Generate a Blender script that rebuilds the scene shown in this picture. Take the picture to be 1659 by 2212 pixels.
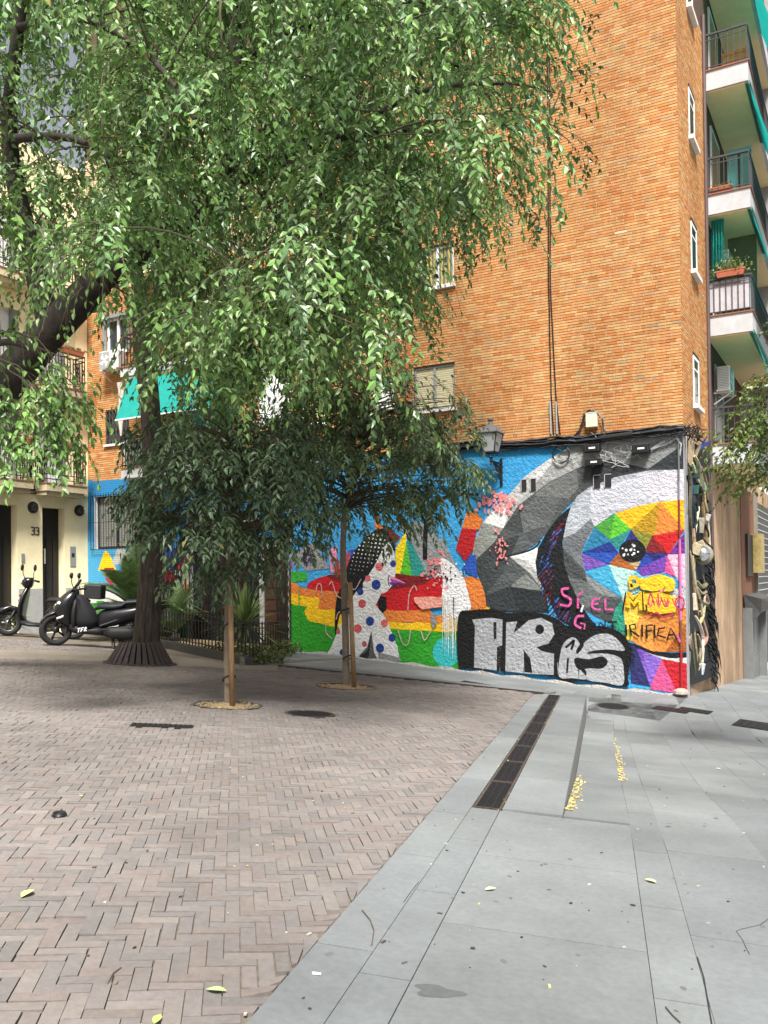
import bpy, math, random
import numpy as np
from mathutils import Vector, Matrix
random.seed(7); rng = np.random.default_rng(7)
for o in list(bpy.data.objects): bpy.data.objects.remove(o)
scene = bpy.context.scene
COL = scene.collection

# ------------------------------------------------------------------ camera
YAW, PITCH, ROLL = math.radians(29.3), math.radians(0.8), math.radians(-0.7)
PW, PH, PF = 1659.0, 2212.0, 1865.0          # measured picture size and focal length (px)
SHIFT = 115.0/PH
cd = bpy.data.cameras.new('camera'); cam = bpy.data.objects.new('camera', cd); COL.objects.link(cam)
cam.location = (0, 0, 1.4)
Rm = Matrix.Rotation(YAW, 3, 'Z') @ Matrix.Rotation(math.pi/2+PITCH, 3, 'X') @ Matrix.Rotation(ROLL, 3, 'Z')
cam.rotation_mode = 'QUATERNION'; cam.rotation_quaternion = Rm.to_quaternion()
cd.sensor_fit = 'VERTICAL'; cd.sensor_height = 36; cd.sensor_width = 27
cd.lens = 36*PF/PH; cd.shift_y = SHIFT; cd.clip_end = 600; cd.clip_start = .05
scene.camera = cam
# ------------------------------------------------------------------ sky, sun, exposure
SUN_EL, SUN_AZ = math.radians(56), math.radians(147)      # azimuth clockwise from +Y
w = bpy.data.worlds.new('World'); scene.world = w; w.use_nodes = True
nt = w.node_tree; nt.nodes.clear()
sky = nt.nodes.new('ShaderNodeTexSky'); sky.sky_type = 'NISHITA'; sky.sun_disc = False
sky.sun_elevation = SUN_EL; sky.sun_rotation = SUN_AZ; sky.air_density = 1.0; sky.dust_density = 4.0; sky.ozone_density = 1.0
hs = nt.nodes.new('ShaderNodeHueSaturation'); hs.inputs['Saturation'].default_value = .35
bg = nt.nodes.new('ShaderNodeBackground'); bg.inputs['Strength'].default_value = .088
wo = nt.nodes.new('ShaderNodeOutputWorld')
nt.links.new(sky.outputs[0], hs.inputs['Color']); nt.links.new(hs.outputs[0], bg.inputs['Color']); nt.links.new(bg.outputs[0], wo.inputs[0])
sd = bpy.data.lights.new('sun', 'SUN'); sun = bpy.data.objects.new('sun', sd); COL.objects.link(sun)
sd.energy = 4.7; sd.angle = math.radians(13); sd.color = (1, .965, .915)
sv = Vector((math.sin(SUN_AZ)*math.cos(SUN_EL), math.cos(SUN_AZ)*math.cos(SUN_EL), math.sin(SUN_EL)))
sun.rotation_mode = 'QUATERNION'; sun.rotation_quaternion = sv.to_track_quat('Z', 'Y'); sun.location = (5, -5, 30)
vs_ = scene.view_settings; vs_.view_transform = 'Standard'; vs_.look = 'None'; vs_.gamma = 1; vs_.use_curve_mapping = False
vs_.exposure = 0.93
scene.render.engine = 'CYCLES'
scene.cycles.transparent_max_bounces = 12

# ------------------------------------------------------------------ picture point -> direction -> place
CAMP = Vector((0, 0, 1.4))
def ray(px, py):
    return Rm @ Vector(((px-PW/2)/PF, -(py-PH/2)/PF + SHIFT*PH/PF, -1))
def hit(px, py, n, d):
    r = ray(px, py); n = Vector(n); t = (d - n.dot(CAMP))/n.dot(r); return CAMP + r*t
GB, GC = -.045, -.06
def G(x, y): return GB*x + GC*y                 # the plaza's sloping plane
def gnd(px, py): return hit(px, py, (-GB, -GC, 1), 0)
YW = 18.7                                       # plane of the mural wall
XF = -3.32                                      # plane of the street facade
XY = -20.94                                     # plane of the cream house
def wal(px, py, Y=YW): return hit(px, py, (0, 1, 0), Y)
def fac(px, py, X=XF): return hit(px, py, (1, 0, 0), X)
def dep(px, py, z):                             # at a depth along the view axis
    return CAMP + ray(px, py)*z
Rt = Rm.transposed()
def proj(p):
    q = Rt @ (Vector(p)-CAMP); return PW/2+PF*q.x/-q.z, PH/2-PF*q.y/-q.z+SHIFT*PH, -q.z
ED = Vector((-.262, .965)); EN = Vector((.965, .262))     # along / across the stepped edge of the plaza
def st(x, y): return ED.x*x+ED.y*y, EN.x*x+EN.y*y
def xy(s, t): return ED.x*s+EN.x*t, ED.y*s+EN.y*t
def lerp(a, b, f): return a+(b-a)*f
def interp(x, xs, ys): return float(np.interp(x, xs, ys))
YFAR = 14.95                                    # far edge of the plaza
def S(x, y):                                    # street and pavement surface
    s, t = st(x, y)
    d = interp(s, [6.1, 8.9, 12, 15.3, 19.0, 28], [0, .25, .40, .50, .17, .24])
    if y > YFAR-.1: d *= interp(x, [-12, -5.2], [0, 1])
    return G(x, y)-d

# ------------------------------------------------------------------ materials
def lin(h):
    h = h.lstrip('#'); c = [int(h[i:i+2], 16)/255 for i in (0, 2, 4)]
    return tuple(((v+.055)/1.055)**2.4 if v > .04045 else v/12.92 for v in c)
MATS = {}
def M(name, col=(.5, .5, .5), rough=.7, var=.12, vscale=4., bump=0., bscale=40., attr=False, metal=0., spec=.4, trans=0., coat=0., stain=0., detail=5., stretch=None, emit=None, bdist=.02):
    if name in MATS: return MATS[name]
    m = bpy.data.materials.new(name); m.use_nodes = True; n = m.node_tree; L = n.links
    b = n.nodes['Principled BSDF']; out = n.nodes['Material Output']
    b.inputs['Roughness'].default_value = rough; b.inputs['Metallic'].default_value = metal
    b.inputs['Specular IOR Level'].default_value = spec
    if coat: b.inputs['Coat Weight'].default_value = coat; b.inputs['Coat Roughness'].default_value = .12
    geo = n.nodes.new('ShaderNodeNewGeometry'); vec = geo.outputs['Position']
    if stretch:
        mp = n.nodes.new('ShaderNodeMapping'); mp.inputs['Scale'].default_value = stretch; L.new(vec, mp.inputs[0]); vec = mp.outputs[0]
    if attr:
        a = n.nodes.new('ShaderNodeAttribute'); a.attribute_name = 'Col'; base = a.outputs['Color']
    else:
        r = n.nodes.new('ShaderNodeRGB'); r.outputs[0].default_value = (*col, 1); base = r.outputs[0]
    def noise(sc, det=detail):
        t = n.nodes.new('ShaderNodeTexNoise'); t.inputs['Scale'].default_value = sc; t.inputs['Detail'].default_value = det
        t.inputs['Roughness'].default_value = .62; L.new(vec, t.inputs['Vector']); return t.outputs['Fac']
    def scale_by(base, fac, lo, hi, fmin=.3, fmax=.7):
        mr = n.nodes.new('ShaderNodeMapRange'); mr.inputs['From Min'].default_value = fmin; mr.inputs['From Max'].default_value = fmax
        mr.inputs['To Min'].default_value = lo; mr.inputs['To Max'].default_value = hi; L.new(fac, mr.inputs[0])
        mx = n.nodes.new('ShaderNodeMix'); mx.data_type = 'RGBA'; mx.blend_type = 'MULTIPLY'; mx.inputs[0].default_value = 1
        L.new(base, mx.inputs[6]); L.new(mr.outputs[0], mx.inputs[7]); return mx.outputs[2]
    if var: base = scale_by(base, noise(vscale), 1-var, 1+var); base = scale_by(base, noise(vscale*9, 3), 1-var*.6, 1+var*.6)
    if stain: base = scale_by(base, noise(.55, 6), 1-stain, 1+stain*.5, .38, .62)
    L.new(base, b.inputs['Base Color'])
    if bump:
        bp = n.nodes.new('ShaderNodeBump'); bp.inputs['Strength'].default_value = bump; bp.inputs['Distance'].default_value = bdist
        L.new(noise(bscale, 4), bp.inputs['Height']); L.new(bp.outputs[0], b.inputs['Normal'])
    if trans:
        tr = n.nodes.new('ShaderNodeBsdfTranslucent'); L.new(base, tr.inputs['Color'])
        ms = n.nodes.new('ShaderNodeMixShader'); ms.inputs[0].default_value = trans
        L.new(b.outputs[0], ms.inputs[1]); L.new(tr.outputs[0], ms.inputs[2]); L.new(ms.outputs[0], out.inputs['Surface'])
    if emit: b.inputs['Emission Color'].default_value = (*emit, 1); b.inputs['Emission Strength'].default_value = 1
    MATS[name] = m; return m
def glass(name, col, rough=.05):
    if name in MATS: return MATS[name]
    m = M(name, col, rough, 0, spec=.9); return m

# ------------------------------------------------------------------ mesh building
ROOTLOC = {}
def base_of(o):
    while o is not None:
        if o.name in ROOTLOC: return ROOTLOC[o.name]
        o = o.parent
    return Vector((0, 0, 0))
class MB:
    def __init__(s): s.v = []; s.f = []; s.c = []; s.m = []; s.col = (1, 1, 1); s.mi = 0
    def add(s, vs, fs):
        k = len(s.v); s.v += [tuple(v) for v in vs]
        for f in fs: s.f.append(tuple(k+i for i in f)); s.c.append(s.col); s.m.append(s.mi)
        return s
    def quad(s, a, b, c, d): return s.add([a, b, c, d], [(0, 1, 2, 3)])
    def poly(s, pts): return s.add(pts, [tuple(range(len(pts)))])
    def box(s, x0, x1, y0, y1, z0, z1):
        v = [(x, y, z) for z in (z0, z1) for y in (y0, y1) for x in (x0, x1)]
        return s.add(v, [(0, 2, 3, 1), (4, 5, 7, 6), (0, 1, 5, 4), (2, 6, 7, 3), (0, 4, 6, 2), (1, 3, 7, 5)])
    def obox(s, c, ax, ay, az):                 # half-axis vectors
        c = Vector(c); ax, ay, az = Vector(ax), Vector(ay), Vector(az)
        v = [c+ax*i+ay*j+az*k for k in (-1, 1) for j in (-1, 1) for i in (-1, 1)]
        return s.add(v, [(0, 2, 3, 1), (4, 5, 7, 6), (0, 1, 5, 4), (2, 6, 7, 3), (0, 4, 6, 2), (1, 3, 7, 5)])
    def bar(s, a, b, w, h=None, up=(0, 0, 1)):  # rectangular bar from a to b
        a, b = Vector(a), Vector(b); d = (b-a); L = d.length; d = d.normalized(); h = h or w
        u = Vector(up)
        if abs(d.dot(u)) > .95: u = Vector((1, 0, 0))
        x = d.cross(u).normalized(); y = x.cross(d)
        return s.obox((a+b)/2, x*w/2, y*h/2, d*L/2)
    def prism(s, pts, d):                       # polygon extruded along d
        d = Vector(d); n = len(pts); p = [Vector(q) for q in pts]
        s.add(p+[q+d for q in p], [tuple(range(n))[::-1], tuple(range(n, 2*n))]+[(i, (i+1) % n, n+(i+1) % n, n+i) for i in range(n)]); return s
    def tube(s, pts, rad, n=6, cap=True):
        p = [Vector(q) for q in pts]; k = len(p)
        if not hasattr(rad, '__len__'): rad = [rad]*k
        rings = []; u = None
        for i in range(k):
            d = (p[min(i+1, k-1)]-p[max(i-1, 0)])
            d = d.normalized() if d.length > 1e-9 else Vector((0, 0, 1))
            if u is None: u = d.orthogonal().normalized()
            else:
                u = u-d*u.dot(d); u = u.normalized() if u.length > 1e-6 else d.orthogonal().normalized()
            v = d.cross(u)
            rings.append([p[i]+(u*math.cos(2*math.pi*j/n)+v*math.sin(2*math.pi*j/n))*rad[i] for j in range(n)])
        return s.loft(rings, cap)
    def loft(s, rings, cap=True):
        n = len(rings[0]); k = len(rings); vs = [q for r in rings for q in r]; fs = []
        for i in range(k-1):
            for j in range(n): fs.append((i*n+j, i*n+(j+1) % n, (i+1)*n+(j+1) % n, (i+1)*n+j))
        if cap: fs.append(tuple(range(n))[::-1]); fs.append(tuple((k-1)*n+j for j in range(n)))
        return s.add(vs, fs)
    def lathe(s, prof, c=(0, 0, 0), n=12, axis='Z'):   # prof: (r, h)
        c = Vector(c); rings = []
        for r, h in prof:
            ring = []
            for j in range(n):
                a = 2*math.pi*j/n; x, y = r*math.cos(a), r*math.sin(a)
                ring.append(c+(Vector((x, y, h)) if axis == 'Z' else Vector((x, h, y)) if axis == 'Y' else Vector((h, x, y))))
            rings.append(ring)
        return s.loft(rings)
    def build(s, name, mat, parent=None, smooth=False, kind=None, label=None, bevel=0):
        off = base_of(parent) if parent is not None else Vector((0, 0, 0))
        me = bpy.data.meshes.new(name)
        vv = s.v if off.length == 0 else [(a-off.x, b-off.y, c-off.z) for a, b, c in s.v]
        me.from_pydata(vv, [], s.f)
        for m in (mat if isinstance(mat, (list, tuple)) else [mat]): me.materials.append(m)
        if isinstance(mat, (list, tuple)): me.polygons.foreach_set('material_index', s.m)
        if any(c != (1, 1, 1) for c in s.c):
            at = me.color_attributes.new('Col', 'FLOAT_COLOR', 'CORNER'); buf = []
            for f, c in zip(s.f, s.c): buf += [c[0], c[1], c[2], 1]*len(f)
            at.data.foreach_set('color', buf)
        me.polygons.foreach_set('use_smooth', [bool(smooth)]*len(me.polygons))
        me.update()
        o = bpy.data.objects.new(name, me); COL.objects.link(o)
        if parent is not None: o.parent = parent
        if kind: o['kind'] = kind
        if label: o['label'] = label
        if bevel:
            md = o.modifiers.new('bevel', 'BEVEL'); md.width = bevel; md.segments = 2; md.limit_method = 'ANGLE'
        return o
def np_mesh(name, V, F, mat, parent=None, colors=None, kind=None, smooth=False, label=None):
    """V (n,3), F (m,k) arrays; colors (m,3) one per face"""
    off = base_of(parent) if parent is not None else Vector((0, 0, 0))
    V = np.asarray(V, np.float32)-np.array(off, np.float32); F = np.asarray(F, np.int32); m, k = F.shape
    me = bpy.data.meshes.new(name); me.vertices.add(len(V)); me.vertices.foreach_set('co', V.ravel())
    me.loops.add(m*k); me.loops.foreach_set('vertex_index', F.ravel())
    me.polygons.add(m); me.polygons.foreach_set('loop_start', np.arange(m, dtype=np.int32)*k); me.polygons.foreach_set('loop_total', np.full(m, k, np.int32))
    me.polygons.foreach_set('use_smooth', np.full(m, bool(smooth)))
    me.materials.append(mat)
    if colors is not None:
        at = me.color_attributes.new('Col', 'FLOAT_COLOR', 'CORNER')
        c = np.ones((m, k, 4), np.float32); c[:, :, :3] = np.asarray(colors, np.float32)[:, None, :]; at.data.foreach_set('color', c.ravel())
    me.update(calc_edges=True); me.validate()
    o = bpy.data.objects.new(name, me); COL.objects.link(o)
    if parent is not None: o.parent = parent
    if kind: o['kind'] = kind
    if label: o['label'] = label
    return o
BOXF = np.array([(4, 5, 7, 6), (0, 1, 5, 4), (2, 6, 7, 3), (0, 4, 6, 2), (1, 3, 7, 5)])   # no bottom
def np_boxes(name, C8, mat, parent, colors, kind=None):
    """C8 (n,8,3): corners, index = x + 2 y + 4 z, local z is the outside"""
    n = len(C8); V = C8.reshape(-1, 3); F = (np.arange(n)[:, None, None]*8+BOXF[None]).reshape(-1, 4)
    return np_mesh(name, V, F, mat, parent, np.repeat(colors, 5, 0), kind)
def thing(name, label, cat, loc=(0, 0, 0), group=None):
    o = bpy.data.objects.new(name, None); COL.objects.link(o); o.empty_display_size = .2
    o.location = loc; o['label'] = label; o['category'] = cat
    if group: o['group'] = group
    ROOTLOC[o.name] = Vector(loc); return o
def tag(o, label, cat, group=None):
    o['label'] = label; o['category'] = cat
    if group: o['group'] = group
    return o
def struct(o): o['kind'] = 'structure'; return o
def child_copy(src, parent, loc=(0, 0, 0), rot=None, scale=None):
    c = src.copy(); COL.objects.link(c); c.parent = parent; c.location = loc
    if rot is not None: c.rotation_euler = rot
    if scale is not None: c.scale = scale
    return c
def holes_rects(u0, u1, v0, v1, holes):
    us = sorted({u0, u1, *[min(max(h[i], u0), u1) for h in holes for i in (0, 1)]}); vv = sorted({v0, v1, *[min(max(h[i], v0), v1) for h in holes for i in (2, 3)]})
    out = []
    for i in range(len(us)-1):
        for j in range(len(vv)-1):
            cu, cv = (us[i]+us[i+1])/2, (vv[j]+vv[j+1])/2
            if not any(h[0] < cu < h[1] and h[2] < cv < h[3] for h in holes): out.append((us[i], us[i+1], vv[j], vv[j+1]))
    return out
# ================================================================== GROUND
m_mortar = M('joint_sand', (.13, .11, .085), .95, .25, 20)
m_paver = M('clay_paver', rough=.85, var=.12, vscale=30, bump=.3, bscale=160, attr=True, stain=.2, spec=.25)
m_slab = M('granite_slab', rough=.72, var=.10, vscale=30, bump=.12, bscale=260, attr=True, stain=.22, spec=.35)
m_street = M('street_bed', (.16, .16, .155), .9, .2, 8)
m_iron = M('cast_iron', (.022, .022, .024), .55, .3, 30, .3, 80, metal=.5)
m_rust = M('rusty_steel', (.065, .05, .042), .8, .35, 25, .3, 90, metal=.2)
m_dirt = M('tree_pit_soil', (.30, .22, .12), .95, .35, 30, .9, 70)
# big sheet under everything, just below the paving
def sheet(x0, x1, y0, y1, n, fn, dz):
    mb = MB(); xs = np.linspace(x0, x1, n+1); ys = np.linspace(y0, y1, n+1); vs = [(x, y, fn(x, y)+dz) for y in ys for x in xs]
    mb.add(vs, [(j*(n+1)+i, j*(n+1)+i+1, (j+1)*(n+1)+i+1, (j+1)*(n+1)+i) for j in range(n) for i in range(n)]); return mb
struct(sheet(-120, 120, -80, 220, 75, S, -.3).build('ground', m_street))
T_EDGE = -1.15
# -------- plaza bed
def plaza_poly(dz): return [(x, y, G(x, y)+dz) for x, y in ((-30, -12), xy(-11, T_EDGE), xy(15.02, T_EDGE), (-11.2, 14.5), (-11.2, 18.6), (-30, 18.6))]
mb = MB(); mb.prism([(x, y, z-.3) for x, y, z in plaza_poly(-.012)], (0, 0, .3))
plaza = struct(mb.build('plaza', m_mortar))
# stone strip across the plaza (scooter bay edge)
strip_lo = [gnd(-60, 1421), gnd(150, 1426), gnd(385, 1437), gnd(520, 1446), gnd(600, 1449)]
strip_hi = [gnd(-60, 1402), gnd(150, 1405), gnd(385, 1417), gnd(522, 1438), gnd(600, 1434)]
def in_poly(p, poly):
    x, y = p[0], p[1]; c = False; j = len(poly)-1
    for i in range(len(poly)):
        xi, yi, xj, yj = poly[i][0], poly[i][1], poly[j][0], poly[j][1]
        if (yi > y) != (yj > y) and x < (xj-xi)*(y-yi)/(yj-yi)+xi: c = not c
        j = i
    return c
strip_poly = strip_lo+strip_hi[::-1]
YT1, YT2 = gnd(492, 1523), gnd(748, 1483)
GUARD = gnd(303, 1433)
MANH, GRATE = gnd(670, 1542), gnd(350, 1568)
YD0 = 14.32                                     # inner edge of the drain on the plaza's far side
pits = [(YT1, .43), (YT2, .50), (GUARD, .62), (MANH, .33)]
PLANT = [(-10.95, 13.75), (-17.4, 17.1), (-20.9, 17.9), (-20.9, 18.69), (-13.25, 18.69), (-11.75, 15.2)]
# -------- herringbone pavers
WB = .064                                      # pavers 3 : 1
ang = math.radians(39); hx = Vector((math.cos(ang), math.sin(ang))); hy = Vector((-math.sin(ang), math.cos(ang)))
bricks = []
R2 = 26; N = int(R2/WB)
for i in range(-N, N):
    for j in range(-N, N):
        if (i-j) % 6 == 0: a, b, ln, wd = i, j, 3, 1
        elif (i-j) % 6 == 5: a, b, ln, wd = i, j, 1, 3
        else: continue
        cu, cv = (a+ln/2)*WB, (b+wd/2)*WB
        x = hx.x*cu+hy.x*cv; y = hx.y*cu+hy.y*cv
        if y < .4 or y > YD0-.03 or x < -20.9 or x > 0: continue
        s_, t_ = st(x, y)
        if t_ > T_EDGE+.02: continue
        # only what the camera (or one stepping aside) can see
        dx = x*math.cos(YAW)+y*math.sin(YAW); dz_ = -x*math.sin(YAW)+y*math.cos(YAW)
        if dz_ < 1.2 or abs(dx) > .62*dz_+1.2: continue
        if any((x-p.x)**2+(y-p.y)**2 < r*r for p, r in pits): continue
        if abs((x-GRATE.x)*.8+(y-GRATE.y)*.6) < .33 and abs(-(x-GRATE.x)*.6+(y-GRATE.y)*.8) < .14: continue
        if in_poly((x, y), strip_poly) or in_poly((x, y), PLANT): continue
        bricks.append((dz_, x, y, ln, wd, t_))
bricks.sort()
pal = [lin(h) for h in ('#79736f', '#76706d', '#7b746f', '#74706d', '#7a726e', '#786f6a', '#726e6b', '#7d7671')]
def brick_corners(x, y, ln, wd, gap, hgt, tilt, t_, clip=True):
    hu, hv = (ln*WB-gap)/2, (wd*WB-gap)/2; out = []
    for k in (-.05, 0):
        for sv_ in (-1, 1):
            for su in (-1, 1):
                uu, vv = su*hu, sv_*hv
                X = x+hx.x*uu+hy.x*vv; Y = y+hx.y*uu+hy.y*vv
                s1, t1 = st(X, Y)
                if t1 > T_EDGE-.004: X, Y = xy(s1, T_EDGE-.004)
                out.append((X, Y, G(X, Y)+k+(hgt+tilt[0]*su+tilt[1]*sv_ if k == 0 else 0)))
    return out
C8 = []; CC = []
for k, (d, x, y, ln, wd, t_) in enumerate(bricks):
    gap = random.choice((.002, .003, .004, .005)) if random.random() < .9 else .010
    C8.append(brick_corners(x, y, ln, wd, gap, random.gauss(0, .0018), (random.gauss(0, .0010), random.gauss(0, .0010)), t_))
    c = random.choice(pal); f = random.uniform(.92, 1.06); CC.append((c[0]*f, c[1]*f, c[2]*f))
C8 = np.array(C8); CC = np.array(CC)
for k in range(300):                            # the nearest three hundred pavers are pieces of their own
    V = C8[k]; np_boxes('brick', V[None], m_paver, plaza, CC[k:k+1])
np_boxes('paver_field', C8[300:], m_paver, plaza, CC[300:], 'stuff')
# -------- slabs
gp = [lin(h) for h in ('#6e7273', '#717575', '#6c7071', '#737777', '#6f7374')]
def slab(corners, fn, parent, gap=.003, th=.05, col=None, dz=0, name='slab'):
    """corners: four xy in order"""
    cx = sum(c[0] for c in corners)/4; cy = sum(c[1] for c in corners)/4
    p = []
    for c in corners:
        d = Vector((c[0]-cx, c[1]-cy)); L = d.length; q = Vector((cx, cy))+d*(1-gap/max(L, .05)*1.2); p.append((q.x, q.y, fn(q.x, q.y)+dz))
    mb = MB(); c = col or random.choice(gp); f = random.uniform(.93, 1.06); mb.col = (c[0]*f, c[1]*f, c[2]*f)
    mb.prism([(x, y, z-th) for x, y, z in p], (0, 0, th)); return mb.build(name, m_slab, parent)
# kerb stones along the plaza edge (two rows), interrupted by the drain
kerb = struct(MB().prism([(x, y, G(x, y)-.6) for x, y in (xy(-6, T_EDGE), xy(-6, -.71), xy(6.1, -.71), xy(6.15, -.285), xy(15.6, -.285), xy(15.6, -.7), xy(15.02, T_EDGE))], (0, 0, .585)).build('plaza_kerb', m_street))
def row(t0, t1, s0, s1, ln, fn, parent, jit=.15, dz=0, **k):
    s = s0
    while s < s1-.05:
        e = min(s1, s+ln*random.uniform(1-jit, 1+jit))
        if s1-e < .25: e = s1
        slab([xy(s, t0), xy(s, t1), xy(e, t1), xy(e, t0)], fn, parent, dz=dz, **k); s = e
row(-1.15, -.912, -.4, 14.3, 1.25, G, kerb)
row(-.91, -.712, -.4, 6.06, 1.0, G, kerb)
row(-.70, -.285, 6.12, 15.5, 1.3, G, kerb, th=.6)
# second step
step = struct(MB().prism([(x, y, G(x, y)-.9) for x, y in (xy(8.7, -.28), xy(8.7, .11), xy(14.75, .11), xy(14.75, -.28))], (0, 0, .33)).build('lower_step', m_street))
row(-.28, .13, 8.6, 14.8, 1.35, lambda x, y: G(x, y)-.24-.08*(st(x, y)[0]-8.6)/6, step, th=.25)
# street slabs
street = struct(sheet(-14, 30, -6, 60, 160, S, -.05).build('street', m_street))
row(-.71, .165, -.4, 6.05, 1.05, S, street, jit=.25)
row(-.28, .165, 6.1, 20.0, 1.2, S, street, jit=.25)
row(.165, .36, -.4, 20.5, 1.15, S, street)
for t0, t1 in ((.36, .93), (.93, 1.45)): row(t0, t1, -.4, 21, 1.4, S, street, jit=.3)
for k in range(9): row(1.45+k*.5, 1.95+k*.5, 4+k, 30, .8, S, street, jit=.25)
# pavement along the mural
pave = struct(MB().prism([(x, y, S(x, y)-.75) for x, y in ((-13.2, YFAR+.02), (-5.0, YFAR+.02), (-3.9, 18.68), (-13.2, 18.68))], (0, 0, .08)).build('mural_pavement', m_street))
y = YFAR+.03; r = 0
while y < 18.6:
    x = -13.1-.3*(r % 2); y1 = min(y+.46, 18.68)
    while x < -3.4:
        xe = x+.62
        if xe < -13.2+.7: pass
        if st((x+xe)/2, y)[1] < -.62 or y > 15.6:
            slab([(max(x, -13.2), y), (min(xe, -3.3), y), (min(xe, -3.3), y1), (max(x, -13.2), y1)], S, pave)
        x = xe
    y = y1; r += 1
# stone strip
for k in range(len(strip_lo)-1):
    n = [3, 3, 2, 1][k]
    for q in range(n):
        a0, a1 = strip_lo[k].lerp(strip_lo[k+1], q/n), strip_lo[k].lerp(strip_lo[k+1], (q+1)/n)
        b0, b1 = strip_hi[k].lerp(strip_hi[k+1], q/n), strip_hi[k].lerp(strip_hi[k+1], (q+1)/n)
        slab([a0.xy, a1.xy, b1.xy, b0.xy], G, plaza, col=lin('#7d766c'))
# far-side kerb of the plaza (between the drain and the pavement)
x = -11.1
while x < -5.0:
    xe = min(x+1.2, -4.9)
    slab([(x, 14.6), (xe, 14.6), (xe, YFAR), (x, YFAR)], G, plaza, th=.3); x = xe
# -------- drain channels: each grating its own thing
def drain(s0, s1, t0, t1, lab, along=True):
    def P(s, t, dz=0):
        x_, y_ = xy(s, t) if along else (s, t); return Vector((x_, y_, G(x_, y_)+dz))
    o = thing('drain_grating', lab, 'drain', P(s0, t0), 'linear drain gratings')
    mb = MB(); f = .018
    for a, b in (((s0, t0), (s1, t0)), ((s0, t1), (s1, t1))):
        sg = f if b[1] == t0 else -f
        mb.prism([P(a[0], a[1], -.05), P(b[0], b[1], -.05), P(b[0], b[1]+sg, -.05), P(a[0], a[1]+sg, -.05)], (0, 0, .05))
    for s_ in (s0+.008, s1-.024): mb.prism([P(s_, t0+f, -.05), P(s_+.016, t0+f, -.05), P(s_+.016, t1-f, -.05), P(s_, t1-f, -.05)], (0, 0, .049))
    mb.build('frame', m_rust, o)
    MB().quad(P(s0, t0, -.045), P(s1, t0, -.045), P(s1, t1, -.045), P(s0, t1, -.045)).build('channel', M('drain_dark', (.012, .012, .012), .9, .1), o)
    mb = MB(); n = int((s1-s0)/.034)
    for k in range(1, n):
        s_ = s0+k*(s1-s0)/n; mb.prism([P(s_-.009, t0+f, -.03), P(s_+.009, t0+f, -.03), P(s_+.009, t1-f, -.03), P(s_-.009, t1-f, -.03)], (0, 0, .026))
    for tt in (.36, .64):
        t_ = t0+(t1-t0)*tt; mb.prism([P(s0, t_-.006, -.03), P(s1, t_-.006, -.03), P(s1, t_+.006, -.03), P(s0, t_+.006, -.03)], (0, 0, .0285))
    mb.build('bars', m_iron, o)
s = 6.1
for k in range(9):
    drain(s, s+.995, -.905, -.705, 'black iron end grating where the step-side channel stops at flush slabs' if k == 0 else 'black iron grating where the step-side channel meets the cross channel' if k == 8 else 'black iron drain grating inside the channel beside the stone steps'); s += 1.0
x = -11.0
for k in range(6):
    drain(x, x+.995, YD0+.02, YD0+.26, 'rusty cross-channel grating beside the planter corner' if k == 0 else 'rusty cross-channel grating touching the corner of the stepped channel' if k == 5 else 'rusty iron drain grating along the mural side of the plaza', False); x += 1.0
# -------- covers
def cover_round(p, r, fn, lab):
    o = thing('manhole_cover', lab, 'manhole cover', p)
    mb = MB(); n = 32; z = lambda x, y: fn(x, y)
    ring = lambda rr, dz: [(p.x+rr*math.cos(2*math.pi*k/n), p.y+rr*math.sin(2*math.pi*k/n), z(p.x+rr*math.cos(2*math.pi*k/n), p.y+rr*math.sin(2*math.pi*k/n))+dz) for k in range(n)]
    mb.loft([ring(r, -.04), ring(r, .004), ring(r-.035, .004), ring(r-.035, -.01)], False); mb.build('rim', m_rust, o)
    mb = MB(); mb.loft([ring(r-.037, -.03), ring(r-.042, .002)]); 
    mb.build('lid', m_iron, o)
    mb = MB()
    for i in range(-5, 6):
        for j in range(-5, 6):
            x_, y_ = p.x+i*.05, p.y+j*.05
            if math.hypot(i*.05, j*.05) < r-.07: mb.box(x_-.014, x_+.014, y_-.014, y_+.014, z(x_, y_), z(x_, y_)+.006)
    mb.build('tread_studs', m_iron, o, kind='stuff')
cover_round(MANH, .31, G, 'round iron manhole cover in the brick paving near the staked tree')
cover_round(hit(1324, 1511, (-GB, -GC, 1), -.2), .33, S, 'round iron manhole cover in the grey pavement beyond the steps')
def cover_rect(c, ux, hu, hv, fn, lab, n=10, name='access_cover', cat='access cover', slots=True):
    o = thing(name, lab, cat, c); ux = Vector(ux).normalized(); vx = Vector((-ux.y, ux.x))
    P = lambda u, v, dz: (c.x+ux.x*u+vx.x*v, c.y+ux.y*u+vx.y*v, fn(c.x+ux.x*u+vx.x*v, c.y+ux.y*u+vx.y*v)+dz)
    mb = MB()
    mb.prism([P(-hu, -hv, -.05), P(hu, -hv, -.05), P(hu, hv, -.05), P(-hu, hv, -.05)], (0, 0, .0545)); mb.build('plate', m_iron, o)
    mb = MB()
    for k in range(n):
        u = -hu+(k+.5)*2*hu/n
        if slots: mb.prism([P(u-hu/n*.5, -hv*.82, .004), P(u+hu/n*.5, -hv*.82, .004), P(u+hu/n*.5, hv*.82, .004), P(u-hu/n*.5, hv*.82, .004)], (0, 0, .007))
    mb.build('ribs', m_iron, o)
cover_rect(GRATE, (.8, .6), .31, .11, G, 'small rectangular dark grate lying in the brick paving', 12)
pv = lambda px, py, d=-.15: hit(px, py, (-GB, -GC, 1), d)
cover_rect(pv(1050, 1471, -.1), (1, 0), .55, .12, S, 'slotted gully grate in the pavement below the silver lettering', 14)
cover_rect(pv(1450, 1514), (1, -.1), .33, .2, S, 'dark access cover beside the mural corner', 6)
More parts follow.
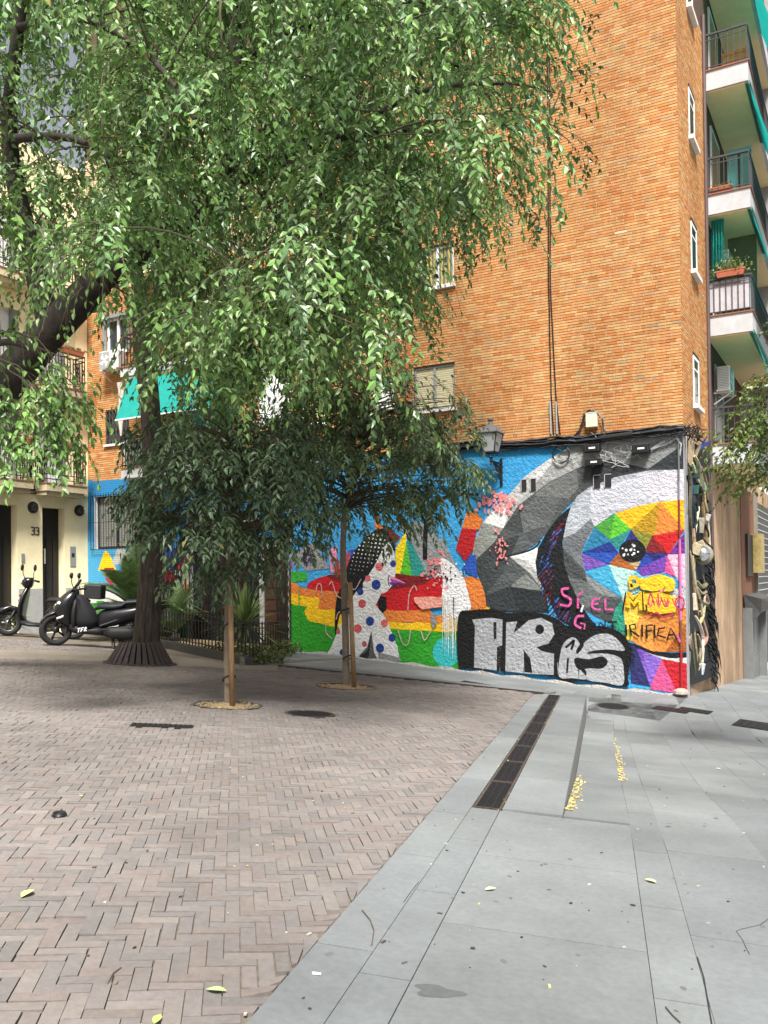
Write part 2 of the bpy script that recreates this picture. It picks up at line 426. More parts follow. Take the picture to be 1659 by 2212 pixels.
cover_rect(pv(1500, 1517), (1, -.1), .3, .2, S, 'dark access cover paired beside another in front of the junk sculpture', 6)
cover_rect(pv(1640, 1538), (1, -.1), .4, .35, S, 'grey access cover alone among the small street slabs', 6)
# ================================================================== BRICK BUILDING
class Fr:
    def __init__(s, O, U, N): s.O, s.U, s.N = Vector(O), Vector(U), Vector(N)
    def p(s, u, v, d=0): return s.O+s.U*u+Vector((0, 0, v))+s.N*d
    def box(s, mb, u0, u1, v0, v1, d0, d1):
        v = [s.p(u, vv, d) for d in (d0, d1) for vv in (v0, v1) for u in (u0, u1)]
        return mb.add(v, [(0, 2, 3, 1), (4, 5, 7, 6), (0, 1, 5, 4), (2, 6, 7, 3), (0, 4, 6, 2), (1, 3, 7, 5)])
    def rect(s, mb, u0, u1, v0, v1, d): return mb.quad(s.p(u0, v0, d), s.p(u1, v0, d), s.p(u1, v1, d), s.p(u0, v1, d))
    def reveal(s, mb, u0, u1, v0, v1, dep_, d0=0):
        for a, b, c, d in (((u0, v0), (u0, v1), 0, 0), ((u1, v0), (u1, v1), 0, 0), ((u0, v0), (u1, v0), 0, 0), ((u0, v1), (u1, v1), 0, 0)):
            mb.quad(s.p(*a, d0), s.p(*b, d0), s.p(*b, -dep_), s.p(*a, -dep_))
        return mb
FW = Fr((0, YW, 0), (1, 0, 0), (0, -1, 0)); FF = Fr((XF, 0, 0), (0, 1, 0), (1, 0, 0)); FY = Fr((XY, 0, 0), (0, 1, 0), (1, 0, 0))
m_brick = M('facing_brick', rough=.85, var=.13, vscale=9, bump=.3, bscale=120, attr=True, spec=.2, stain=.18, stretch=(1, 1, .35))
m_bed = M('mortar_bed', (.085, .05, .03), .95, .2, 14)
m_perp = M('mortar_perpend', (.55, .42, .27), .95, .2, 14)
m_plaster = M('rough_plaster', (.33, .33, .33), .9, .1, 6, .8, 22)
m_white = M('white_paint', (.78, .78, .76), .5, .05, 6)
m_whitealu = M('white_aluminium', (.74, .75, .76), .35, .04, 6)
m_greyalu = M('grey_aluminium', (.33, .34, .35), .4, .06, 6, metal=.4)
m_black = M('black_iron', (.014, .014, .016), .45, .2, 20)
m_dark = M('dark_interior', (.012, .012, .013), .8, .2, 3)
m_paneD = glass('window_glass_dark', (.03, .035, .04)); m_paneG = glass('window_glass_grey', (.10, .11, .115))
m_blind = M('cream_blind', (.52, .47, .30), .6, .06, 5); m_curt = M('ochre_curtain', (.36, .32, .10), .9, .15, 9)
m_sill = M('white_sill', (.70, .69, .66), .7, .08, 10)
m_beige = M('beige_render', (.40, .27, .165), .95, .25, 5, .5, 60, stain=.4, stretch=(1, 1, .4))
m_soff = M('cream_soffit', (.85, .72, .40), .85, .06, 3)
m_conc = M('white_fascia', (.46, .46, .47), .8, .08, 5, .1, 40, stain=.12)
m_teal = M('teal_canvas', (.02, .42, .37), .8, .1, 5, .1, 20, trans=.5)
m_railm = M('charcoal_railing', (.05, .05, .053), .45, .1, 12)
BLD = thing('brick_building', 'orange brick apartment building with the colourful mural on its lower wall', 'building', (XF, YW, -1.1))
ZM = 4.45
def wrect(px0, py0, px1, py1):                  # picture rectangle on the mural wall -> (X0, X1, Z0, Z1)
    c = ((px0+px1)/2, (py0+py1)/2); a, b = wal(px0, c[1]), wal(px1, c[1]); t, d = wal(c[0], py0), wal(c[0], py1)
    return [a.x, b.x, d.z, t.z]
W1 = wrect(906, 532, 981, 620); W2 = wrect(894, 790, 983, 885); W3 = wrect(650, 822, 703, 918); W4 = wrect(812, 818, 852, 880)
W5 = wrect(230, 685, 277, 760); W6 = wrect(228, 886, 279, 958); W7 = wrect(560, 790, 628, 920); W8 = wrect(440, 600, 520, 720); W9 = wrect(395, 850, 500, 1005)
W10 = wrect(700, 590, 745, 680); W11 = wrect(640, 560, 690, 700)
holes = [W1, W2, W3, W4, W5, W6, W7, W8, W9, W10, W11]
GW1 = wrect(204, 1068, 336, 1184); GW2 = wrect(318, 1298, 362, 1395); ENT = wrect(405, 1105, 560, 1402); DOOR = wrect(562, 1160, 622, 1402)
VENT = [wrect(*r) for r in ((1127, 1036, 1138, 1061), (1147, 1034, 1158, 1061), (1283, 1027, 1297, 1055), (1307, 1025, 1321, 1053))]
lowh = [GW1, GW2, ENT, DOOR]+VENT
# backing wall
mb = MB()
for r in holes_rects(-20.94, XF, ZM-.05, 22, holes): FW.rect(mb, *r, -.014)
for y0, y1, z0, z1 in ((YW+.004, 22.1, ZM-.05, 22), (22.1, 30, ZM-.05, 22)):
    FF.rect(mb, y0, y1, z0, z1, -.014)
for h in holes: FW.reveal(mb, *h, .16, -.004)
mb.quad((-21, YW+.02, 22), (XF, YW+.02, 22), (XF, 30, 22), (-21, 30, 22))
wall_ = mb.build('wall', m_bed, BLD)
# lower plastered wall carrying the mural
mb = MB()
for r in holes_rects(-13.35, XF, -1.6, ZM-.02, lowh): FW.rect(mb, *r, .0)
for h in VENT: FW.reveal(mb, *h, .2)
mb.quad((XF, YW, -1.6), (XF, YW, ZM-.02), (XF, YW+.35, ZM-.02), (XF, YW+.35, -1.6))
mb.build('plaster_wall', m_plaster, BLD)
for h in VENT:
    mb = MB(); FW.rect(mb, *h, -.19); mb.build('vent', m_dark, BLD)
mb = MB()
for r in holes_rects(-20.94, -13.35, -1.2, ZM, lowh): FW.rect(mb, *r, -.004)
for h in (GW1, GW2, ENT, DOOR): FW.reveal(mb, *h, .25, -.002)
mb.build('painted_brick_wall', M('painted_wall', (.6, .6, .58), .7, .1, 6), BLD)
# beige render of the street front
mb = MB(); FF.rect(mb, YW+.34, 27.6, -2.2, ZM-.03, .012); FF.rect(mb, 27.6, 40, -3, ZM-.03, -.05); mb.build('render_wall', m_beige, BLD)
# ---- bricks
bp_ = [lin(h) for h in ('#dd9a60', '#d78c50', '#e0a36c', '#dfab70', '#e2b87a', '#cf7f44', '#db9f6c', '#e6c58a', '#cb7439', '#dfba8c')]
bw_ = [5, 5, 5, 4, 4, 2.2, 4, 2, 1.2, 2]; rare = [lin(h) for h in ('#a89a7c', '#b9a487', '#bfb08c')]
def lay(F, u0, u1, v0, v1, holes_, quoin=None):
    C = []; K = []; P = []; v = v0; r = 0; H, LN = .0625, .25
    while v < v1-.03:
        u = u0-random.uniform(0, .25) if quoin is None else u0
        spans = []
        first = True
        while u < u1:
            l = LN if random.random() < .86 else .127
            if quoin is not None and first and r % 2: l = .127
            first = False
            a, b = max(u, u0), min(u+l-.011, u1); u += l
            if b-a < .03: continue
            if any(a < h[1]-.01 and b > h[0]+.01 and v+.05 > h[2] and v < h[3] for h in holes_):
                cut = [h for h in holes_ if a < h[1]-.01 and b > h[0]+.01 and v+.05 > h[2] and v < h[3]][0]
                if a < cut[0]-.03: b = cut[0]
                elif b > cut[1]+.03: a = cut[1]
                else: continue
            d = random.gauss(0, .0014); hh = random.uniform(.049, .053)
            C.append([F.p(uu, vv, dd) for dd in (-.014, d) for vv in (v, v+hh) for uu in (a, b)])
            c = random.choices(bp_, bw_)[0] if random.random() > .01 else random.choice(rare); c = tuple(lerp(a_, b_, .38) for a_, b_ in zip(c, (.70, .345, .135)))
            f = random.uniform(.92, 1.04)*.70; K.append((c[0]*f, c[1]*f, c[2]*f))
        P.append((v, v+.051)); v += H; r += 1
    return np.array([[tuple(q) for q in c] for c in C]), np.array(K), P
A = lay(FW, -13.3, XF-.0, ZM, 14.4, holes); B = lay(FW, -20.93, -13.3, ZM, 10.2, holes)
FWN = lay(FF, YW+.002, 22.05, ZM, 14.6, [], 1)
C8 = np.concatenate([A[0], B[0], FWN[0]]); CC = np.concatenate([A[1], B[1], FWN[1]])
cen = C8.mean(1); vis = cen[:, 2] < 13.6
order = np.argsort(np.where(vis & (cen[:, 1] < YW+.1), (cen[:, 0])**2+(cen[:, 1])**2+(cen[:, 2]-1.4)**2, 1e9))
for k in order[:300]: np_boxes('brick', C8[k][None], m_brick, wall_, CC[k:k+1])
rest = order[300:]; np_boxes('brickwork', C8[rest], m_brick, BLD, CC[rest], 'stuff')
mb = MB()
for (F, u0, u1, P, hl) in ((FW, -20.93, XF-.004, A[2], holes), (FF, YW+.006, 22.04, FWN[2], [])):
    for (a, b) in P:
        segs = [(u0, u1)]
        for h in hl:
            if b > h[2] and a < h[3]:
                ns = []
                for s0, s1 in segs:
                    if h[1] <= s0 or h[0] >= s1: ns.append((s0, s1)); continue
                    if h[0] > s0: ns.append((s0, h[0]))
                    if h[1] < s1: ns.append((h[1], s1))
                segs = ns
        for s0, s1 in segs: F.rect(mb, s0, s1, a, b, -.005)
mb.build('mortar', m_perp, BLD)
# ---- windows
def window(F, h, parent, fm, cols=2, fill=None, pane=None, depth=.13, fw=.05, sill=None, blind=None, lab=None, mull=None):
    u0, u1, v0, v1 = h; d = -depth
    mb = MB()
    F.box(mb, u0, u0+fw, v0, v1, d, d+.06); F.box(mb, u1-fw, u1, v0, v1, d, d+.06)
    F.box(mb, u0+fw, u1-fw, v0, v0+fw, d, d+.058); F.box(mb, u0+fw, u1-fw, v1-fw, v1, d, d+.058)
    for k in range(1, cols):
        uc = lerp(u0, u1, (mull if mull else k/cols)); F.box(mb, uc-fw*.6, uc+fw*.6, v0+fw, v1-fw, d, d+.066)
    o = mb.build('window', fm, parent, label=lab)
    mb = MB(); F.rect(mb, u0+.01, u1-.01, v0+.01, v1-.01, d+.02); mb.build('pane', pane or m_paneD, o)
    if fill:
        mb = MB(); n = 28
        for k in range(n):
            a, b = lerp(u0+fw, u1-fw, k/n), lerp(u0+fw, u1-fw, (k+1)/n)
            da = d+.024+.012*math.sin(k*1.9); db = d+.024+.012*math.sin((k+1)*1.9)
            mb.quad(F.p(a, v0+fw, da), F.p(b, v0+fw, db), F.p(b, v1-fw, db), F.p(a, v1-fw, da))
        mb.build('curtain', fill, o)
    if blind:
        bm, frac = blind; vb = lerp(v1-fw, v0+fw, frac); n = max(3, int((v1-fw-vb)/.05))
        mb = MB()
        for k in range(n):
            a = lerp(vb, v1-fw, k/n); b = lerp(vb, v1-fw, (k+.86)/n); F.box(mb, u0+fw, u1-fw, a, b, d+.022, d+.034)
        mb.build('roller_blind', bm, o)
    if sill:
        mb = MB(); F.box(mb, u0-.03, u1+.04, v0-.07, v0-.003, -.1, .07); mb.build('sill', sill, o)
    return o
window(FW, W1, BLD, m_whitealu, 2, m_curt, m_paneG, .1, .055, m_sill, lab='white framed window with ochre curtains')
window(FW, W2, BLD, m_greyalu, 2, None, m_paneG, .1, .05, m_sill, (m_blind, .97), 'grey framed window with lowered cream blind')
window(FW, W3, BLD, m_whitealu, 1, m_curt, m_paneG, .1, .07, m_sill)
window(FW, W4, BLD, m_whitealu, 1, None, m_paneG, .1, .05, m_sill, (m_white, .98))
window(FW, W5, BLD, m_whitealu, 2, None, m_paneD, .1, .07, m_sill)
window(FW, W6, BLD, m_black, 2, None, m_paneD, .14, .04, m_sill)
window(FW, W7, BLD, m_whitealu, 1, None, m_paneG, .04, .05, None, (m_white, .99), 'wide white blind fully lowered')
window(FW, W8, BLD, m_whitealu, 2, None, m_paneG, .05, .05, None, (m_white, .6))
window(FW, W9, BLD, m_whitealu, 2, None, m_paneD, .05, .05)
window(FW, W10, BLD, m_whitealu, 2, None, m_paneG, .1, .05, m_sill, (m_white, .7))
window(FW, W11, BLD, m_whitealu, 2, None, m_paneG, .1, .05, m_sill, (m_white, .95))
# shutter box over the first-floor window
mb = MB(); FW.box(mb, W5[0]-.1, W5[1]+.1, W5[3]-.02, W5[3]+.1, 0, .1); FW.box(mb, W5[0]-.1, W5[0]-.01, W5[2], W5[3]-.02, 0, .08); FW.box(mb, W5[1]+.01, W5[1]+.1, W5[2], W5[3]-.02, 0, .08)
mb.build('shutter_guide', m_greyalu, BLD)
# grille on W6 and the ground-floor windows
def lattice(mb, F, u0, u1, v0, v1, d, n, th=.008):       # folding scissor gate
    w_ = (u1-u0)/n
    for k in range(n+1): F.box(mb, u0+k*w_-th, u0+k*w_+th, v0, v1, d, d+.018)
    vv = v0
    while vv < v1-.02:
        e = min(vv+w_*2.6, v1)
        for k in range(n):
            a, b = u0+k*w_, u0+(k+1)*w_
            for p, q in (((a, vv), (b, e)), ((b, vv), (a, e))): mb.bar(F.p(*p, d+.02), F.p(*q, d+.02), th*1.4, .006, F.N)
        vv = e
def grille(mb, F, u0, u1, v0, v1, d, n, th=.013, rows=3):
    for k in range(n+1):
        u = lerp(u0, u1, k/n); F.box(mb, u-th/2, u+th/2, v0, v1+.05, d, d+th)
    for k in range(rows):
        v = lerp(v0+.03, v1-.03, k/(rows-1)); F.box(mb, u0, u1, v-th/2, v+th/2, d+th, d+th*2)
mb = MB(); lattice(mb, FW, W6[0]+.02, W6[1], W6[2], W6[3], -.03, 7); mb.build('window_grille', M('grey_grille', (.09, .085, .08), .5), BLD)
window(FW, GW1, BLD, m_black, 3, None, m_paneD, .2, .05, None, (M('grey_slats', (.22, .22, .2), .6), .98))
mb = MB(); grille(mb, FW, GW1[0]-.06, GW1[1]+.05, GW1[2]-.04, GW1[3]+.04, .09, 24); 
for u in (GW1[0]-.06, GW1[1]+.05): 
    for v in (GW1[2], GW1[3]): FW.box(mb, u-.01, u+.01, v-.01, v+.01, -.02, .1)
mb.build('window_grille', m_black, BLD)
window(FW, GW2, BLD, m_black, 1, None, m_paneD, .2, .04)
mb = MB(); grille(mb, FW, GW2[0]-.03, GW2[1]+.03, GW2[2], GW2[3], .05, 9); mb.build('window_grille', M('grey_bars', (.2, .2, .2), .5), BLD)
# ---- balconies on the plaza side
def balcony(F, parent, u0, u1, ztop, th, out, near, rail_h=.9, fascia=m_conc, rail=m_black, pitch=.115, canvas=None, bars=True):
    mb = MB(); F.box(mb, u0, u1, ztop-th, ztop, .002, out); o = mb.build('balcony', fascia, parent)
    mb = MB(); F.box(mb, u0-.03, u1+.03, ztop+.001, ztop+.03, .002, out+.03); mb.build('coping', M('terracotta_coping', (.25, .1, .06), .8, .15, 12), o)
    mb = MB(); F.rect(mb, u0+.04, u1-.04, ztop-th+.05, ztop-th+.05, 0); 
    mb = MB(); z = ztop+rail_h
    for a, b in ((F.p(u0+.02, 0, out-.02), F.p(u1-.02, 0, out-.02)), (F.p(u0+.02, 0, .02), F.p(u0+.02, 0, out-.04)), (F.p(u1-.02, 0, .02), F.p(u1-.02, 0, out-.04))):
        for zz, ww, hh in ((z, .045, .045), (z-.14, .02, .02), (ztop+.1, .025, .02)): mb.bar(a+Vector((0, 0, zz)), b+Vector((0, 0, zz)), ww, hh)
    mb.build('railing', rail, o)
    bm = MB(); L = z-ztop-.03; bm.box(-.008, .008, -.008, .008, 0, L)
    src = None
    def put(p):
        nonlocal src
        if src is None:
            src = bm.build('bar', rail); src.parent = o; src.location = p-base_of(o)
        else: child_copy(src, o, p-base_of(o))
    n = max(2, int((u1-u0)/pitch))
    for k in range(n+1): put(F.p(lerp(u0+.03, u1-.03, k/n), ztop+.03, out-.02))
    n = max(2, int(out/pitch))
    for k in range(1, n):
        put(F.p(u0+.02, ztop+.03, lerp(.03, out-.03, k/n)))
        put(F.p(u1-.02, ztop+.03, lerp(.03, out-.03, k/n)))
    if canvas:
        mb = MB(); F.rect(mb, u0+.05, u1-.05, ztop+.12, z-.05, out-.06)
        mb.quad(F.p(u0+.05, ztop+.12, .03), F.p(u0+.05, ztop+.12, out-.07), F.p(u0+.05, z-.05, out-.07), F.p(u0+.05, z-.05, .03)); mb.build('privacy_canvas', canvas, o)
    return o
m_canvas = M('white_canvas', (.6, .6, .57), .9, .08, 7, trans=.2)
bu0, bu1 = -18.45, -14.45
balcony(FW, BLD, bu0, bu1, 4.56, .27, 1.0, 0, .86, canvas=m_canvas)
balcony(FW, BLD, bu0, bu1, 7.43, .25, 1.0, 0, .92)
balcony(FW, BLD, bu0, bu1, 10.35, .25, 1.0, 0, .92, canvas=m_canvas)
mb = MB(); FW.box(mb, bu0+.02, bu1-.02, 10.0, 10.09, .004, .98); mb.build('soffit', m_soff, BLD)
# ---- balconies on the street front
ZB = [13.62, 10.58, 7.62, 4.50]; YB0, YB1 = 22.12, 28.6
for k, z in enumerate(ZB+[16.6]):
    o = balcony(FF, BLD, YB0, YB1, z, .47, 1.02, 0, .9, rail=m_railm, pitch=.13, canvas=(M('lilac_grey_panel', (.42, .40, .42), .8) if k == 2 else None))
    mb = MB(); FF.box(mb, YB0+.05, YB1-.05, z-.50, z-.472, .004, .93); mb.build('soffit', m_soff, o)
    # facade behind the balcony: brick pier, door, glazing
    mb = MB(); FF.box(mb, YB0+1.0, YB0+2.4, z+.02, z+2.2, -.01, .03); mb.build('balcony_door', m_whitealu if k != 3 else m_greyalu, o)
    mb = MB(); FF.box(mb, YB0+1.1, YB0+2.3, z+.1, z+2.1, .031, .034); mb.build('door_glass', m_paneD, o)
mb = MB()
for z in ZB+[16.6]: FF.box(mb, YB1-.12, YB1, z+.02, z+2.55, .004, .98)
mb.build('partition', M('partition_grey', (.30, .29, .27), .8), BLD)
mb = MB(); mb.tube([FF.p(22.075, -1, .03), FF.p(22.075, 15, .03)], .05, 8); mb.build('downpipe', M('brown_pipe', (.09, .055, .05), .6), BLD)
# narrow windows in the street front
for (a, b) in (((1502, 150), (1511, 280)), ((1504, 470), (1512, 580)), ((1501, 745), (1512, 855)), ((1492, -80), (1508, 10))):
    p0, p1 = fac(a[0], a[1]), fac(b[0], b[1]); h = [p0.y, max(p1.y, p0.y+.75), min(p0.z, p1.z), max(p0.z, p1.z)]
    yc = 20.05; h = [yc-.02, yc+.72, 0, 0]
    zb = {150: 11.15, 470: 8.15, 745: 5.15, -80: 14.1}[a[1]]; h[2], h[3] = zb, zb+1.12
    mb = MB(); u0, u1, v0, v1 = h
    FF.box(mb, u0, u0+.09, v0, v1, 0, .015); FF.box(mb, u1-.09, u1, v0, v1, 0, .015); FF.box(mb, u0+.09, u1-.09, v0, v0+.06, 0, .014); FF.box(mb, u0+.09, u1-.09, v1-.08, v1, 0, .014); FF.box(mb, u0+.09, u1-.09, v1-.32, v1-.28, 0, .012)
    o = mb.build('window', m_white, BLD)
    mb = MB(); FF.rect(mb, u0, u1, v0, v1, .006); mb.build('pane', m_paneD, o)
    mb = MB(); FF.box(mb, u0-.06, u1+.08, v0-.09, v0-.002, 0, .11); mb.build('sill', m_sill, o)
    mb = MB(); FF.box(mb, u0-.02, u1+.02, v1+.001, v1+.05, 0, .02); mb.build('lintel', m_dark, o)
# drainpipe on the gable, entrance, doors
pd_ = wal(880, 700).x
mb = MB(); mb.tube([(pd_, YW-.05, 5.6), (pd_, YW-.05, 22)], .045, 8); mb.build('downpipe', M('orange_pipe', (.42, .13, .05), .5), BLD)
mb = MB(); FW.rect(mb, ENT[0], ENT[1], ENT[2], ENT[3], -.24); FW.rect(mb, DOOR[0], DOOR[1], DOOR[2], DOOR[3], -.24); mb.build('entrance_back', m_dark, BLD)
m_wood = M('dark_wood', (.055, .025, .014), .5, .3, 12, stretch=(4, 4, .6))
o = None
for k in range(4):                              # wooden posts between the glazing of the entrance
    u = lerp(ENT[0]+.5, ENT[1]-.1, k/3); mb = MB(); FW.box(mb, u-.05, u+.05, ENT[2], ENT[3], -.23, -.12); mb.build('post', m_wood, BLD)
mb = MB(); FW.box(mb, DOOR[0]+.02, DOOR[1]-.02, DOOR[2], DOOR[3]-.05, -.22, -.16); door = mb.build('door', m_wood, BLD)
for i in range(2):
    for j in range(9):
        u = lerp(DOOR[0]+.08, DOOR[1]-.08, i/2); v = lerp(DOOR[2]+.08, DOOR[3]-.15, j/9); mb = MB()
        FW.box(mb, u+.02, u+(DOOR[1]-DOOR[0]-.16)/2-.02, v+.02, v+(DOOR[3]-DOOR[2])/9-.04, -.158, -.135); mb.build('panel', m_wood, door)
for k, (a, b) in enumerate(((wal(337, 1200).x, wal(402, 1200).x), (wal(410, 1200).x, wal(470, 1200).x), (wal(600, 1200).x, wal(628, 1200).x), (wal(472, 1200).x, wal(560, 1200).x))):
    mb = MB(); lattice(mb, FW, a, b, -.35, 3.3 if k == 0 else 3.0, .03, [7, 6, 4, 9][k], .013); mb.build('folding_gate', m_black, BLD)
mb = MB(); FW.box(mb, wal(405, 1200).x, wal(600, 1200).x, 2.9, 3.0, .01, .06); FW.box(mb, wal(405, 1200).x, wal(600, 1200).x, 2.2, 2.45, -.1, -.08); mb.build('gate_rail', m_greyalu, BLD)
from mathutils.geometry import tessellate_polygon
# ================================================================== MURAL (paint on the wall, one thin coat over another)
K_ = .548611
cA = lambda x, y: ((1700+x/1.3825)*K_, (1600+y/1.3825)*K_)
cB = lambda x, y: ((1100+x/1.84333)*K_, (1700+y/1.84333)*K_)
cL = lambda x, y: ((x/2.07375)*K_, (1700+y/2.07375)*K_)
class Paint:
    def __init__(s, conv, d0=.0015): s.jit = 0; s.mb = MB(); s.conv = conv; s.d = d0; s.n = 0; s.lo = None
    def layer(s): s.d += .00012
    def pt(s, x, y):
        p = wal(*s.conv(x, y)); p.x = min(p.x, XF-.001); return Vector((p.x, YW-s.d, min(p.z, ZM-.03)))
    def poly(s, hexc, pts, new=True):
        s.layer()
        c = lin(hexc); s.mb.col = tuple(v*.82 for v in c); P = [s.pt(*p) for p in pts]
        if s.jit and len(P) > 3 and max(c)-min(c) < .08 and max(c) > .02:      # faceted greys
            for t in tessellate_polygon([P]):
                f = random.uniform(1-s.jit, 1+s.jit); s.mb.col = tuple(v*.82*f for v in c); s.mb.poly([P[i] for i in t])
        else: s.mb.poly(P)
        return s
    def smooth(s, hexc, pts, n=5):
        P = [Vector((*p, 0)) for p in pts]; out = []; m = len(P)
        for i in range(m):
            a, b, c, d = P[i-1], P[i], P[(i+1) % m], P[(i+2) % m]
            for q_ in range(n):
                t = q_/n; out.append((.5*((2*b)+(-a+c)*t+(2*a-5*b+4*c-d)*t*t+(-a+3*b-3*c+d)*t**3)).xy)
        return s.poly(hexc, [tuple(o) for o in out])
    def blob(s, hexc, cx, cy, rx, ry, n=18, jit=0, new=True):
        return s.poly(hexc, [(cx+rx*math.cos(2*math.pi*k/n)*(1+random.uniform(-jit, jit)), cy+ry*math.sin(2*math.pi*k/n)*(1+random.uniform(-jit, jit))) for k in range(n)], new)
    def stroke(s, hexc, pts, w, new=True, taper=False):
        if new: s.layer()
        c = lin(hexc); s.mb.col = tuple(v*.82 for v in c); P = [Vector((*p, 0)) for p in pts]; L = []; R_ = []
        for i, p in enumerate(P):
            d = P[min(i+1, len(P)-1)]-P[max(i-1, 0)]; d = d.normalized() if d.length else Vector((1, 0, 0)); n = Vector((-d.y, d.x, 0))*w*.5
            if taper: n *= (1-.8*i/(len(P)-1))
            e = d*w*.3 if i == len(P)-1 else (-d*w*.3 if i == 0 else Vector((0, 0, 0)))
            L.append(p+n+e); R_.append(p-n+e)
        for i in range(len(P)-1): s.mb.add([s.pt(*L[i].xy), s.pt(*L[i+1].xy), s.pt(*R_[i+1].xy), s.pt(*R_[i].xy)], [(0, 1, 2, 3)])
        return s
    def curve(s, hexc, pts, w, n=6, **k):           # smooth line through the points
        out = []; P = [Vector((*p, 0)) for p in pts]
        for i in range(len(P)-1):
            a, b, c, d = P[max(i-1, 0)], P[i], P[i+1], P[min(i+2, len(P)-1)]
            for q in range(n):
                t = q/n; out.append((.5*((2*b)+(-a+c)*t+(2*a-5*b+4*c-d)*t*t+(-a+3*b-3*c+d)*t**3)).xy)
        out.append(P[-1].xy); return s.stroke(hexc, out, w, **k)
m_paint = M('mural_paint', rough=.8, var=.10, vscale=5, bump=1., bscale=15, attr=True, spec=.3, stain=.12, bdist=.055)
q = Paint(cA)
xl, xr = wal(630, 1200).x, XF-.0005
zb = lambda x: S(x, YW)-.04
# sky-blue ground coat
q.mb.col = tuple(v*.82 for v in lin('#3d9fd8')); q.layer()
for r in holes_rects(xl, xr, -1.4, ZM-.03, VENT): FW.rect(q.mb, *r, q.d)
# grey head, outer arch to lower throat
q.jit = .16
q.poly('#a9aaa8', [(420, 480), (510, 380), (620, 300), (760, 215), (900, 175), (1120, 160), (1374, 150), (1374, 345), (1180, 350), (1000, 385), (860, 440), (770, 520), (700, 590), (600, 720), (560, 760), (420, 830), (225, 850), (225, 760), (270, 640), (330, 560)])
q.poly('#8f918f', [(960, 285), (1080, 230), (1374, 150), (1374, 205), (1180, 340)], False)
q.poly('#c7c7c6', [(420, 480), (510, 380), (620, 300), (700, 250), (600, 380), (470, 530), (430, 560)])
q.poly('#e2e2e2', [(280, 630), (420, 480), (430, 560), (390, 662)])
q.poly('#4b4f50', [(640, 410), (820, 325), (880, 330), (980, 290), (1080, 320), (1180, 340), (1374, 205), (1374, 345), (1180, 350), (1000, 385), (860, 440), (770, 520), (700, 590), (600, 720), (560, 760), (420, 830), (225, 850), (250, 770), (390, 662), (470, 540)])
q.poly('#6f7271', [(560, 480), (640, 410), (790, 345), (800, 440), (750, 500), (575, 490)])
q.poly('#383b3e', [(870, 340), (960, 290), (1180, 340), (1000, 385), (870, 435)], False)
q.poly('#5d6061', [(570, 490), (700, 500), (650, 640), (500, 690), (480, 570)])
q.poly('#3e4244', [(480, 570), (500, 690), (390, 665), (440, 600)], False)
q.poly('#2f3437', [(1180, 340), (1374, 205), (1374, 340)])
q.poly('#7e8080', [(960, 290), (1060, 250), (1374, 150), (1374, 203), (1180, 338), (1080, 318)])
q.poly('#8a8d87', [(225, 850), (235, 740), (275, 640), (390, 662), (340, 740)])
q.poly('#53585a', [(225, 850), (340, 740), (500, 690), (560, 760), (420, 815), (590, 770), (580, 880), (600, 980), (630, 1120), (300, 1120), (280, 1030), (260, 940)])
q.poly('#3c4143', [(225, 850), (340, 740), (480, 700), (430, 815), (380, 920), (290, 1030), (262, 950)])
q.poly('#7d817e', [(440, 970), (510, 910), (590, 985), (600, 1005), (430, 985)])
q.poly('#e3e3e2', [(420, 815), (520, 790), (575, 765), (585, 850), (595, 985), (530, 905)])
q.poly('#b5b6b4', [(420, 815), (530, 905), (595, 985), (575, 900), (520, 840)])
q.poly('#262c30', [(280, 1035), (425, 980), (620, 1008), (640, 1125), (300, 1120)])
q.poly('#343a3d', [(425, 980), (480, 1115), (300, 1115), (300, 1030)])
q.curve('#101214', [(415, 815), (500, 795), (560, 770), (590, 735)], 9)
# pale band above the eye and cheek facets
q.poly('#bfc0ca', [(1000, 385), (1180, 350), (1376, 343), (1376, 512), (1240, 522), (1110, 547), (990, 582), (890, 655), (838, 740), (815, 800), (832, 895), (790, 860), (715, 770), (715, 690), (735, 590), (790, 490), (860, 440)])
q.poly('#c9c6d0', [(1110, 370), (1376, 343), (1376, 512), (1280, 515), (1180, 480)], False)
q.poly('#a7acb4', [(735, 590), (790, 490), (865, 435), (868, 610), (780, 690), (715, 715)])
q.poly('#74787d', [(715, 715), (780, 690), (868, 610), (885, 655), (838, 740), (815, 800), (832, 895), (715, 850)])
q.poly('#4c5052', [(715, 770), (832, 890), (840, 930), (1035, 1045), (1010, 1110), (990, 1190), (900, 1150), (780, 1080), (700, 950)])
q.poly('#8b8f8e', [(832, 890), (845, 920), (1035, 1045), (930, 1030), (850, 970)])
q.poly('#636768', [(700, 900), (850, 960), (930, 1035), (840, 1100), (740, 1010)])
# dark feathers with red and blue strokes
q.poly('#14161a', [(758, 545), (690, 600), (630, 680), (580, 770), (565, 850), (575, 930), (610, 990), (640, 1060), (690, 1160), (760, 1200), (900, 1200), (860, 1150), (800, 1060), (750, 950), (720, 850), (712, 740), (735, 620)])
for k in range(46):
    f = k/45; bx = lerp(700, 760, f)-110*math.sin(f*3.1); by = lerp(610, 1150, f)
    q.stroke(random.choice(['#8c1f2d', '#27479c', '#3a63b8', '#5d2a52', '#101217']), [(bx+random.uniform(-20, 40), by), (bx-30+random.uniform(-15, 15), by+75)], random.uniform(5, 10), taper=True, new=k % 6 == 0)
for k in range(22):
    f = k/21; bx = lerp(640, 590, math.sin(f*2.2)) + (f > .5)*(f-.5)*120; by = lerp(650, 1100, f)
    q.stroke('#0e1013', [(bx+20, by), (bx-22, by+50)], 10, taper=True, new=k % 6 == 0)
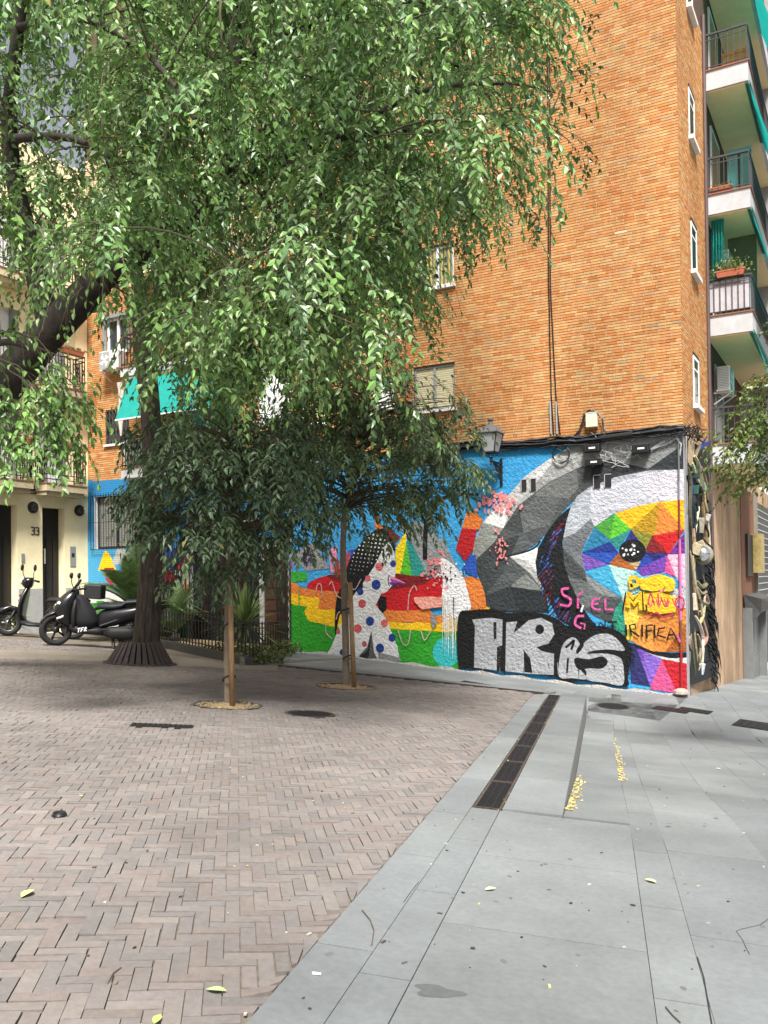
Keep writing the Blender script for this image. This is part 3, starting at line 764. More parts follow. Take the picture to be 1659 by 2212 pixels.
# rainbow facets around the eye
tri = [('#4a9a3c', [(885, 655), (998, 583), (970, 727)]), ('#5fbd35', [(998, 583), (1085, 668), (970, 727)]), ('#f0b820', [(998, 583), (1110, 546), (1242, 520), (1085, 668)]),
       ('#b8901e', [(1242, 520), (1215, 702), (1085, 668)]), ('#e2873c', [(1242, 520), (1374, 672), (1215, 702)]), ('#f3b91b', [(1242, 520), (1375, 508), (1376, 672)]),
       ('#2e8a80', [(970, 727), (1085, 668), (1012, 780)]), ('#2c7fa8', [(885, 655), (970, 737), (820, 797)]), ('#8a8a34', [(1085, 668), (1212, 702), (1168, 772), (1105, 700)]),
       ('#33307a', [(1050, 740), (1085, 672), (1130, 735)]), ('#c81f22', [(1200, 703), (1377, 673), (1290, 806)]), ('#7d1f26', [(1200, 703), (1290, 806), (1160, 792)]), ('#6f2d86', [(1377, 690), (1379, 802), (1290, 806)]),
       ('#22388c', [(820, 797), (972, 737), (1018, 797)]), ('#2a55b4', [(820, 797), (1018, 797), (964, 860)]), ('#7b56b6', [(815, 800), (960, 860), (838, 895)]),
       ('#a85f2c', [(964, 860), (1018, 798), (1115, 890), (1060, 894)]), ('#c2a877', [(1112, 890), (1060, 840), (1152, 848)]), ('#232b72', [(1163, 795), (1290, 802), (1190, 860)]), ('#2a47a4', [(1163, 795), (1215, 852), (1115, 888)]),
       ('#7242a8', [(1115, 888), (1282, 810), (1268, 905), (1150, 927)]), ('#d5588f', [(1282, 810), (1330, 930), (1268, 905)]), ('#edb6cc', [(1282, 808), (1379, 802), (1385, 1000), (1330, 930)]),
       ('#46aad2', [(838, 905), (964, 862), (1040, 1042)]), ('#b6e2dc', [(964, 862), (1100, 894), (1152, 930), (1120, 1010), (1040, 1042)]), ('#6ec3d6', [(1100, 900), (1152, 927), (1268, 905), (1160, 1010), (1120, 1010)]),
       ('#c5c7ca', [(1300, 1000), (1386, 985), (1388, 1100), (1290, 1070)]), ('#f0c94a', [(1040, 1042), (1160, 1010), (1135, 1150), (1110, 1280), (1060, 1272)]), ('#2f8f74', [(1036, 1050), (1060, 1272), (975, 1190), (1000, 1100)]),
       ('#e08c40', [(1135, 1130), (1200, 1090), (1387, 1100), (1390, 1335), (1200, 1335), (1090, 1280)]), ('#e9b43c', [(1160, 1010), (1300, 1000), (1290, 1090), (1135, 1140)]), ('#a75c28', [(1390, 1180), (1391, 1335), (1270, 1337)]), ('#efa04a', [(1135, 1140), (1110, 1280), (1200, 1335), (1230, 1200)])]
q.layer()
for c, p in tri: q.poly(c, p, False)
q.poly('#17181c', [(1060, 1280), (1120, 1300), (1210, 1335), (1300, 1342), (1392, 1340), (1393, 1368), (1290, 1370), (1180, 1345), (1100, 1315)])
q.poly('#d7d8d8', [(1120, 1318), (1200, 1350), (1300, 1372), (1393, 1368), (1393, 1400), (1280, 1385), (1180, 1355)])
for c, p in (('#2c2f63', [(1075, 1290), (1115, 1315), (1190, 1525), (1085, 1505)]), ('#6f4bb0', [(1115, 1315), (1160, 1330), (1150, 1400), (1190, 1525)]), ('#8462c4', [(1160, 1335), (1252, 1375), (1190, 1525), (1150, 1400)]),
             ('#d2548a', [(1252, 1375), (1337, 1560), (1185, 1540)]), ('#c01f2c', [(1252, 1375), (1393, 1400), (1396, 1590), (1337, 1560)])): q.poly(c, p, False)
q.blob('#15161a', 1093, 787, 73, 63)
q.layer()
for k in range(15):
    a = random.uniform(0, 6.28); r = random.uniform(.1, .85); q.blob('#e8e8e8', 1093+70*r*math.cos(a), 787+60*r*math.sin(a), 5 if k % 3 else 8, 5 if k % 3 else 8, 8, new=False)
q.jit = 0
# ---- left half: hills, stripes, tree, dotted figure  (second set of coordinates)
q.conv = cB
q.poly('#2f9a28', [(80, 1235), (400, 1330), (1310, 1430), (1310, 1720), (80, 1640)])
q.smooth('#f2c21c', [(85, 1170), (200, 1195), (300, 1200), (420, 1290), (800, 1370), (1000, 1380), (1300, 1290), (1510, 1270), (1500, 1300), (1310, 1320), (1300, 1445), (1000, 1440), (780, 1430), (560, 1440), (400, 1415), (300, 1390), (215, 1370), (185, 1300), (200, 1270), (85, 1245)])
q.smooth('#e0813a', [(90, 1090), (200, 1140), (420, 1150), (900, 1170), (1200, 1180), (1310, 1070), (1450, 1070), (1500, 1280), (1380, 1290), (1110, 1280), (1130, 1330), (1200, 1345), (1160, 1390), (960, 1380), (770, 1375), (560, 1300), (400, 1290), (290, 1285), (290, 1210), (200, 1200), (85, 1165)])
q.smooth('#c41b22', [(205, 1110), (290, 1060), (430, 1040), (850, 1040), (1100, 1060), (1220, 1060), (1220, 1190), (1030, 1200), (1020, 1250), (1040, 1290), (780, 1290), (560, 1180), (420, 1160), (240, 1145)])
q.smooth('#7a1a1e', [(350, 1050), (420, 1035), (850, 1035), (1090, 1055), (1040, 1110), (860, 1140), (700, 1150), (440, 1095)])
q.blob('#35b5b8', 1215, 1600, 100, 110)
q.poly('#39a03a', [(85, 1015), (200, 1015), (205, 1080), (90, 1095)])
for c, p in (('#8f61b8', [(85, 850), (130, 880), (140, 920), (85, 1000)]), ('#8f8f92', [(130, 870), (250, 800), (370, 990), (200, 1010), (130, 940)]), ('#a77cc4', [(180, 900), (240, 880), (230, 960), (190, 985)]), ('#e28db0', [(360, 850), (425, 830), (400, 1025), (375, 1020)]), ('#cf2a32', [(400, 1025), (425, 900), (450, 1040)]),
             ('#3858b0', [(500, 860), (560, 850), (520, 950), (490, 1000)]), ('#b44a5e', [(480, 880), (520, 880), (490, 1030), (450, 1040)]), ('#f2d424', [(845, 850), (922, 715), (925, 800), (880, 1030), (845, 1030)]), ('#58b62c', [(925, 790), (965, 1045), (880, 1030)]), ('#2d8f86', [(925, 720), (1090, 940), (1085, 1050), (965, 1045)]), ('#8f9496', [(860, 700), (1010, 640), (1200, 800), (1300, 1000), (1085, 1050), (930, 740)])): q.poly(c, p, c == '#8f61b8')
# bare black tree with buds
q.curve('#121318', [(1060, 920), (1060, 780), (1075, 640), (1130, 540), (1170, 490)], 34); q.curve('#121318', [(1150, 510), (1230, 460), (1290, 380), (1315, 300)], 16); q.curve('#121318', [(1290, 385), (1350, 350), (1430, 295)], 9)
q.curve('#121318', [(1180, 480), (1280, 455), (1440, 455)], 16); q.curve('#121318', [(1390, 470), (1440, 500), (1500, 520)], 7); q.blob('#121318', 1430, 290, 11, 11)
# white and dotted bird-like figure with a dark mane
q.smooth('#141519', [(690, 720), (760, 680), (830, 720), (840, 860), (790, 850), (720, 960), (640, 1050), (600, 1140), (480, 1240), (440, 1330), (410, 1480), (405, 1360), (420, 1200), (470, 1080), (500, 960), (560, 850), (630, 770)])
q.poly('#141519', [(720, 1190), (780, 1200), (780, 1290), (740, 1330), (715, 1260)])
q.poly('#e4792b', [(690, 590), (730, 600), (720, 660), (760, 700), (700, 710)]); q.poly('#8b1f22', [(790, 700), (880, 760), (850, 800), (800, 760)], False)
q.smooth('#dadada', [(790, 800), (835, 880), (845, 1000), (840, 1060), (810, 1130), (740, 1175), (610, 1120), (650, 1040), (700, 960), (740, 880)])
q.poly('#8f9091', [(610, 1120), (740, 1175), (680, 1290), (560, 1220)]); q.poly('#dcdcdc', [(560, 1160), (620, 1130), (740, 1180), (700, 1260), (770, 1340), (860, 1560), (880, 1690), (620, 1660), (330, 1640), (380, 1560), (470, 1340), (520, 1220)])
q.poly('#5a5b5d', [(670, 1440), (690, 1600), (720, 1660), (560, 1650), (640, 1560)]); q.poly('#242528', [(672, 1450), (640, 1590), (570, 1640), (650, 1640)]); q.poly('#8e8f90', [(720, 1600), (880, 1640), (880, 1690), (720, 1665)])
q.poly('#e08fb4', [(800, 1040), (925, 1100), (820, 1075)]); q.poly('#c03c8c', [(805, 1065), (925, 1100), (815, 1095)], False); q.poly('#3b3aa0', [(800, 1090), (925, 1100), (810, 1112)], False)
q.curve('#111214', [(800, 1040), (792, 1080), (800, 1120)], 7)
q.layer()
for c, x, y, r in (('#d5696c', 728, 980, 28), ('#1f3f8c', 828, 958, 22), ('#1f3f8c', 705, 1110, 33), ('#d5696c', 645, 1065, 20), ('#1f3f8c', 590, 1160, 24), ('#c4545f', 603, 1248, 28), ('#1f3f8c', 660, 1375, 30), ('#d5565f', 573, 1428, 28), ('#d5696c', 765, 1390, 26), ('#1f3f8c', 820, 1495, 26), ('#1f3f8c', 733, 1570, 30), ('#b1505c', 620, 1540, 18), ('#1f3f8c', 460, 1600, 20), ('#c4545f', 430, 1450, 16), ('#1f3f8c', 510, 1300, 26)): q.blob(c, x, y, r, r*1.15, 14, new=False)
q.blob('#111214', 753, 962, 8, 16)
q.layer()
for i in range(11):
    for j in range(11):
        x, y = 520+i*28-j*6, 730+j*29+i*3
        if in_poly((x, y), [(650, 740), (770, 750), (770, 850), (700, 940), (620, 1000), (520, 1050), (505, 960), (560, 850)]): q.blob('#dcdcdc', x, y, max(2.5, 9-j*.7), max(2.5, 9-j*.7), 8, new=False)
# red and orange brush shape, splashes of pink and white
q.poly('#b31820', [(1285, 850), (1330, 690), (1440, 680), (1410, 860), (1350, 940)]); q.poly('#e07a35', [(1330, 700), (1360, 590), (1420, 575), (1480, 640), (1450, 710)]); q.poly('#2a55b4', [(1325, 1000), (1390, 890), (1430, 900), (1440, 1065)], False)
q.smooth('#ececec', [(1170, 930), (1220, 930), (1330, 1040), (1380, 1200), (1390, 1290), (1300, 1360), (1190, 1260), (1190, 1080)])
q.layer()
for k in range(60):
    x, y = random.gauss(1140, 50), random.gauss(990, 60); q.blob('#e58a8a', x, y, random.uniform(4, 14), random.uniform(4, 16), 7, .4, False)
for k in range(70):
    x, y = random.gauss(1590, 70), random.gauss(510, 45); q.blob('#ec9092', x, y, random.uniform(4, 17), random.uniform(6, 24), 7, .5, False)
for k in range(30):
    x, y = random.gauss(1600, 30), random.gauss(850, 90); q.blob('#e58a8a', x, y, random.uniform(4, 12), random.uniform(4, 18), 7, .5, False)
for k in range(26):
    x = random.uniform(1190, 1300); q.stroke('#eeeeee', [(x, 1200), (x+random.uniform(-3, 3), random.uniform(1400, 1690))], random.uniform(3, 9), new=k % 9 == 0, taper=True)
q.layer()
for k in range(40): q.blob(random.choice(['#ececec', '#141519']), random.gauss(1240, 70), random.gauss(1010, 50), random.uniform(3, 9), random.uniform(3, 12), 6, .5, False)
q.poly('#8d8d8b', [(1110, 1310), (1140, 1320), (1150, 1400), (1120, 1430), (1105, 1370)])
q.poly('#e8a090', [(985, 1200), (1110, 1195), (1195, 1205), (1190, 1270), (1040, 1290), (985, 1230)])
for pts in ([(275, 1160), (285, 1110), (310, 1110), (320, 1200)], [(370, 1110), (390, 1090), (420, 1180), (460, 1210)], [(500, 1090), (530, 1130), (560, 1140), (600, 1070)], [(940, 1295), (950, 1180), (985, 1115), (1005, 1150)], [(870, 1440), (900, 1530), (940, 1540), (960, 1440)], [(1035, 1440), (1060, 1510), (1110, 1440)], [(345, 1400), (350, 1460), (390, 1500)], [(420, 1360), (440, 1310), (490, 1320)]): q.curve('#c9a7a4', pts, 7)
q.stroke('#3da033', [(150, 1130), (155, 1590)], 8)
# ---- silver block letters with a black outline
q.conv = cA
q.smooth('#0d0d0f', [(150, 1140), (220, 1110), (330, 1105), (420, 1125), (520, 1120), (620, 1130), (690, 1160), (760, 1205), (850, 1195), (960, 1200), (1040, 1250), (1085, 1310), (1085, 1370), (1070, 1480), (1060, 1520), (850, 1490), (700, 1475), (480, 1450), (210, 1425), (150, 1400)])
q.smooth('#0d0d0f', [(690, 1215), (800, 1200), (920, 1195), (1020, 1225), (1080, 1290), (1090, 1370), (1065, 1450), (1062, 1525), (850, 1495), (690, 1475)])
sv_ = '#a4a6aa'
q.poly(sv_, [(225, 1160), (330, 1150), (390, 1160), (388, 1300), (360, 1310), (358, 1437), (235, 1420), (240, 1200)])
q.poly(sv_, [(410, 1175), (470, 1170), (450, 1235), (530, 1165), (600, 1150), (660, 1180), (672, 1240), (640, 1290), (575, 1310), (670, 1345), (668, 1460), (530, 1455), (405, 1440)])
q.smooth(sv_, [(722, 1290), (770, 1256), (806, 1285), (812, 1340), (790, 1400), (850, 1480), (770, 1478), (698, 1470), (700, 1370)])
q.smooth(sv_, [(800, 1345), (830, 1290), (900, 1242), (985, 1245), (1055, 1325), (960, 1322), (880, 1330), (850, 1345), (955, 1345), (1030, 1370), (1048, 1430), (1042, 1515), (950, 1503), (850, 1487), (845, 1440), (800, 1400)])
q.smooth('#0d0d0f', [(815, 1290), (832, 1300), (800, 1345), (790, 1330)])
q.poly('#0d0d0f', [(340, 1175), (357, 1172), (357, 1265), (342, 1270)])
q.blob('#0d0d0f', 592, 1213, 24, 26); q.poly('#0d0d0f', [(505, 1325), (540, 1370), (552, 1450), (508, 1445)]); q.poly('#0d0d0f', [(575, 1310), (640, 1300), (700, 1330), (690, 1350), (600, 1330)], False)
q.smooth('#0d0d0f', [(782, 1370), (860, 1375), (930, 1360), (962, 1390), (930, 1425), (860, 1425), (800, 1430)]); q.poly('#0d0d0f', [(740, 1370), (752, 1368), (745, 1450), (735, 1450)], False); q.curve('#0d0d0f', [(735, 1310), (760, 1290), (778, 1275), (765, 1320)], 13)
q.poly('#0d0d0f', [(395, 1180), (408, 1180), (404, 1440), (362, 1437), (366, 1320), (395, 1300)])
# overspray and drips around the letters
d_keep = q.d
def dots(hexc, n, fn, r0, r1):
    for k in range(n):
        x, y = fn(); q.d = d_keep+.0002+(k % 9)*.0001; c = lin(hexc); q.mb.col = tuple(v*.82 for v in c); r = random.uniform(r0, r1); q.mb.poly([q.pt(x+r*math.cos(a), y+r*math.sin(a)) for a in (0, 1.26, 2.51, 3.77, 5.03)])
edge = [(150, 1140), (220, 1112), (330, 1105), (420, 1125), (520, 1120), (620, 1130), (690, 1160), (760, 1205), (850, 1195), (960, 1200), (1040, 1240), (1085, 1310), (1088, 1380), (1070, 1480)]
def on_edge():
    i = random.randrange(len(edge)-1); t = random.random(); return lerp(edge[i][0], edge[i+1][0], t)+random.gauss(0, 9), lerp(edge[i][1], edge[i+1][1], t)+random.gauss(0, 9)
dots('#101012', 700, on_edge, 1.2, 4)
dots('#8b8d91', 260, lambda: (random.uniform(235, 380), random.uniform(1180, 1420)), .8, 2.6)
dots('#8b8d91', 200, lambda: (random.uniform(420, 500), random.uniform(1200, 1430)), .8, 2.6)
dots('#141416', 160, lambda: (random.gauss(1200, 90), random.gauss(1080, 60)), 1, 3)
q.d = d_keep+.0013
for k in range(16):
    x = random.uniform(160, 1060); y = random.uniform(1380, 1440); q.stroke(random.choice(['#101012', '#8f9196']), [(x, y), (x+1, y+random.uniform(25, 70))], random.uniform(2.5, 5), taper=True)
# ---- handwriting
pk = '#d95a9c'
q.curve(pk, [(748, 990), (715, 995), (720, 1025), (760, 1050), (750, 1085), (705, 1078)], 13); q.stroke(pk, [(800, 1045), (800, 1095)], 12); q.stroke(pk, [(800, 1025), (825, 1010)], 9); q.stroke('#e8e8e8', [(828, 1085), (818, 1115)], 11)
q.curve(pk, [(915, 1050), (885, 1050), (880, 1095), (920, 1105)], 11); q.stroke(pk, [(885, 1075), (910, 1073)], 10); q.stroke(pk, [(948, 1050), (950, 1105), (990, 1105)], 12)
q.curve(pk, [(830, 1140), (795, 1145), (785, 1185), (815, 1205)], 13); q.stroke(pk, [(815, 1180), (838, 1185), (835, 1210)], 9)
bk = '#121216'
q.curve(bk, [(895, 1185), (880, 1180), (885, 1200)], 9)
for pts in ([(870, 1165), (872, 1200)], [(915, 1200), (920, 1175), (945, 1200), (948, 1170)], [(965, 1175), (1010, 1172)], [(988, 1175), (990, 1220)], [(1090, 1245), (1080, 1190), (1110, 1185), (1115, 1210), (1085, 1218), (1130, 1250)], [(1060, 1190), (1065, 1240)], [(1148, 1190), (1150, 1250)], [(1175, 1260), (1172, 1192), (1205, 1190)], [(1175, 1222), (1200, 1220)], [(1215, 1192), (1218, 1258)], [(1270, 1205), (1240, 1210), (1232, 1245), (1275, 1258)], [(1285, 1268), (1305, 1205), (1335, 1265)], [(1292, 1245), (1325, 1240)]): q.stroke(bk, pts, 10)
yl = '#f2c428'
for pts, w in (([(1090, 990), (1085, 935), (1120, 935), (1125, 970), (1090, 975)], 20), ([(1145, 940), (1150, 985), (1185, 985), (1190, 935)], 20), ([(1200, 945), (1250, 935)], 20), ([(1225, 945), (1228, 995)], 20), ([(1290, 940), (1265, 960), (1275, 995), (1315, 990), (1315, 950), (1290, 940)], 20)): q.curve(yl, pts, w)
q.blob('#f2c428', 1235, 965, 90, 45, 20, .12)
for pts in ([(1240, 1000), (1255, 1015), (1270, 990)], ): q.curve('#b04a8a', pts, 9)
q.poly('#f0c028', [(1060, 1090), (1065, 1010), (1090, 1010), (1105, 1050), (1135, 1005), (1160, 1010), (1160, 1110), (1130, 1110), (1130, 1060), (1105, 1090), (1085, 1060), (1085, 1100)])
q.poly('#f0c028', [(1160, 1020), (1240, 1010), (1340, 1040), (1330, 1120), (1240, 1130), (1160, 1110)])
for pts in ([(1045, 1110), (1060, 1010), (1100, 1060), (1150, 1000), (1155, 1110)], [(1170, 1080), (1175, 1110), (1165, 1112)]): q.stroke(bk, pts, 9)
rd = '#c8325a'
for pts in ([(1180, 1080), (1195, 1020), (1215, 1080)], [(1235, 1020), (1238, 1080)], [(1250, 1040), (1275, 1090), (1290, 1045)], [(1190, 1135), (1230, 1122), (1260, 1145), (1320, 1130)], [(1350, 1035), (1330, 1060), (1345, 1110), (1375, 1085), (1370, 1045), (1350, 1035)]): q.curve(rd, pts, 8)
for k in range(4): q.curve('#d8486a', [(1180+k*45, 1050), (1195+k*45, 1090), (1205+k*45, 1060)], 6)
q.curve('#d860a0', [(1340, 1240), (1355, 1280)], 10)
q.conv = lambda x, y: (x, y)
q.layer(); q.mb.col = (.42, .40, .37); xs_ = np.linspace(xl, xr, 40)
for a_, b_ in zip(xs_[:-1], xs_[1:]): q.mb.quad((a_, YW-q.d, zb(a_)-.2), (b_, YW-q.d, zb(b_)-.2), (b_, YW-q.d, zb(b_)+.09+.03*math.sin(b_*7)), (a_, YW-q.d, zb(a_)+.09+.03*math.sin(a_*7)))
q.mb.build('mural', m_paint, BLD, label='colourful faceted mural with silver block letters sprayed over it')
# ---- painted brick at the left (blue band, cones, stripes)
m_pbrick = M('painted_brick', rough=.7, var=.06, vscale=7, attr=True, spec=.3)
nn = m_pbrick.node_tree; geo = nn.nodes.new('ShaderNodeNewGeometry'); sp = nn.nodes.new('ShaderNodeSeparateXYZ'); nn.links.new(geo.outputs['Position'], sp.inputs[0])
cmb = nn.nodes.new('ShaderNodeCombineXYZ'); nn.links.new(sp.outputs['X'], cmb.inputs['X']); nn.links.new(sp.outputs['Z'], cmb.inputs['Y'])
bt = nn.nodes.new('ShaderNodeTexBrick'); bt.inputs['Scale'].default_value = 1; bt.inputs['Brick Width'].default_value = .25; bt.inputs['Row Height'].default_value = .0625; bt.inputs['Mortar Size'].default_value = .008; bt.inputs['Mortar Smooth'].default_value = .2
bt.inputs['Color1'].default_value = bt.inputs['Color2'].default_value = (1, 1, 1, 1); bt.inputs['Mortar'].default_value = (0, 0, 0, 1)
nn.links.new(cmb.outputs[0], bt.inputs['Vector']); bpn = nn.nodes.new('ShaderNodeBump'); bpn.inputs['Strength'].default_value = 1; bpn.inputs['Distance'].default_value = .03
nn.links.new(bt.outputs['Color'], bpn.inputs['Height']); nn.links.new(bpn.outputs[0], nn.nodes['Principled BSDF'].inputs['Normal'])
q = Paint(cL, -.002)
class PH_(Paint): pass
def cutpoly(hexc, pts):                          # paint only outside the openings: grid of small cells kept when inside the shape
    q.layer(); q.mb.col = tuple(v*.82 for v in lin(hexc)); W = [wal(*cL(*p)) for p in pts]; P2 = [(w_.x, w_.z) for w_ in W]
    u0, u1, v0, v1 = min(p[0] for p in P2), max(p[0] for p in P2), min(p[1] for p in P2), max(p[1] for p in P2)
    n = max(1, int((v1-v0)/.0625)); 
    for k in range(n):
        a, b = lerp(v0, v1, k/n), lerp(v0, v1, (k+1)/n); m = (a+b)/2; xs = []
        for i in range(len(P2)):
            (x0, z0), (x1, z1) = P2[i-1], P2[i]
            if (z0 > m) != (z1 > m): xs.append(x0+(m-z0)*(x1-x0)/(z1-z0))
        xs.sort()
        for s0, s1 in zip(xs[::2], xs[1::2]):
            for r in holes_rects(max(s0, -20.93), min(s1, -13.35), a, b, [GW1, GW2, ENT, DOOR]): FW.rect(q.mb, *r, q.d)
cutpoly('#2f86bd', [(705, 380), (3000, 380), (3000, 960), (705, 1000)])
cutpoly('#4aa3d0', [(705, 900), (3000, 900), (3000, 1180), (705, 1320)])
cutpoly('#d8d8d4', [(700, 1290), (1560, 1100), (2450, 1040), (2450, 1900), (700, 1900)])
cutpoly('#3f9a3a', [(700, 1400), (850, 1380), (860, 1900), (700, 1900)])
cutpoly('#f0c818', [(800, 1130), (850, 980), (870, 975), (900, 1010), (950, 1130)])
cutpoly('#b9bab4', [(910, 1080), (960, 950), (1030, 960), (1060, 1080)])
cutpoly('#dd7a34', [(1020, 1090), (1070, 965), (1100, 965), (1150, 1070)])
cutpoly('#2446a0', [(1330, 1010), (1360, 950), (1540, 950), (1540, 1130), (1390, 1130)])
cutpoly('#c4262c', [(1440, 1130), (1470, 1050), (1540, 1000), (1540, 1130)])
cutpoly('#8f928e', [(1310, 1040), (1340, 1040), (1390, 1130), (1310, 1130)])
cutpoly('#b02030', [(850, 1120), (930, 1110), (930, 1300), (860, 1200)])
cutpoly('#c8202c', [(1300, 1135), (1400, 1140), (1440, 1190), (1420, 1245), (1300, 1250)])
cutpoly('#e25a94', [(1300, 1150), (1340, 1150), (1370, 1200), (1340, 1245), (1300, 1245)])
cutpoly('#e0823c', [(1480, 1140), (1600, 1130), (1600, 1350), (1480, 1350), (1520, 1230)])
cutpoly('#f0c020', [(1470, 1350), (1560, 1350), (1550, 1390), (1520, 1440), (1470, 1460)])
cutpoly('#3a9a34', [(1465, 1560), (1600, 1480), (1700, 1700), (1300, 1760), (1290, 1640)])
cutpoly('#e2e2de', [(1650, 1130), (2440, 1100), (2440, 1400), (1650, 1500)])
q.mb.build('painted_brick_mural', m_pbrick, BLD, label='blue and striped paint over the brick beside the entrance')
# ================================================================== CREAM HOUSE
m_cream = M('cream_render', (.86, .75, .48), .9, .06, 3, .15, 30, stain=.10)
m_plinth = M('grey_plinth', (.36, .36, .35), .9, .12, 6, .2, 40)
HS = thing('cream_house', 'cream rendered house number 33 with iron balconies and dark doorways', 'house', (XY, 15, 0))
def frect(px0, py0, px1, py1):
    cx, cy = (px0+px1)/2, (py0+py1)/2; return [fac(px0, cy, XY).y, fac(px1, cy, XY).y, fac(cx, py1, XY).z, fac(cx, py0, XY).z]
D1 = frect(92, 1097, 140, 1330); D2 = frect(-30, 1089, 38, 1330); D1[2] = D2[2] = -.1
V1 = frect(84, 850, 140, 1050); V2 = frect(-30, 850, 40, 1030); V1[2], V2[2] = 4.2, 4.3
V3 = [V1[0], V1[1], 7.1, 9.1]; V4 = [V2[0], V2[1], 7.1, 9.1]; V5 = [V1[0], V1[1], 10.1, 12.1]; V6 = [V2[0], V2[1], 10.1, 12.1]
hh = [D1, D2, V1, V2, V3, V4, V5, V6]
mb = MB()
for r in holes_rects(4, YW-.002, -.5, 14, hh): FY.rect(mb, *r, 0)
for h in hh: FY.reveal(mb, *h, .28)
mb.quad((XY, 4, 14), (XY, YW, 14), (XY-10, YW, 14), (XY-10, 4, 14)); mb.build('wall', m_cream, HS)
mb = MB(); FY.box(mb, D1[1]+.02, YW-.3, -.5, 1.2, .002, .03); FY.box(mb, D2[1]+.02, D1[0]-.02, -.5, 1.2, .002, .03); FY.box(mb, 8, D2[0]-.02, -.5, 1.2, .002, .03); mb.build('plinth', m_plinth, HS)
mb = MB(); FY.box(mb, YW-.45, YW-.02, 4.0, 14, .001, .06); mb.build('pilaster', m_cream, HS)
mb = MB(); FY.box(mb, 8, YW-.02, 9.75, 9.9, .0, .12); mb.build('string_course', m_cream, HS)
for d in (D1, D2):
    mb = MB(); FY.rect(mb, *d, -.27); o = mb.build('door', M('black_door', (.012, .011, .011), .4, .2, 5), HS)
    mb = MB()
    for k in range(3): FY.box(mb, lerp(d[0], d[1], .12+k*.3), lerp(d[0], d[1], .34+k*.3), d[2]+.5, d[3]-.9, -.268, -.255)
    mb.build('door_panel', M('black_door', (.012, .011, .011), .4), o)
p = fac(101, 1199, XY); mb = MB(); FY.box(mb, p.y-.03, p.y+.03, p.z-.25, p.z+.2, -.25, -.235); FY.box(mb, p.y+.1, p.y+.15, p.z-.25, p.z+.2, -.25, -.235); mb.build('door_glint', M('pale_glint', (.7, .75, .75), .2), HS)  # pale bars set on the door as a painted glint
for v in (V1, V2, V3, V4, V5, V6):
    o = window(FY, v, HS, m_whitealu, 2, None, m_paneG, .2, .06, None, (m_white, .98))
    mb = MB(); 
    for k in range(2): FY.box(mb, v[0] if k == 0 else v[1]-.18, v[0]+.18 if k == 0 else v[1], v[2], v[3], -.15, .0)
    mb.build('shutter', M('grey_green_shutter', (.2, .21, .19), .7), o)
def iron_balcony(u0, u1, z, out=.55):
    mb = MB(); FY.box(mb, u0, u1, z-.2, z, .002, out); FY.box(mb, u0+.04, u1-.04, z-.32, z-.2, .002, out-.08); o = mb.build('balcony', M('stained_stone', (.5, .42, .27), .9, .15, 8, .2, 40, stain=.3), HS)
    mb = MB(); FY.box(mb, u0-.02, u1+.02, z+.001, z+.03, .002, out+.02); mb.build('coping', M('terracotta_coping', (.25, .1, .06), .8), o)
    m = MB(); zt = z+1.05
    def side(a, b, n):
        for zz in (zt, zt-.14, z+.28, z+.14): m.bar(a+Vector((0, 0, zz)), b+Vector((0, 0, zz)), .022 if zz < zt else .035)
        for k in range(n+1):
            p_ = a.lerp(b, k/n); q0 = z+.28 if k % 3 else z+.03; q1 = zt-.14 if k % 3 != 1 else zt
            m.bar(p_+Vector((0, 0, q0)), p_+Vector((0, 0, q1)), .018)
        for k in range(0, n-1, 3):
            p_, q_ = a.lerp(b, (k+1)/n), a.lerp(b, min(1, (k+2)/n)); m.bar(p_+Vector((0, 0, z+.45)), q_+Vector((0, 0, z+.75)), .014); m.bar(p_+Vector((0, 0, z+.75)), q_+Vector((0, 0, z+.45)), .014); 
            m.bar(p_+Vector((0, 0, z+.78)), q_+Vector((0, 0, z+.78)), .014); m.bar(p_+Vector((0, 0, z+.42)), q_+Vector((0, 0, z+.42)), .014)
    side(FY.p(u0+.03, 0, out-.03), FY.p(u1-.03, 0, out-.03), 13); side(FY.p(u0+.03, 0, .02), FY.p(u0+.03, 0, out-.03), 5); side(FY.p(u1-.03, 0, .02), FY.p(u1-.03, 0, out-.03), 5)
    m.build('railing', m_black, o); return o
for z in (4.2, 7.05, 9.95):
    iron_balcony(16.75, 18.2, z); iron_balcony(14.6, 16.3, z)
mb = MB(); p = fac(75, 1147, XY)
def digit3(mb, u, v, s):
    pts = [(0, 1), (.55, 1), (.55, .55), (.2, .55), (.55, .5), (.55, 0), (0, 0)]
    for a, b in zip(pts[:-1], pts[1:]): mb.bar(FY.p(u+a[0]*s, v+a[1]*s, .012), FY.p(u+b[0]*s, v+b[1]*s, .012), .028, .012, FY.N)
digit3(mb, p.y-.13, p.z-.1, .2); digit3(mb, p.y+.02, p.z-.1, .2); mb.build('house_number', m_black, HS)
p = fac(157, 1202, XY); mb = MB(); FY.box(mb, p.y-.1, p.y+.1, p.z-.3, p.z+.3, .001, .02); o = mb.build('intercom', m_greyalu, HS)
mb = MB(); FY.box(mb, p.y-.05, p.y+.05, p.z-.02, p.z+.1, .021, .026); mb.build('speaker_grid', m_black, o)
p = fac(49, 1205, XY); mb = MB(); FY.box(mb, p.y-.05, p.y+.05, p.z-.12, p.z+.12, .001, .025); mb.build('bell_plate', m_greyalu, HS)
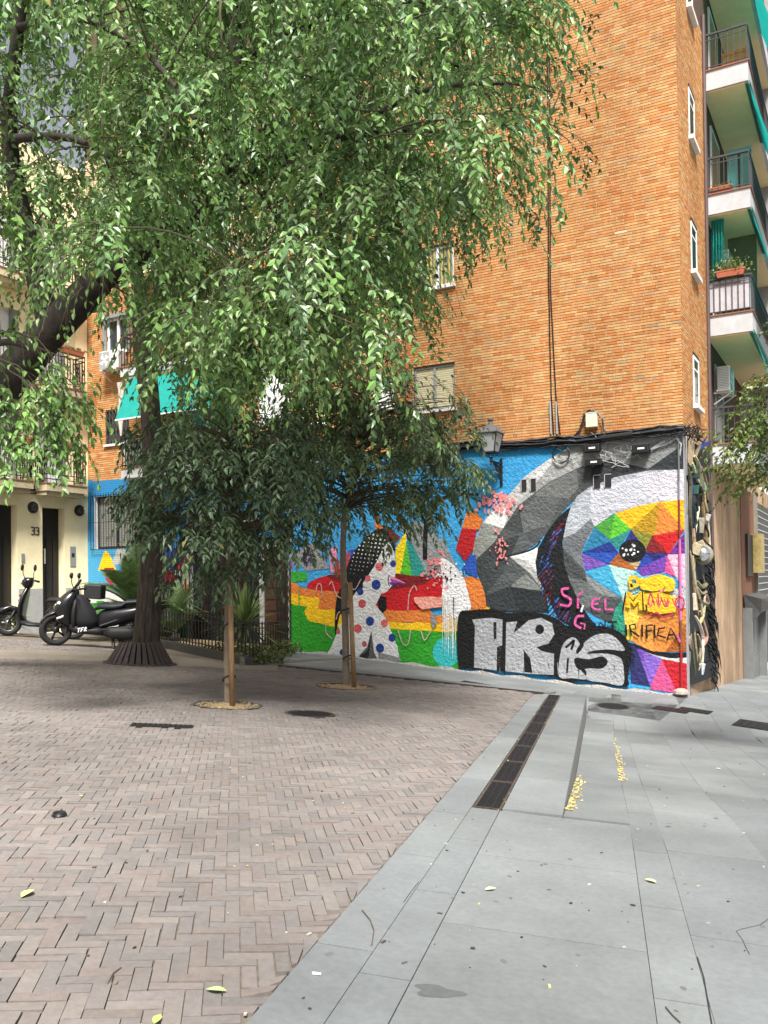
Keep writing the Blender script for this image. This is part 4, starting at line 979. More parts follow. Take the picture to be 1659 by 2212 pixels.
# oval bulkhead lamps
for k, (px, py) in enumerate(((70, 1096), (170, 1103))):
    p = fac(px, py, XY); o = thing('bulkhead_lamp', ['round black caged bulkhead lamp above number 33 between the doors', 'black caged bulkhead lamp next to the blue wall'][k], 'lamp', p)
    mb = MB(); mb.lathe([(.17, 0), (.17, .05), (.13, .06)], p+FY.N*.002, 14, 'X'); mb.build('base', m_black, o)
    mb = MB(); mb.lathe([(.12, .05), (.11, .1), (.06, .14), (.01, .15)], p, 12, 'X'); mb.build('globe', M('smoked_glass', (.07, .065, .06), .2), o, True)
    mb = MB()
    for a in range(4): mb.tube([p+Vector((.06+.11*math.sin(math.pi*t/8), .15*math.cos(math.pi*t/8)*math.cos(a*.78), .15*math.cos(math.pi*t/8)*math.sin(a*.78))) for t in range(9)], .008, 5)
    mb.build('cage', m_black, o)
# sagging cables under the balconies
mb = MB()
for k in range(7):
    z0 = 3.95+k*.035; pts = [FY.p(lerp(8, YW-.15, t/14), z0+.05*math.sin(t*1.1+k)-.03*math.sin(t*2.3+k*2), .05+.02*math.sin(k+t)) for t in range(15)]; mb.tube(pts, .02, 5)
tag(mb.build('cable_bundle', m_black), 'sagging black cables strung under the balconies of the cream house', 'cable')
# ================================================================== LANTERNS
m_lglass = M('milky_glass', (.42, .43, .44), .25, .05, 5, spec=.6, trans=.2)
def lantern(name, lab, base, N, U, arm, h, w, grp=None):
    """base: wall point of the bracket, N outward, U sideways; lantern foot sits at arm distance"""
    N, U = Vector(N), Vector(U); Z = Vector((0, 0, 1)); o = thing(name, lab, 'lamp', base, grp); c = base+N*arm
    mb = MB(); mb.obox(base+N*.015-Z*.2, U*.03, N*.015, Z*.32); mb.bar(base-Z*.0, c, .035); 
    mb.tube([base-Z*.45+N*.03, base-Z*.3+N*arm*.3, base-Z*.1+N*arm*.6, base+N*arm*.85], .016, 6)
    for k in range(5): 
        f = .15+.14*k; mb.tube([base+N*arm*f, base+N*arm*f-Z*.1*(1-f)+N*.04, base+N*arm*(f+.06)-Z*.28*(1-f)], .011, 5)
        mb.lathe([(.001, -.03), (.035, -.01), (.035, .01), (.001, .03)], base+N*arm*f-Z*.12*(1-f), 6)
    mb.lathe([(.0, -.1), (.03, -.08), (.02, -.03), (.045, 0), (.03, .05), (.015, .08)], c, 8); mb.build('bracket', m_black, o)
    b0 = .19; t0 = b0+h; ring = lambda r, z: [c+U*(r*sx)+N*(r*sy)+Z*z for sx, sy in ((-1, -1), (1, -1), (1, 1), (-1, 1))]
    mb = MB()
    for sx, sy in ((-1, -1), (1, -1), (1, 1), (-1, 1)):
        mb.tube([c+Z*.05, c+U*sx*w*.36+N*sy*w*.36+Z*.1, c+U*sx*w*.6+N*sy*w*.6+Z*b0], .008, 5)
        mb.bar(c+U*sx*w*.6+N*sy*w*.6+Z*b0, c+U*sx*w+N*sy*w+Z*t0, .022)
    for r, z in ((w*.6, b0), (w, t0)):
        R4 = ring(r, z)
        for i in range(4): mb.bar(R4[i], R4[(i+1) % 4], .025)
    mb.build('frame', m_black, o)
    mb = MB(); a, b = ring(w*.6, b0+.01), ring(w*.985, t0-.01)
    for i in range(4): mb.quad(a[i], a[(i+1) % 4], b[(i+1) % 4], b[i])
    mb.build('glass', m_lglass, o)
    mb = MB(); mb.loft([ring(w*1.14, t0), ring(w*1.14, t0+.02), ring(w*.55, t0+.17), ring(w*.3, t0+.2)])
    mb.lathe([(w*.3, t0+.19), (w*.22, t0+.28), (w*.34, t0+.3), (w*.34, t0+.33), (w*.1, t0+.36), (.01, t0+.37)], c, 10)
    for sx, sy in ((-1, -1), (1, -1), (1, 1), (-1, 1)): mb.lathe([(.008, 0), (.012, .03), (.002, .06)], c+U*sx*w*1.1+N*sy*w*1.1+Z*(t0+.02), 5)
    mb.build('roof', M('lantern_roof', (.10, .10, .10), .45, .1, 9), o)
lb = wal(1083, 1002)
lantern('wall_lantern', 'four-sided street lantern on a scrolled iron bracket against the blue mural sky', lb, (0, -1, 0), (1, 0, 0), .62, .42, .215, 'wall lanterns')
lb = fac(128, 995, XY)
lantern('wall_lantern', 'street lantern on an iron bracket in front of the cream house balcony', Vector((XY, 16.62, 4.9)), (1, 0, 0), (0, 1, 0), .75, .46, .235, 'wall lanterns')
# ================================================================== CABLES AND BOXES ON THE MURAL WALL
def wallcable(pts, r, d=.03, wob=.01, n=5):
    out = []
    for i in range(len(pts)-1):
        a, b = wal(*pts[i]), wal(*pts[i+1])
        for k in range(n): 
            f = k/n; out.append(a.lerp(b, f)+Vector((random.uniform(-wob, wob), -d-random.uniform(0, wob), random.uniform(-wob, wob)-.0)))
    e = wal(*pts[-1]); e.y -= d; out.append(e); return out
mb = MB()
for k in range(16):
    off = random.uniform(-9, 9); pts = [(x, y+off+random.uniform(-4, 4)) for x, y in ((860, 988), (950, 972), (1030, 962), (1090, 963), (1150, 960), (1210, 955), (1260, 950), (1310, 945), (1370, 938), (1430, 931), (1478, 926))]
    mb.tube(wallcable(pts, .02, .03+random.uniform(0, .09), .015, 4), random.uniform(.012, .024), 5)
for k in range(14):
    x = random.uniform(1080, 1460); L = random.uniform(40, 160); y = np.interp(x, [1080, 1480], [960, 930]); mb.tube(wallcable([(x, y), (x+L*.3, y+random.uniform(-14, 14)), (x+L*.7, y+random.uniform(-12, 16)), (min(1478, x+L), np.interp(min(1478, x+L), [1080, 1480], [960, 930]))], .01, .1, .012, 4), .009, 4)
tag(mb.build('cable_bundle', m_black), 'tangled black cable bundle along the top edge of the mural', 'cable')
mb = MB()
for k in range(2):
    mb.tube(wallcable([(1188+k*6-6, -20), (1185+k*4, 300), (1186+k*4, 620), (1190+k*8, 780), (1192+k*10, 860), (1197+k*14, 940)], .01, .025, .004, 5), .013, 5)
tag(mb.build('wall_cable', m_black), 'pair of thin cables running straight down the brick gable', 'cable')
mb = MB()
for px in (1190, 1203): a, b = wal(px-1, 868), wal(px+1, 938); mb.tube([a+Vector((0, -.03, 0)), b+Vector((0, -.03, 0))], .022, 7)
tag(mb.build('cable_conduit', m_greyalu), 'short grey conduit pair above the mural cables', 'pipe')
mb = MB()
for k in range(18):
    x, y = random.uniform(1225, 1400), random.uniform(955, 985); pts = [(x, y)]
    for j in range(4): pts.append((pts[-1][0]+random.uniform(-32, 32), min(1010, max(948, pts[-1][1]+random.uniform(-16, 20)))))
    mb.tube(wallcable(pts, .01, .05, .02, 4), .006, 4)
for k in range(4): mb.tube(wallcable([(1400, 975), (1430+8*k, 955), (1460, 938+3*k), (1472, 960), (1470, 985)], .01, .04, .012, 4), .006, 4)
tag(mb.build('loose_wires', M('grey_wire', (.42, .42, .42), .6)), 'loose pale wires tangled around the black boxes on the mural', 'wire')
mb = MB(); c = wal(1213, 982)
for k in range(3): mb.tube([c+Vector((.19*math.cos(t*.2856)+.01*k, -.05-.012*k, .19*math.sin(t*.2856)+.012*math.sin(t+k))) for t in range(23)], .009, 5)
tag(mb.build('cable_coil', m_black), 'black cable coiled in a ring below the cable bundle', 'cable')
mb = MB(); a, b = wal(1302, 949), wal(1370, 940); mb.tube([a+Vector((0, -.14, 0)), b+Vector((0, -.14, 0))], .065, 10); tag(mb.build('splice_tube', m_black), 'fat black splice tube among the cables over the mural', 'cable')
bxs = ((1282, 970, 36, 15, 'black cable box with white label hanging nearest the junction box'), (1286, 1000, 36, 14, 'lower black cable box with white label above the paired vents'), (1387, 971, 36, 17, 'black cable box with white label near the wall corner'))
for px, py, w_, h_, lab in bxs:
    c = wal(px, py); hw, hv = w_/2/103, h_/2/103; o = thing('cable_box', lab, 'cable box', c, 'black cable boxes on the mural')
    mb = MB(); mb.box(c.x-hw, c.x+hw, c.y-.2, c.y-.04, c.z-hv*1.15, c.z+hv*1.15); mb.build('case', m_black, o, bevel=.015)
    mb = MB(); mb.box(c.x-hw*1.12, c.x+hw*1.12, c.y-.15, c.y-.02, c.z-hv*.6, c.z-hv*.2); mb.build('clamp', m_black, o)
    mb = MB(); mb.box(c.x-.05, c.x+.09, c.y-.204, c.y-.201, c.z-.018, c.z+.018); mb.build('sticker', m_white, o)
c = wal(1281, 910); o = thing('junction_box', 'cream junction box on the brick wall above the cables', 'junction box', c)
mb = MB(); mb.box(c.x-.12, c.x+.12, c.y-.16, c.y-.02, c.z-.15, c.z+.15); mb.build('case', M('cream_plastic', (.62, .58, .43), .5, .05), o, bevel=.012)
mb = MB(); mb.box(c.x-.125, c.x+.125, c.y-.165, c.y-.02, c.z+.151, c.z+.17); mb.build('lid', M('cream_plastic', (.62, .58, .43), .5), o)
mb = MB()
for k in range(5): mb.tube(wallcable([(1235+k*4, 950), (1255, 930), (1264, 905-k*2), (1275, 890-k), (1290, 893-k), (1303, 905), (1306, 925+k*2), (1320, 942)], .01, .08, .012, 4), .012, 5)
mb.build('feed_cables', m_black, o)
# conduit at the wall's right end, with a little concrete foot
p0, p1 = wal(1466, 958), wal(1473, 1492)
o = thing('painted_pipe', 'thin pipe running down the mural beside the wall corner', 'pipe', p1)
mb = MB(); cols = [('#6f7070', 958, 1040), ('#8f8c90', 1040, 1080), ('#8c3030', 1080, 1165), ('#c76aa0', 1165, 1340), ('#7a4a30', 1340, 1405), ('#a02028', 1405, 1488)]
for h_, a, b in cols:
    mb.col = tuple(v*.8 for v in lin(h_)); x = lerp(1466, 1473, (a-958)/534); x2 = lerp(1466, 1473, (b-958)/534); mb.tube([wal(x, a)+Vector((0, -.03, 0)), wal(x2, b)+Vector((0, -.03, 0))], .02 if a < 1160 else .028, 7)
mb.build('pipe', M('pipe_paint', rough=.6, attr=True), o)
mb = MB(); mb.lathe([(.16, 0), (.15, .06), (.08, .1), (.02, .11)], p1+Vector((0, -.08, -.05)), 9); mb.build('mortar_foot', M('mortar_lump', (.35, .29, .25), .95, .2, 20, .6, 50), o)
for h in VENT:                                  # lips of the vents
    mb = MB(); FW.box(mb, h[0]-.012, h[0]+.004, h[2], h[3], 0, .03); FW.box(mb, h[0]+.004, h[1], h[3]-.004, h[3]+.012, 0, .03); mb.build('vent_lip', m_plaster, BLD)
    mb = MB(); FW.rect(mb, h[0]+.004, h[1], h[2], h[3]-.004, .022); mb.build('vent_shade_panel', m_dark, BLD)  # flat black panel over the paint, standing in for the shade of the recess
# drying rod under the upper window
a, b = wal(965, 604), wal(993, 612); mb = MB(); mb.tube([a+Vector((0, -.05, 0)), a+Vector((.25, -.55, -.02))], .012, 6); mb.bar(a+Vector((.2, -.02, -.2)), a+Vector((.2, -.45, -.02)), .012)
tag(mb.build('drying_rod', M('ochre_rod', (.45, .28, .05), .5)), 'ochre drying rod sticking out below the curtained window', 'rod')
# ================================================================== AIR CONDITIONERS
m_acw = M('ac_white', (.72, .72, .70), .45, .05, 8)
def ac_unit(lab, O, U, N, w_=.8, h_=.55, d_=.3, fan=True, logo=True):
    O, U, N = Vector(O), Vector(U), Vector(N); Z = Vector((0, 0, 1)); o = thing('air_conditioner', lab, 'air conditioner', O)
    c = O+N*(d_/2+.1)+Z*h_/2
    MB().obox(c, U*w_/2, N*d_/2, Z*h_/2).build('case', m_acw, o, bevel=.02)
    mb = MB(); fc = c+N*(d_/2+.004)-U*w_*.2
    mb.obox(fc, U*w_*.28, N*.003, Z*h_*.45); mb.build('fan_recess', M('ac_grey', (.32, .32, .31), .6), o)
    mb = MB()
    for k in range(4):
        a = k*math.pi/2+.3; mb.poly([fc+N*.006, fc+N*.008+(U*math.cos(a)+Z*math.sin(a))*h_*.42, fc+N*.006+(U*math.cos(a+.9)+Z*math.sin(a+.9))*h_*.3])
    mb.build('fan', m_acw, o)
    mb = MB(); 
    for k in range(14): mb.obox(c+U*(w_/2+.003)+Z*h_*(-.42+.065*k), U*.003, N*d_*.4, Z*.008); mb.obox(c-U*(w_/2+.003)+Z*h_*(-.42+.065*k), U*.003, N*d_*.4, Z*.008)
    mb.build('side_grille', M('ac_grey', (.32, .32, .31), .6), o)
    mb = MB()
    for s_ in (-.36, .36): mb.bar(O+U*w_*s_-Z*.02, O+U*w_*s_+N*(d_+.15)-Z*.02, .04); mb.bar(O+U*w_*s_-Z*.3, O+U*w_*s_+N*(d_+.1)-Z*.04, .025)
    mb.build('bracket', m_acw, o)
    if logo:
        mb = MB(); mb.obox(c+N*(d_/2+.004)+U*w_*.22, U*.05, N*.002, Z*.035); mb.obox(c+N*(d_/2+.004)+U*w_*.22-Z*.1, U*.05, N*.002, Z*.03); mb.build('badge', M('navy_print', (.02, .03, .15), .5), o)
a = wal(206, 748, 18.3); b = wal(264, 792, 18.3)
ac_unit('white air conditioner hung on the brick beside the balcony above the teal awning', ((a.x+b.x)/2, YW, b.z), (1, 0, 0), (0, -1, 0), .78, .55, .32)
ac_unit('white air conditioner under the lowest upper balcony of the street front', (XF, 23.3, 5.95), (0, 1, 0), (1, 0, 0), .8, .62, .3, logo=False)
ac_unit('white air conditioner behind the teal curtain on the middle balcony', (XF, 23.5, 8.95), (0, 1, 0), (1, 0, 0), .8, .6, .3, logo=False)
# ================================================================== AWNINGS
def awning(lab, rows, name='awning', grp=None, mat=None):
    """rows: list of (left, right) points top to bottom, cloth wavers a little"""
    mb = MB(); n = 10; V = []
    for k, (a, b) in enumerate(rows):
        for i in range(n+1): V.append(Vector(a).lerp(Vector(b), i/n)+Vector((.008*math.sin(i*1.7+k), -.012*math.sin(i*1.3+k*.8), 0)))
    mb.add(V, [(k*(n+1)+i, k*(n+1)+i+1, (k+1)*(n+1)+i+1, (k+1)*(n+1)+i) for k in range(len(rows)-1) for i in range(n)])
    return mb
za = 7.1
rows = [((-18.2+.05*k, 17.75-.13*k, za-.22*k), (-14.6, 17.75-.13*k, za-.22*k)) for k in range(7)]
o = thing('awning', 'teal canvas awning sloping out over the first-floor balcony', 'awning', (-15.5, 17.7, za)); awning('', rows).build('canvas', m_teal, o)
mb = MB(); mb.tube([(-18.25, 17.8, za+.03), (-14.55, 17.8, za+.03)], .05, 8); mb.build('roller', m_white, o)
mb = MB(); e = rows[-1]; mb.tube([e[0], e[1]], .022, 6); mb.build('front_bar', m_white, o)
rows = [((-18.62+.015*k+.05*math.sin(k), 17.72, 7.05-.22*k), (-18.28-.02*k, 17.7, 7.05-.22*k)) for k in range(8)]
tag(awning('', rows).build('curtain_drape', M('dusty_drape', (.55, .47, .42), .9, .2, 12, trans=.2)), 'pale gathered drape hanging at the end of the teal awning', 'curtain')
for k, (z, lab) in enumerate(((ZB[0]-.45, 'teal awning hanging from the top street balcony above the potted plants one'), (ZB[1]-.45, 'teal awning hanging between the second and third street balconies'), (ZB[2]-.45, 'teal awning hanging under the planted street balcony'), (16.2, 'teal awning hanging from above the highest railing on the street front'))):
    o = thing('awning', lab, 'awning', (XF+1, YB0+.2, z), 'teal awnings on the street front')
    rows = [((XF+1.0+.085*j, YB0+.15, z-.27*j), (XF+1.0+.085*j, YB0+3.4, z-.27*j)) for j in range(9)]
    awning('', rows).build('canvas', m_teal, o)
    mb = MB(); mb.tube([rows[0][0], rows[0][1]], .06, 7); mb.build('roller', M('green_roller', (.03, .17, .11), .6), o); mb = MB(); mb.tube([rows[-1][0], rows[-1][1]], .02, 6); mb.build('front_bar', m_white, o)
# teal curtain on the middle balcony
mb = MB(); n = 14
for k in range(n):
    f = lambda i: XF+.1+.3*i/n; g = lambda i: YB0+.25+.05*math.sin(i*2.1)
    mb.quad((f(k)*1, g(k), 10.05), (f(k+1), g(k+1), 10.05), (f(k+1)-.05, g(k+1), 7.9), (f(k)-.0, g(k), 7.9))
tag(mb.build('balcony_curtain', m_teal), 'teal curtain gathered at the wall end of the planted balcony', 'curtain')

# belongings on the street balconies
mb = MB()
for k in range(6): mb.box(XF+.30+k*.1, XF+.385+k*.1, YB0+1.25, YB0+1.29, ZB[0]+.05, ZB[0]+.95)
mb.box(XF+.28, XF+.92, YB0+1.24, YB0+1.30, ZB[0]+.951, ZB[0]+1.03)
tag(mb.build('slatted_screen', M('honey_wood', (.5, .27, .07), .6, .2, 10)), 'honey-coloured slatted screen on the top street balcony', 'screen')
o = thing('glass_screen', 'teal frosted screen with black post on the balcony of pale grasses', 'screen', (XF+.6, YB0+1.1, ZB[1]))
mb = MB(); mb.box(XF+.38, XF+.95, YB0+1.1, YB0+1.13, ZB[1]+.04, ZB[1]+1.5); mb.build('pane', M('teal_frosted', (.08, .30, .28), .3, .15, 3), o)
mb = MB(); mb.box(XF+.64, XF+.68, YB0+1.07, YB0+1.099, ZB[1]+.04, ZB[1]+1.35); mb.box(XF+.38, XF+.95, YB0+1.07, YB0+1.099, ZB[1]+1.351, ZB[1]+1.39); mb.build('post', m_black, o)
mb = MB(); mb.box(XF+.3, XF+.98, YB0+1.6, YB0+1.64, ZB[2]+.04, ZB[2]+2.4)
tag(mb.build('balcony_partition', M('olive_panel', (.17, .16, .09), .8, .15, 4)), 'olive partition panel behind the potted plants balcony', 'partition')
# ================================================================== JUNK SCULPTURE ON THE CORNER
SC = thing('junk_sculpture', 'tall relief of scrap strips, planks and a silver globe on the wall corner', 'sculpture', (XF+.1, 19.6, -1.1))
def cp(px, py, off=0):                          # point on the slanting body of the relief
    y = 18.9+max(0, (px-1482))/70*2.3-off; return wal(px, py, y)
tan = [lin(h) for h in ('#b3a284', '#8f8166', '#c9bca0', '#7b6d55', '#a39071', '#5f5544', '#d4cab2')]
drk = [lin(h) for h in ('#1d2426', '#262b2c', '#15191b', '#2c3436', '#1b2733')]
m_scrap = M('scrap', rough=.7, var=.3, vscale=14, bump=.4, bscale=40, attr=True, spec=.3)
mb = MB(); mb.col = (.016, .018, .02)           # dark carcass hugging the wall
for k in range(14):
    y0, y1 = lerp(950, 1480, k/14), lerp(950, 1480, (k+1)/14); xr_ = np.interp((y0+y1)/2, [940, 1080, 1150, 1300, 1480], [1520, 1528, 1533, 1540, 1556])
    a, b = cp(1484, y0), cp(1484, y1); c, d = wal(xr_-4, y1, 22.2), wal(xr_-4, y0, 22.2)
    c.x = max(c.x, XF+.03); d.x = max(d.x, XF+.03); a.x = b.x = XF+.03
    mid = Vector((XF+.16+.05*math.sin(k*2.1), 20.6, (a.z+b.z)/2)); m0, m1 = mid.copy(), mid.copy(); m0.z, m1.z = a.z, b.z
    mb.quad(a, b, m1, m0); mb.quad(m0, m1, c, d)
mb.build('carcass', m_scrap, SC)
def strip(pts, w, th, col, off, name='strip'):
    mb = MB(); mb.col = tuple(v*random.uniform(.7, .95) for v in col); P = [cp(x, y, off) for x, y in pts]
    # smooth
    Q = []
    for i in range(len(P)-1):
        a, b, c, d = P[max(i-1, 0)], P[i], P[i+1], P[min(i+2, len(P)-1)]
        for t in (0, .33, .66): Q.append(.5*((2*b)+(-a+c)*t+(2*a-5*b+4*c-d)*t*t+(-a+3*b-3*c+d)*t**3))
    Q.append(P[-1]); n = len(Q)
    mb.tube(Q, [w*(1-.5*abs(2*i/(n-1)-1)**3) for i in range(n)], 5); return mb.build(name, m_scrap, SC)
sp_ = [([(1500, 985), (1508, 1005), (1515, 1035), (1520, 1062)], .07, 0), ([(1505, 1000), (1518, 1020), (1526, 1052), (1530, 1080)], .06, 1), ([(1496, 1000), (1504, 1030), (1514, 1050)], .05, 2),
       ([(1500, 1160), (1505, 1120), (1510, 1095)], .05, 2), ([(1518, 1085), (1520, 1120), (1524, 1160), (1522, 1200)], .06, 3), ([(1528, 1120), (1530, 1150), (1532, 1185), (1530, 1215)], .05, 2),
       ([(1490, 1190), (1495, 1230), (1500, 1280), (1508, 1330)], .05, 4), ([(1496, 1200), (1500, 1260), (1512, 1300), (1516, 1330)], .06, 0), ([(1505, 1255), (1515, 1268), (1525, 1262), (1530, 1250)], .06, 1),
       ([(1503, 1265), (1515, 1282), (1528, 1276)], .05, 4), ([(1508, 1280), (1512, 1300), (1528, 1305), (1526, 1285)], .07, 3), ([(1500, 1330), (1510, 1350), (1518, 1380), (1515, 1410)], .07, 6), ([(1496, 1345), (1500, 1390), (1505, 1440)], .06, 1),
       ([(1512, 1320), (1520, 1350), (1526, 1375), (1520, 1395)], .06, 4), ([(1494, 1380), (1497, 1420), (1502, 1460)], .045, 5), ([(1520, 1390), (1516, 1430), (1520, 1460)], .05, 2), ([(1505, 1400), (1512, 1430), (1512, 1465)], .05, 0),
       ([(1487, 1010), (1492, 1050), (1490, 1100), (1494, 1150)], .05, 5), ([(1494, 1300), (1492, 1340), (1496, 1380)], .04, 6), ([(1522, 1300), (1518, 1330), (1510, 1350)], .05, 0), ([(1514, 960), (1506, 975), (1500, 992)], .06, 3), ([(1525, 1000), (1531, 1040), (1533, 1085)], .05, 5)]
for pts, w_, c in sp_: strip(pts, w_*.8, 0, tan[c], random.uniform(.05, .25))
for k in range(16):
    x, y = random.uniform(1492, 1524), random.uniform(1010, 1460); L = random.uniform(25, 60)
    strip([(x, y), (x+random.uniform(-5, 7), y+L*.5), (x+random.uniform(-7, 10), y+L)], random.uniform(.025, .05), 0, random.choice(tan+drk), random.uniform(.02, .2))
for k in range(14):
    x, y = random.uniform(1488, 1512), random.uniform(1040, 1130); strip([(x, y), (x+random.uniform(-6, 6), y+40)], random.uniform(.03, .07), 0, random.choice(drk), .05)
def slabpiece(px, py, wpx, hpx, col, rot, off, name):
    c = cp(px, py, off); s_ = c.y/1865*1.05; mb = MB(); mb.col = tuple(v*.85 for v in col); R_ = Matrix.Rotation(rot, 3, 'Y')
    mb.obox(c, R_ @ Vector((wpx/2*s_, 0, 0)), Vector((0, .05, 0)), R_ @ Vector((0, 0, hpx/2*s_))); return mb.build(name, m_scrap, SC, bevel=.012)
slabpiece(1504, 1186, 18, 22, lin('#b8a988'), .35, .3, 'canister'); slabpiece(1514, 1176, 14, 14, lin('#a59a80'), -.4, .28, 'canister')
slabpiece(1498, 1020, 22, 26, lin('#2f3a3c'), 0, .08, 'panel'); slabpiece(1492, 1048, 10, 40, lin('#1c3560'), -.12, .1, 'panel'); slabpiece(1504, 1058, 9, 18, lin('#2e5f4a'), .1, .2, 'bottle'); slabpiece(1521, 1052, 8, 18, lin('#6f8f70'), -.3, .2, 'bottle')
slabpiece(1514, 1135, 12, 30, lin('#9a9482'), .1, .2, 'plank'); slabpiece(1529, 1118, 9, 14, lin('#b9b4a8'), .3, .2, 'plank'); slabpiece(1500, 1300, 8, 34, lin('#c7b7a0'), -.1, .2, 'plank'); slabpiece(1516, 1445, 10, 22, lin('#b9c0c4'), .2, .2, 'plank')
c = cp(1517, 1196, .55); mb = MB(); mb.lathe([(.17*math.sin(math.pi*k/10), -.17*math.cos(math.pi*k/10)) for k in range(11)], c, 16); mb.build('globe', M('mirror_steel', (.75, .76, .78), .16, .1, 6, metal=1), SC, True)
mb = MB(); mb.lathe([(.205, -.05), (.225, 0), (.205, .05), (.17, .03), (.165, -.03)], c+Vector((0, .07, -.02)), 16, 'Y'); mb.col = tan[1]; mb.build('globe_ring', M('scrap_ring', (.22, .2, .15), .7, .3, 12), SC, True)
mb = MB(); mb.col = lin('#27478a')
for k in range(7): a = cp(1512, 968, .2); b = cp(1536+random.uniform(-6, 6), 940+random.uniform(-14, 14), .2); mb.poly([a+Vector((0, 0, -.06)), b, a+Vector((.02, 0, .08))]); 
mb.build('blue_sheet', m_scrap, SC)
mb = MB(); mb.col = (.012, .013, .014)          # dark quills sweeping outwards
for k in range(90):
    f = random.random(); y = lerp(1160, 1470, f); x = np.interp(y, [1160, 1300, 1470], [1524, 1530, 1540])+random.uniform(-6, 4); a = cp(x, y, .1); L = random.uniform(14, 34) if random.random() < .8 else 48
    b = cp(x+L*random.uniform(.25, .55), y+L*1.2, .15); m_ = a.lerp(b, .5)+Vector((.06, 0, .04)); mb.tube([a, m_, b], [.022, .016, .003], 4)
mb.build('quills', m_scrap, SC, kind='stuff')
mb = MB(); mb.col = (.014, .014, .015)
for k in range(60):
    a = cp(random.uniform(1478, 1512), random.uniform(922, 952), random.uniform(0, .25)); mb.tube([a, a+Vector((random.uniform(-.06, .14), random.uniform(-.1, .1), random.uniform(-.1, .16)))], [.02, .006], 4)
mb.build('charred_tuft', m_scrap, SC, kind='stuff')
mb = MB(); mb.col = tuple(v*.8 for v in lin('#b5a184'))
for k in range(5): a, b = cp(1486+k*3, 945+k*2), cp(1486+k*3, 1000+k*4); mb.bar(a, b, .06, .03)
mb.build('plank', m_scrap, SC)
# ================================================================== STREET-FRONT DETAILS FURTHER ALONG
def fbox(px0, px1, py0, py1, d0, d1, X=XF):     # picture box on the street front
    a, b = fac(px0, (py0+py1)/2, X), fac(px1, (py0+py1)/2, X); t, d = fac(px0, py0, X), fac(px0, py1, X); return [a.y, b.y, d.z, t.z, d0, d1]
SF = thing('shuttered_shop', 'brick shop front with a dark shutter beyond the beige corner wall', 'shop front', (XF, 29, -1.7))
mb = MB(); FF.box(mb, 27.7, 31.2, -2.3, 4.0, -.04, .02); mb.build('brick_pier', M('shop_brick', (.20, .09, .05), .9, .2, 14, .3, 30, stretch=(1, 1, 6)), SF)  # brick colour darkened to stand for deep shade along the shop front
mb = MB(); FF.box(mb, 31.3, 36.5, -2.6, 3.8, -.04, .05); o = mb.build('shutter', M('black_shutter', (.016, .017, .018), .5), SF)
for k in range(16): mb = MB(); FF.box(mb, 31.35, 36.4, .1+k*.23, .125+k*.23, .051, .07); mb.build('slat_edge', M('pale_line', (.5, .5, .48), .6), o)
for a_ in (((31.0, 31.25, -2.4, 4.0, -.02, .12)), ((36.5, 36.8, -2.7, 4.0, -.02, .14))): mb = MB(); FF.box(mb, *a_); mb.build('jamb', M('shaded_jamb', (.2, .185, .15), .8), SF)  # jamb colour darkened for the same shade
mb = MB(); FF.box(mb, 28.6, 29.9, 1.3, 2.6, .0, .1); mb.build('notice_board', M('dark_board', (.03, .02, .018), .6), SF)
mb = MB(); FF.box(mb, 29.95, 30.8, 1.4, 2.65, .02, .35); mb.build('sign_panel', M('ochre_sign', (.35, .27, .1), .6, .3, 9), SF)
mb = MB(); FF.box(mb, 27.75, 27.95, -1.9, .35, .02, .28); FF.box(mb, 30.2, 30.4, -2.0, .5, .02, .42); FF.box(mb, 27.96, 30.19, -1.95, -1.2, .02, .22); FF.box(mb, 28.9, 30.19, -1.19, .4, .02, .2); mb.build('display_case', M('grey_steel_frame', (.15, .155, .155), .5), SF)  # steel grey darkened too, shade put into the colour
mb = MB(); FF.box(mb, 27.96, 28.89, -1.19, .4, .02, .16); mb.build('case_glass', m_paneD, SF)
mb = MB(); rows = [[FF.p(27.8, .75-.0*k, .05), FF.p(30.9, .75, .05)], [FF.p(27.8, .62, .55), FF.p(30.9, .62, .62)], [FF.p(27.9, .2, .5), FF.p(30.9, .3, .66)]]
for a, b in zip(rows[:-1], rows[1:]): mb.quad(a[0], a[1], b[1], b[0])
mb.poly([rows[0][0], rows[1][0], rows[2][0], FF.p(27.85, -.3, .12)]); tag(mb.build('shop_awning', M('charcoal_canvas', (.06, .06, .058), .85, .2, 10)), 'small charcoal canopy over the grey display case', 'awning')
p = fac(1651, 1345, XF+.1); mb = MB(); mb.box(XF-.02, XF+.7, 31.6, 34.5, S(XF, 32)-.1, S(XF, 32)+.14); tag(mb.build('door_step', m_plinth), 'grey stone doorstep of the shuttered shop', 'step')
# further houses down the street
m_wh2 = M('pale_render', (.60, .60, .58), .9, .08, 2, stain=.1)
H2 = thing('white_apartment_block', 'white apartment block with stacked balconies further down the street', 'building', (XF, 40, -3))
mb = MB(); mb.box(XF-12, XF-.0, 36.9, 62, -4, 21); mb.build('wall', m_wh2, H2)
for k in range(6):
    z = 1.6+k*3.0; mb = MB(); mb.box(XF+.003, XF+1.1, 37.4, 60, z-.3, z); o = mb.build('balcony', m_conc, H2)
    mb = MB(); mb.box(XF+1.02, XF+1.07, 37.45, 60, z+.9, z+.95); mb.box(XF+.02, XF+1.0, 37.45, 37.5, z+.9, z+.95)
    for q in range(60): mb.box(XF+1.03, XF+1.05, 37.5+q*.37, 37.53+q*.37, z+.001, z+.9)
    mb.build('railing', m_railm, o)
    for q in range(5): mb = MB(); mb.box(XF-.001, XF+.03, 38.5+q*4.2, 40.3+q*4.2, z+.1, z+2.2); mb.build('window', m_paneD, o)
B3 = thing('brick_upper_front', 'upper brick front of the same row with stacked grey balconies', 'building', (XF, 30, ZM)) if False else None
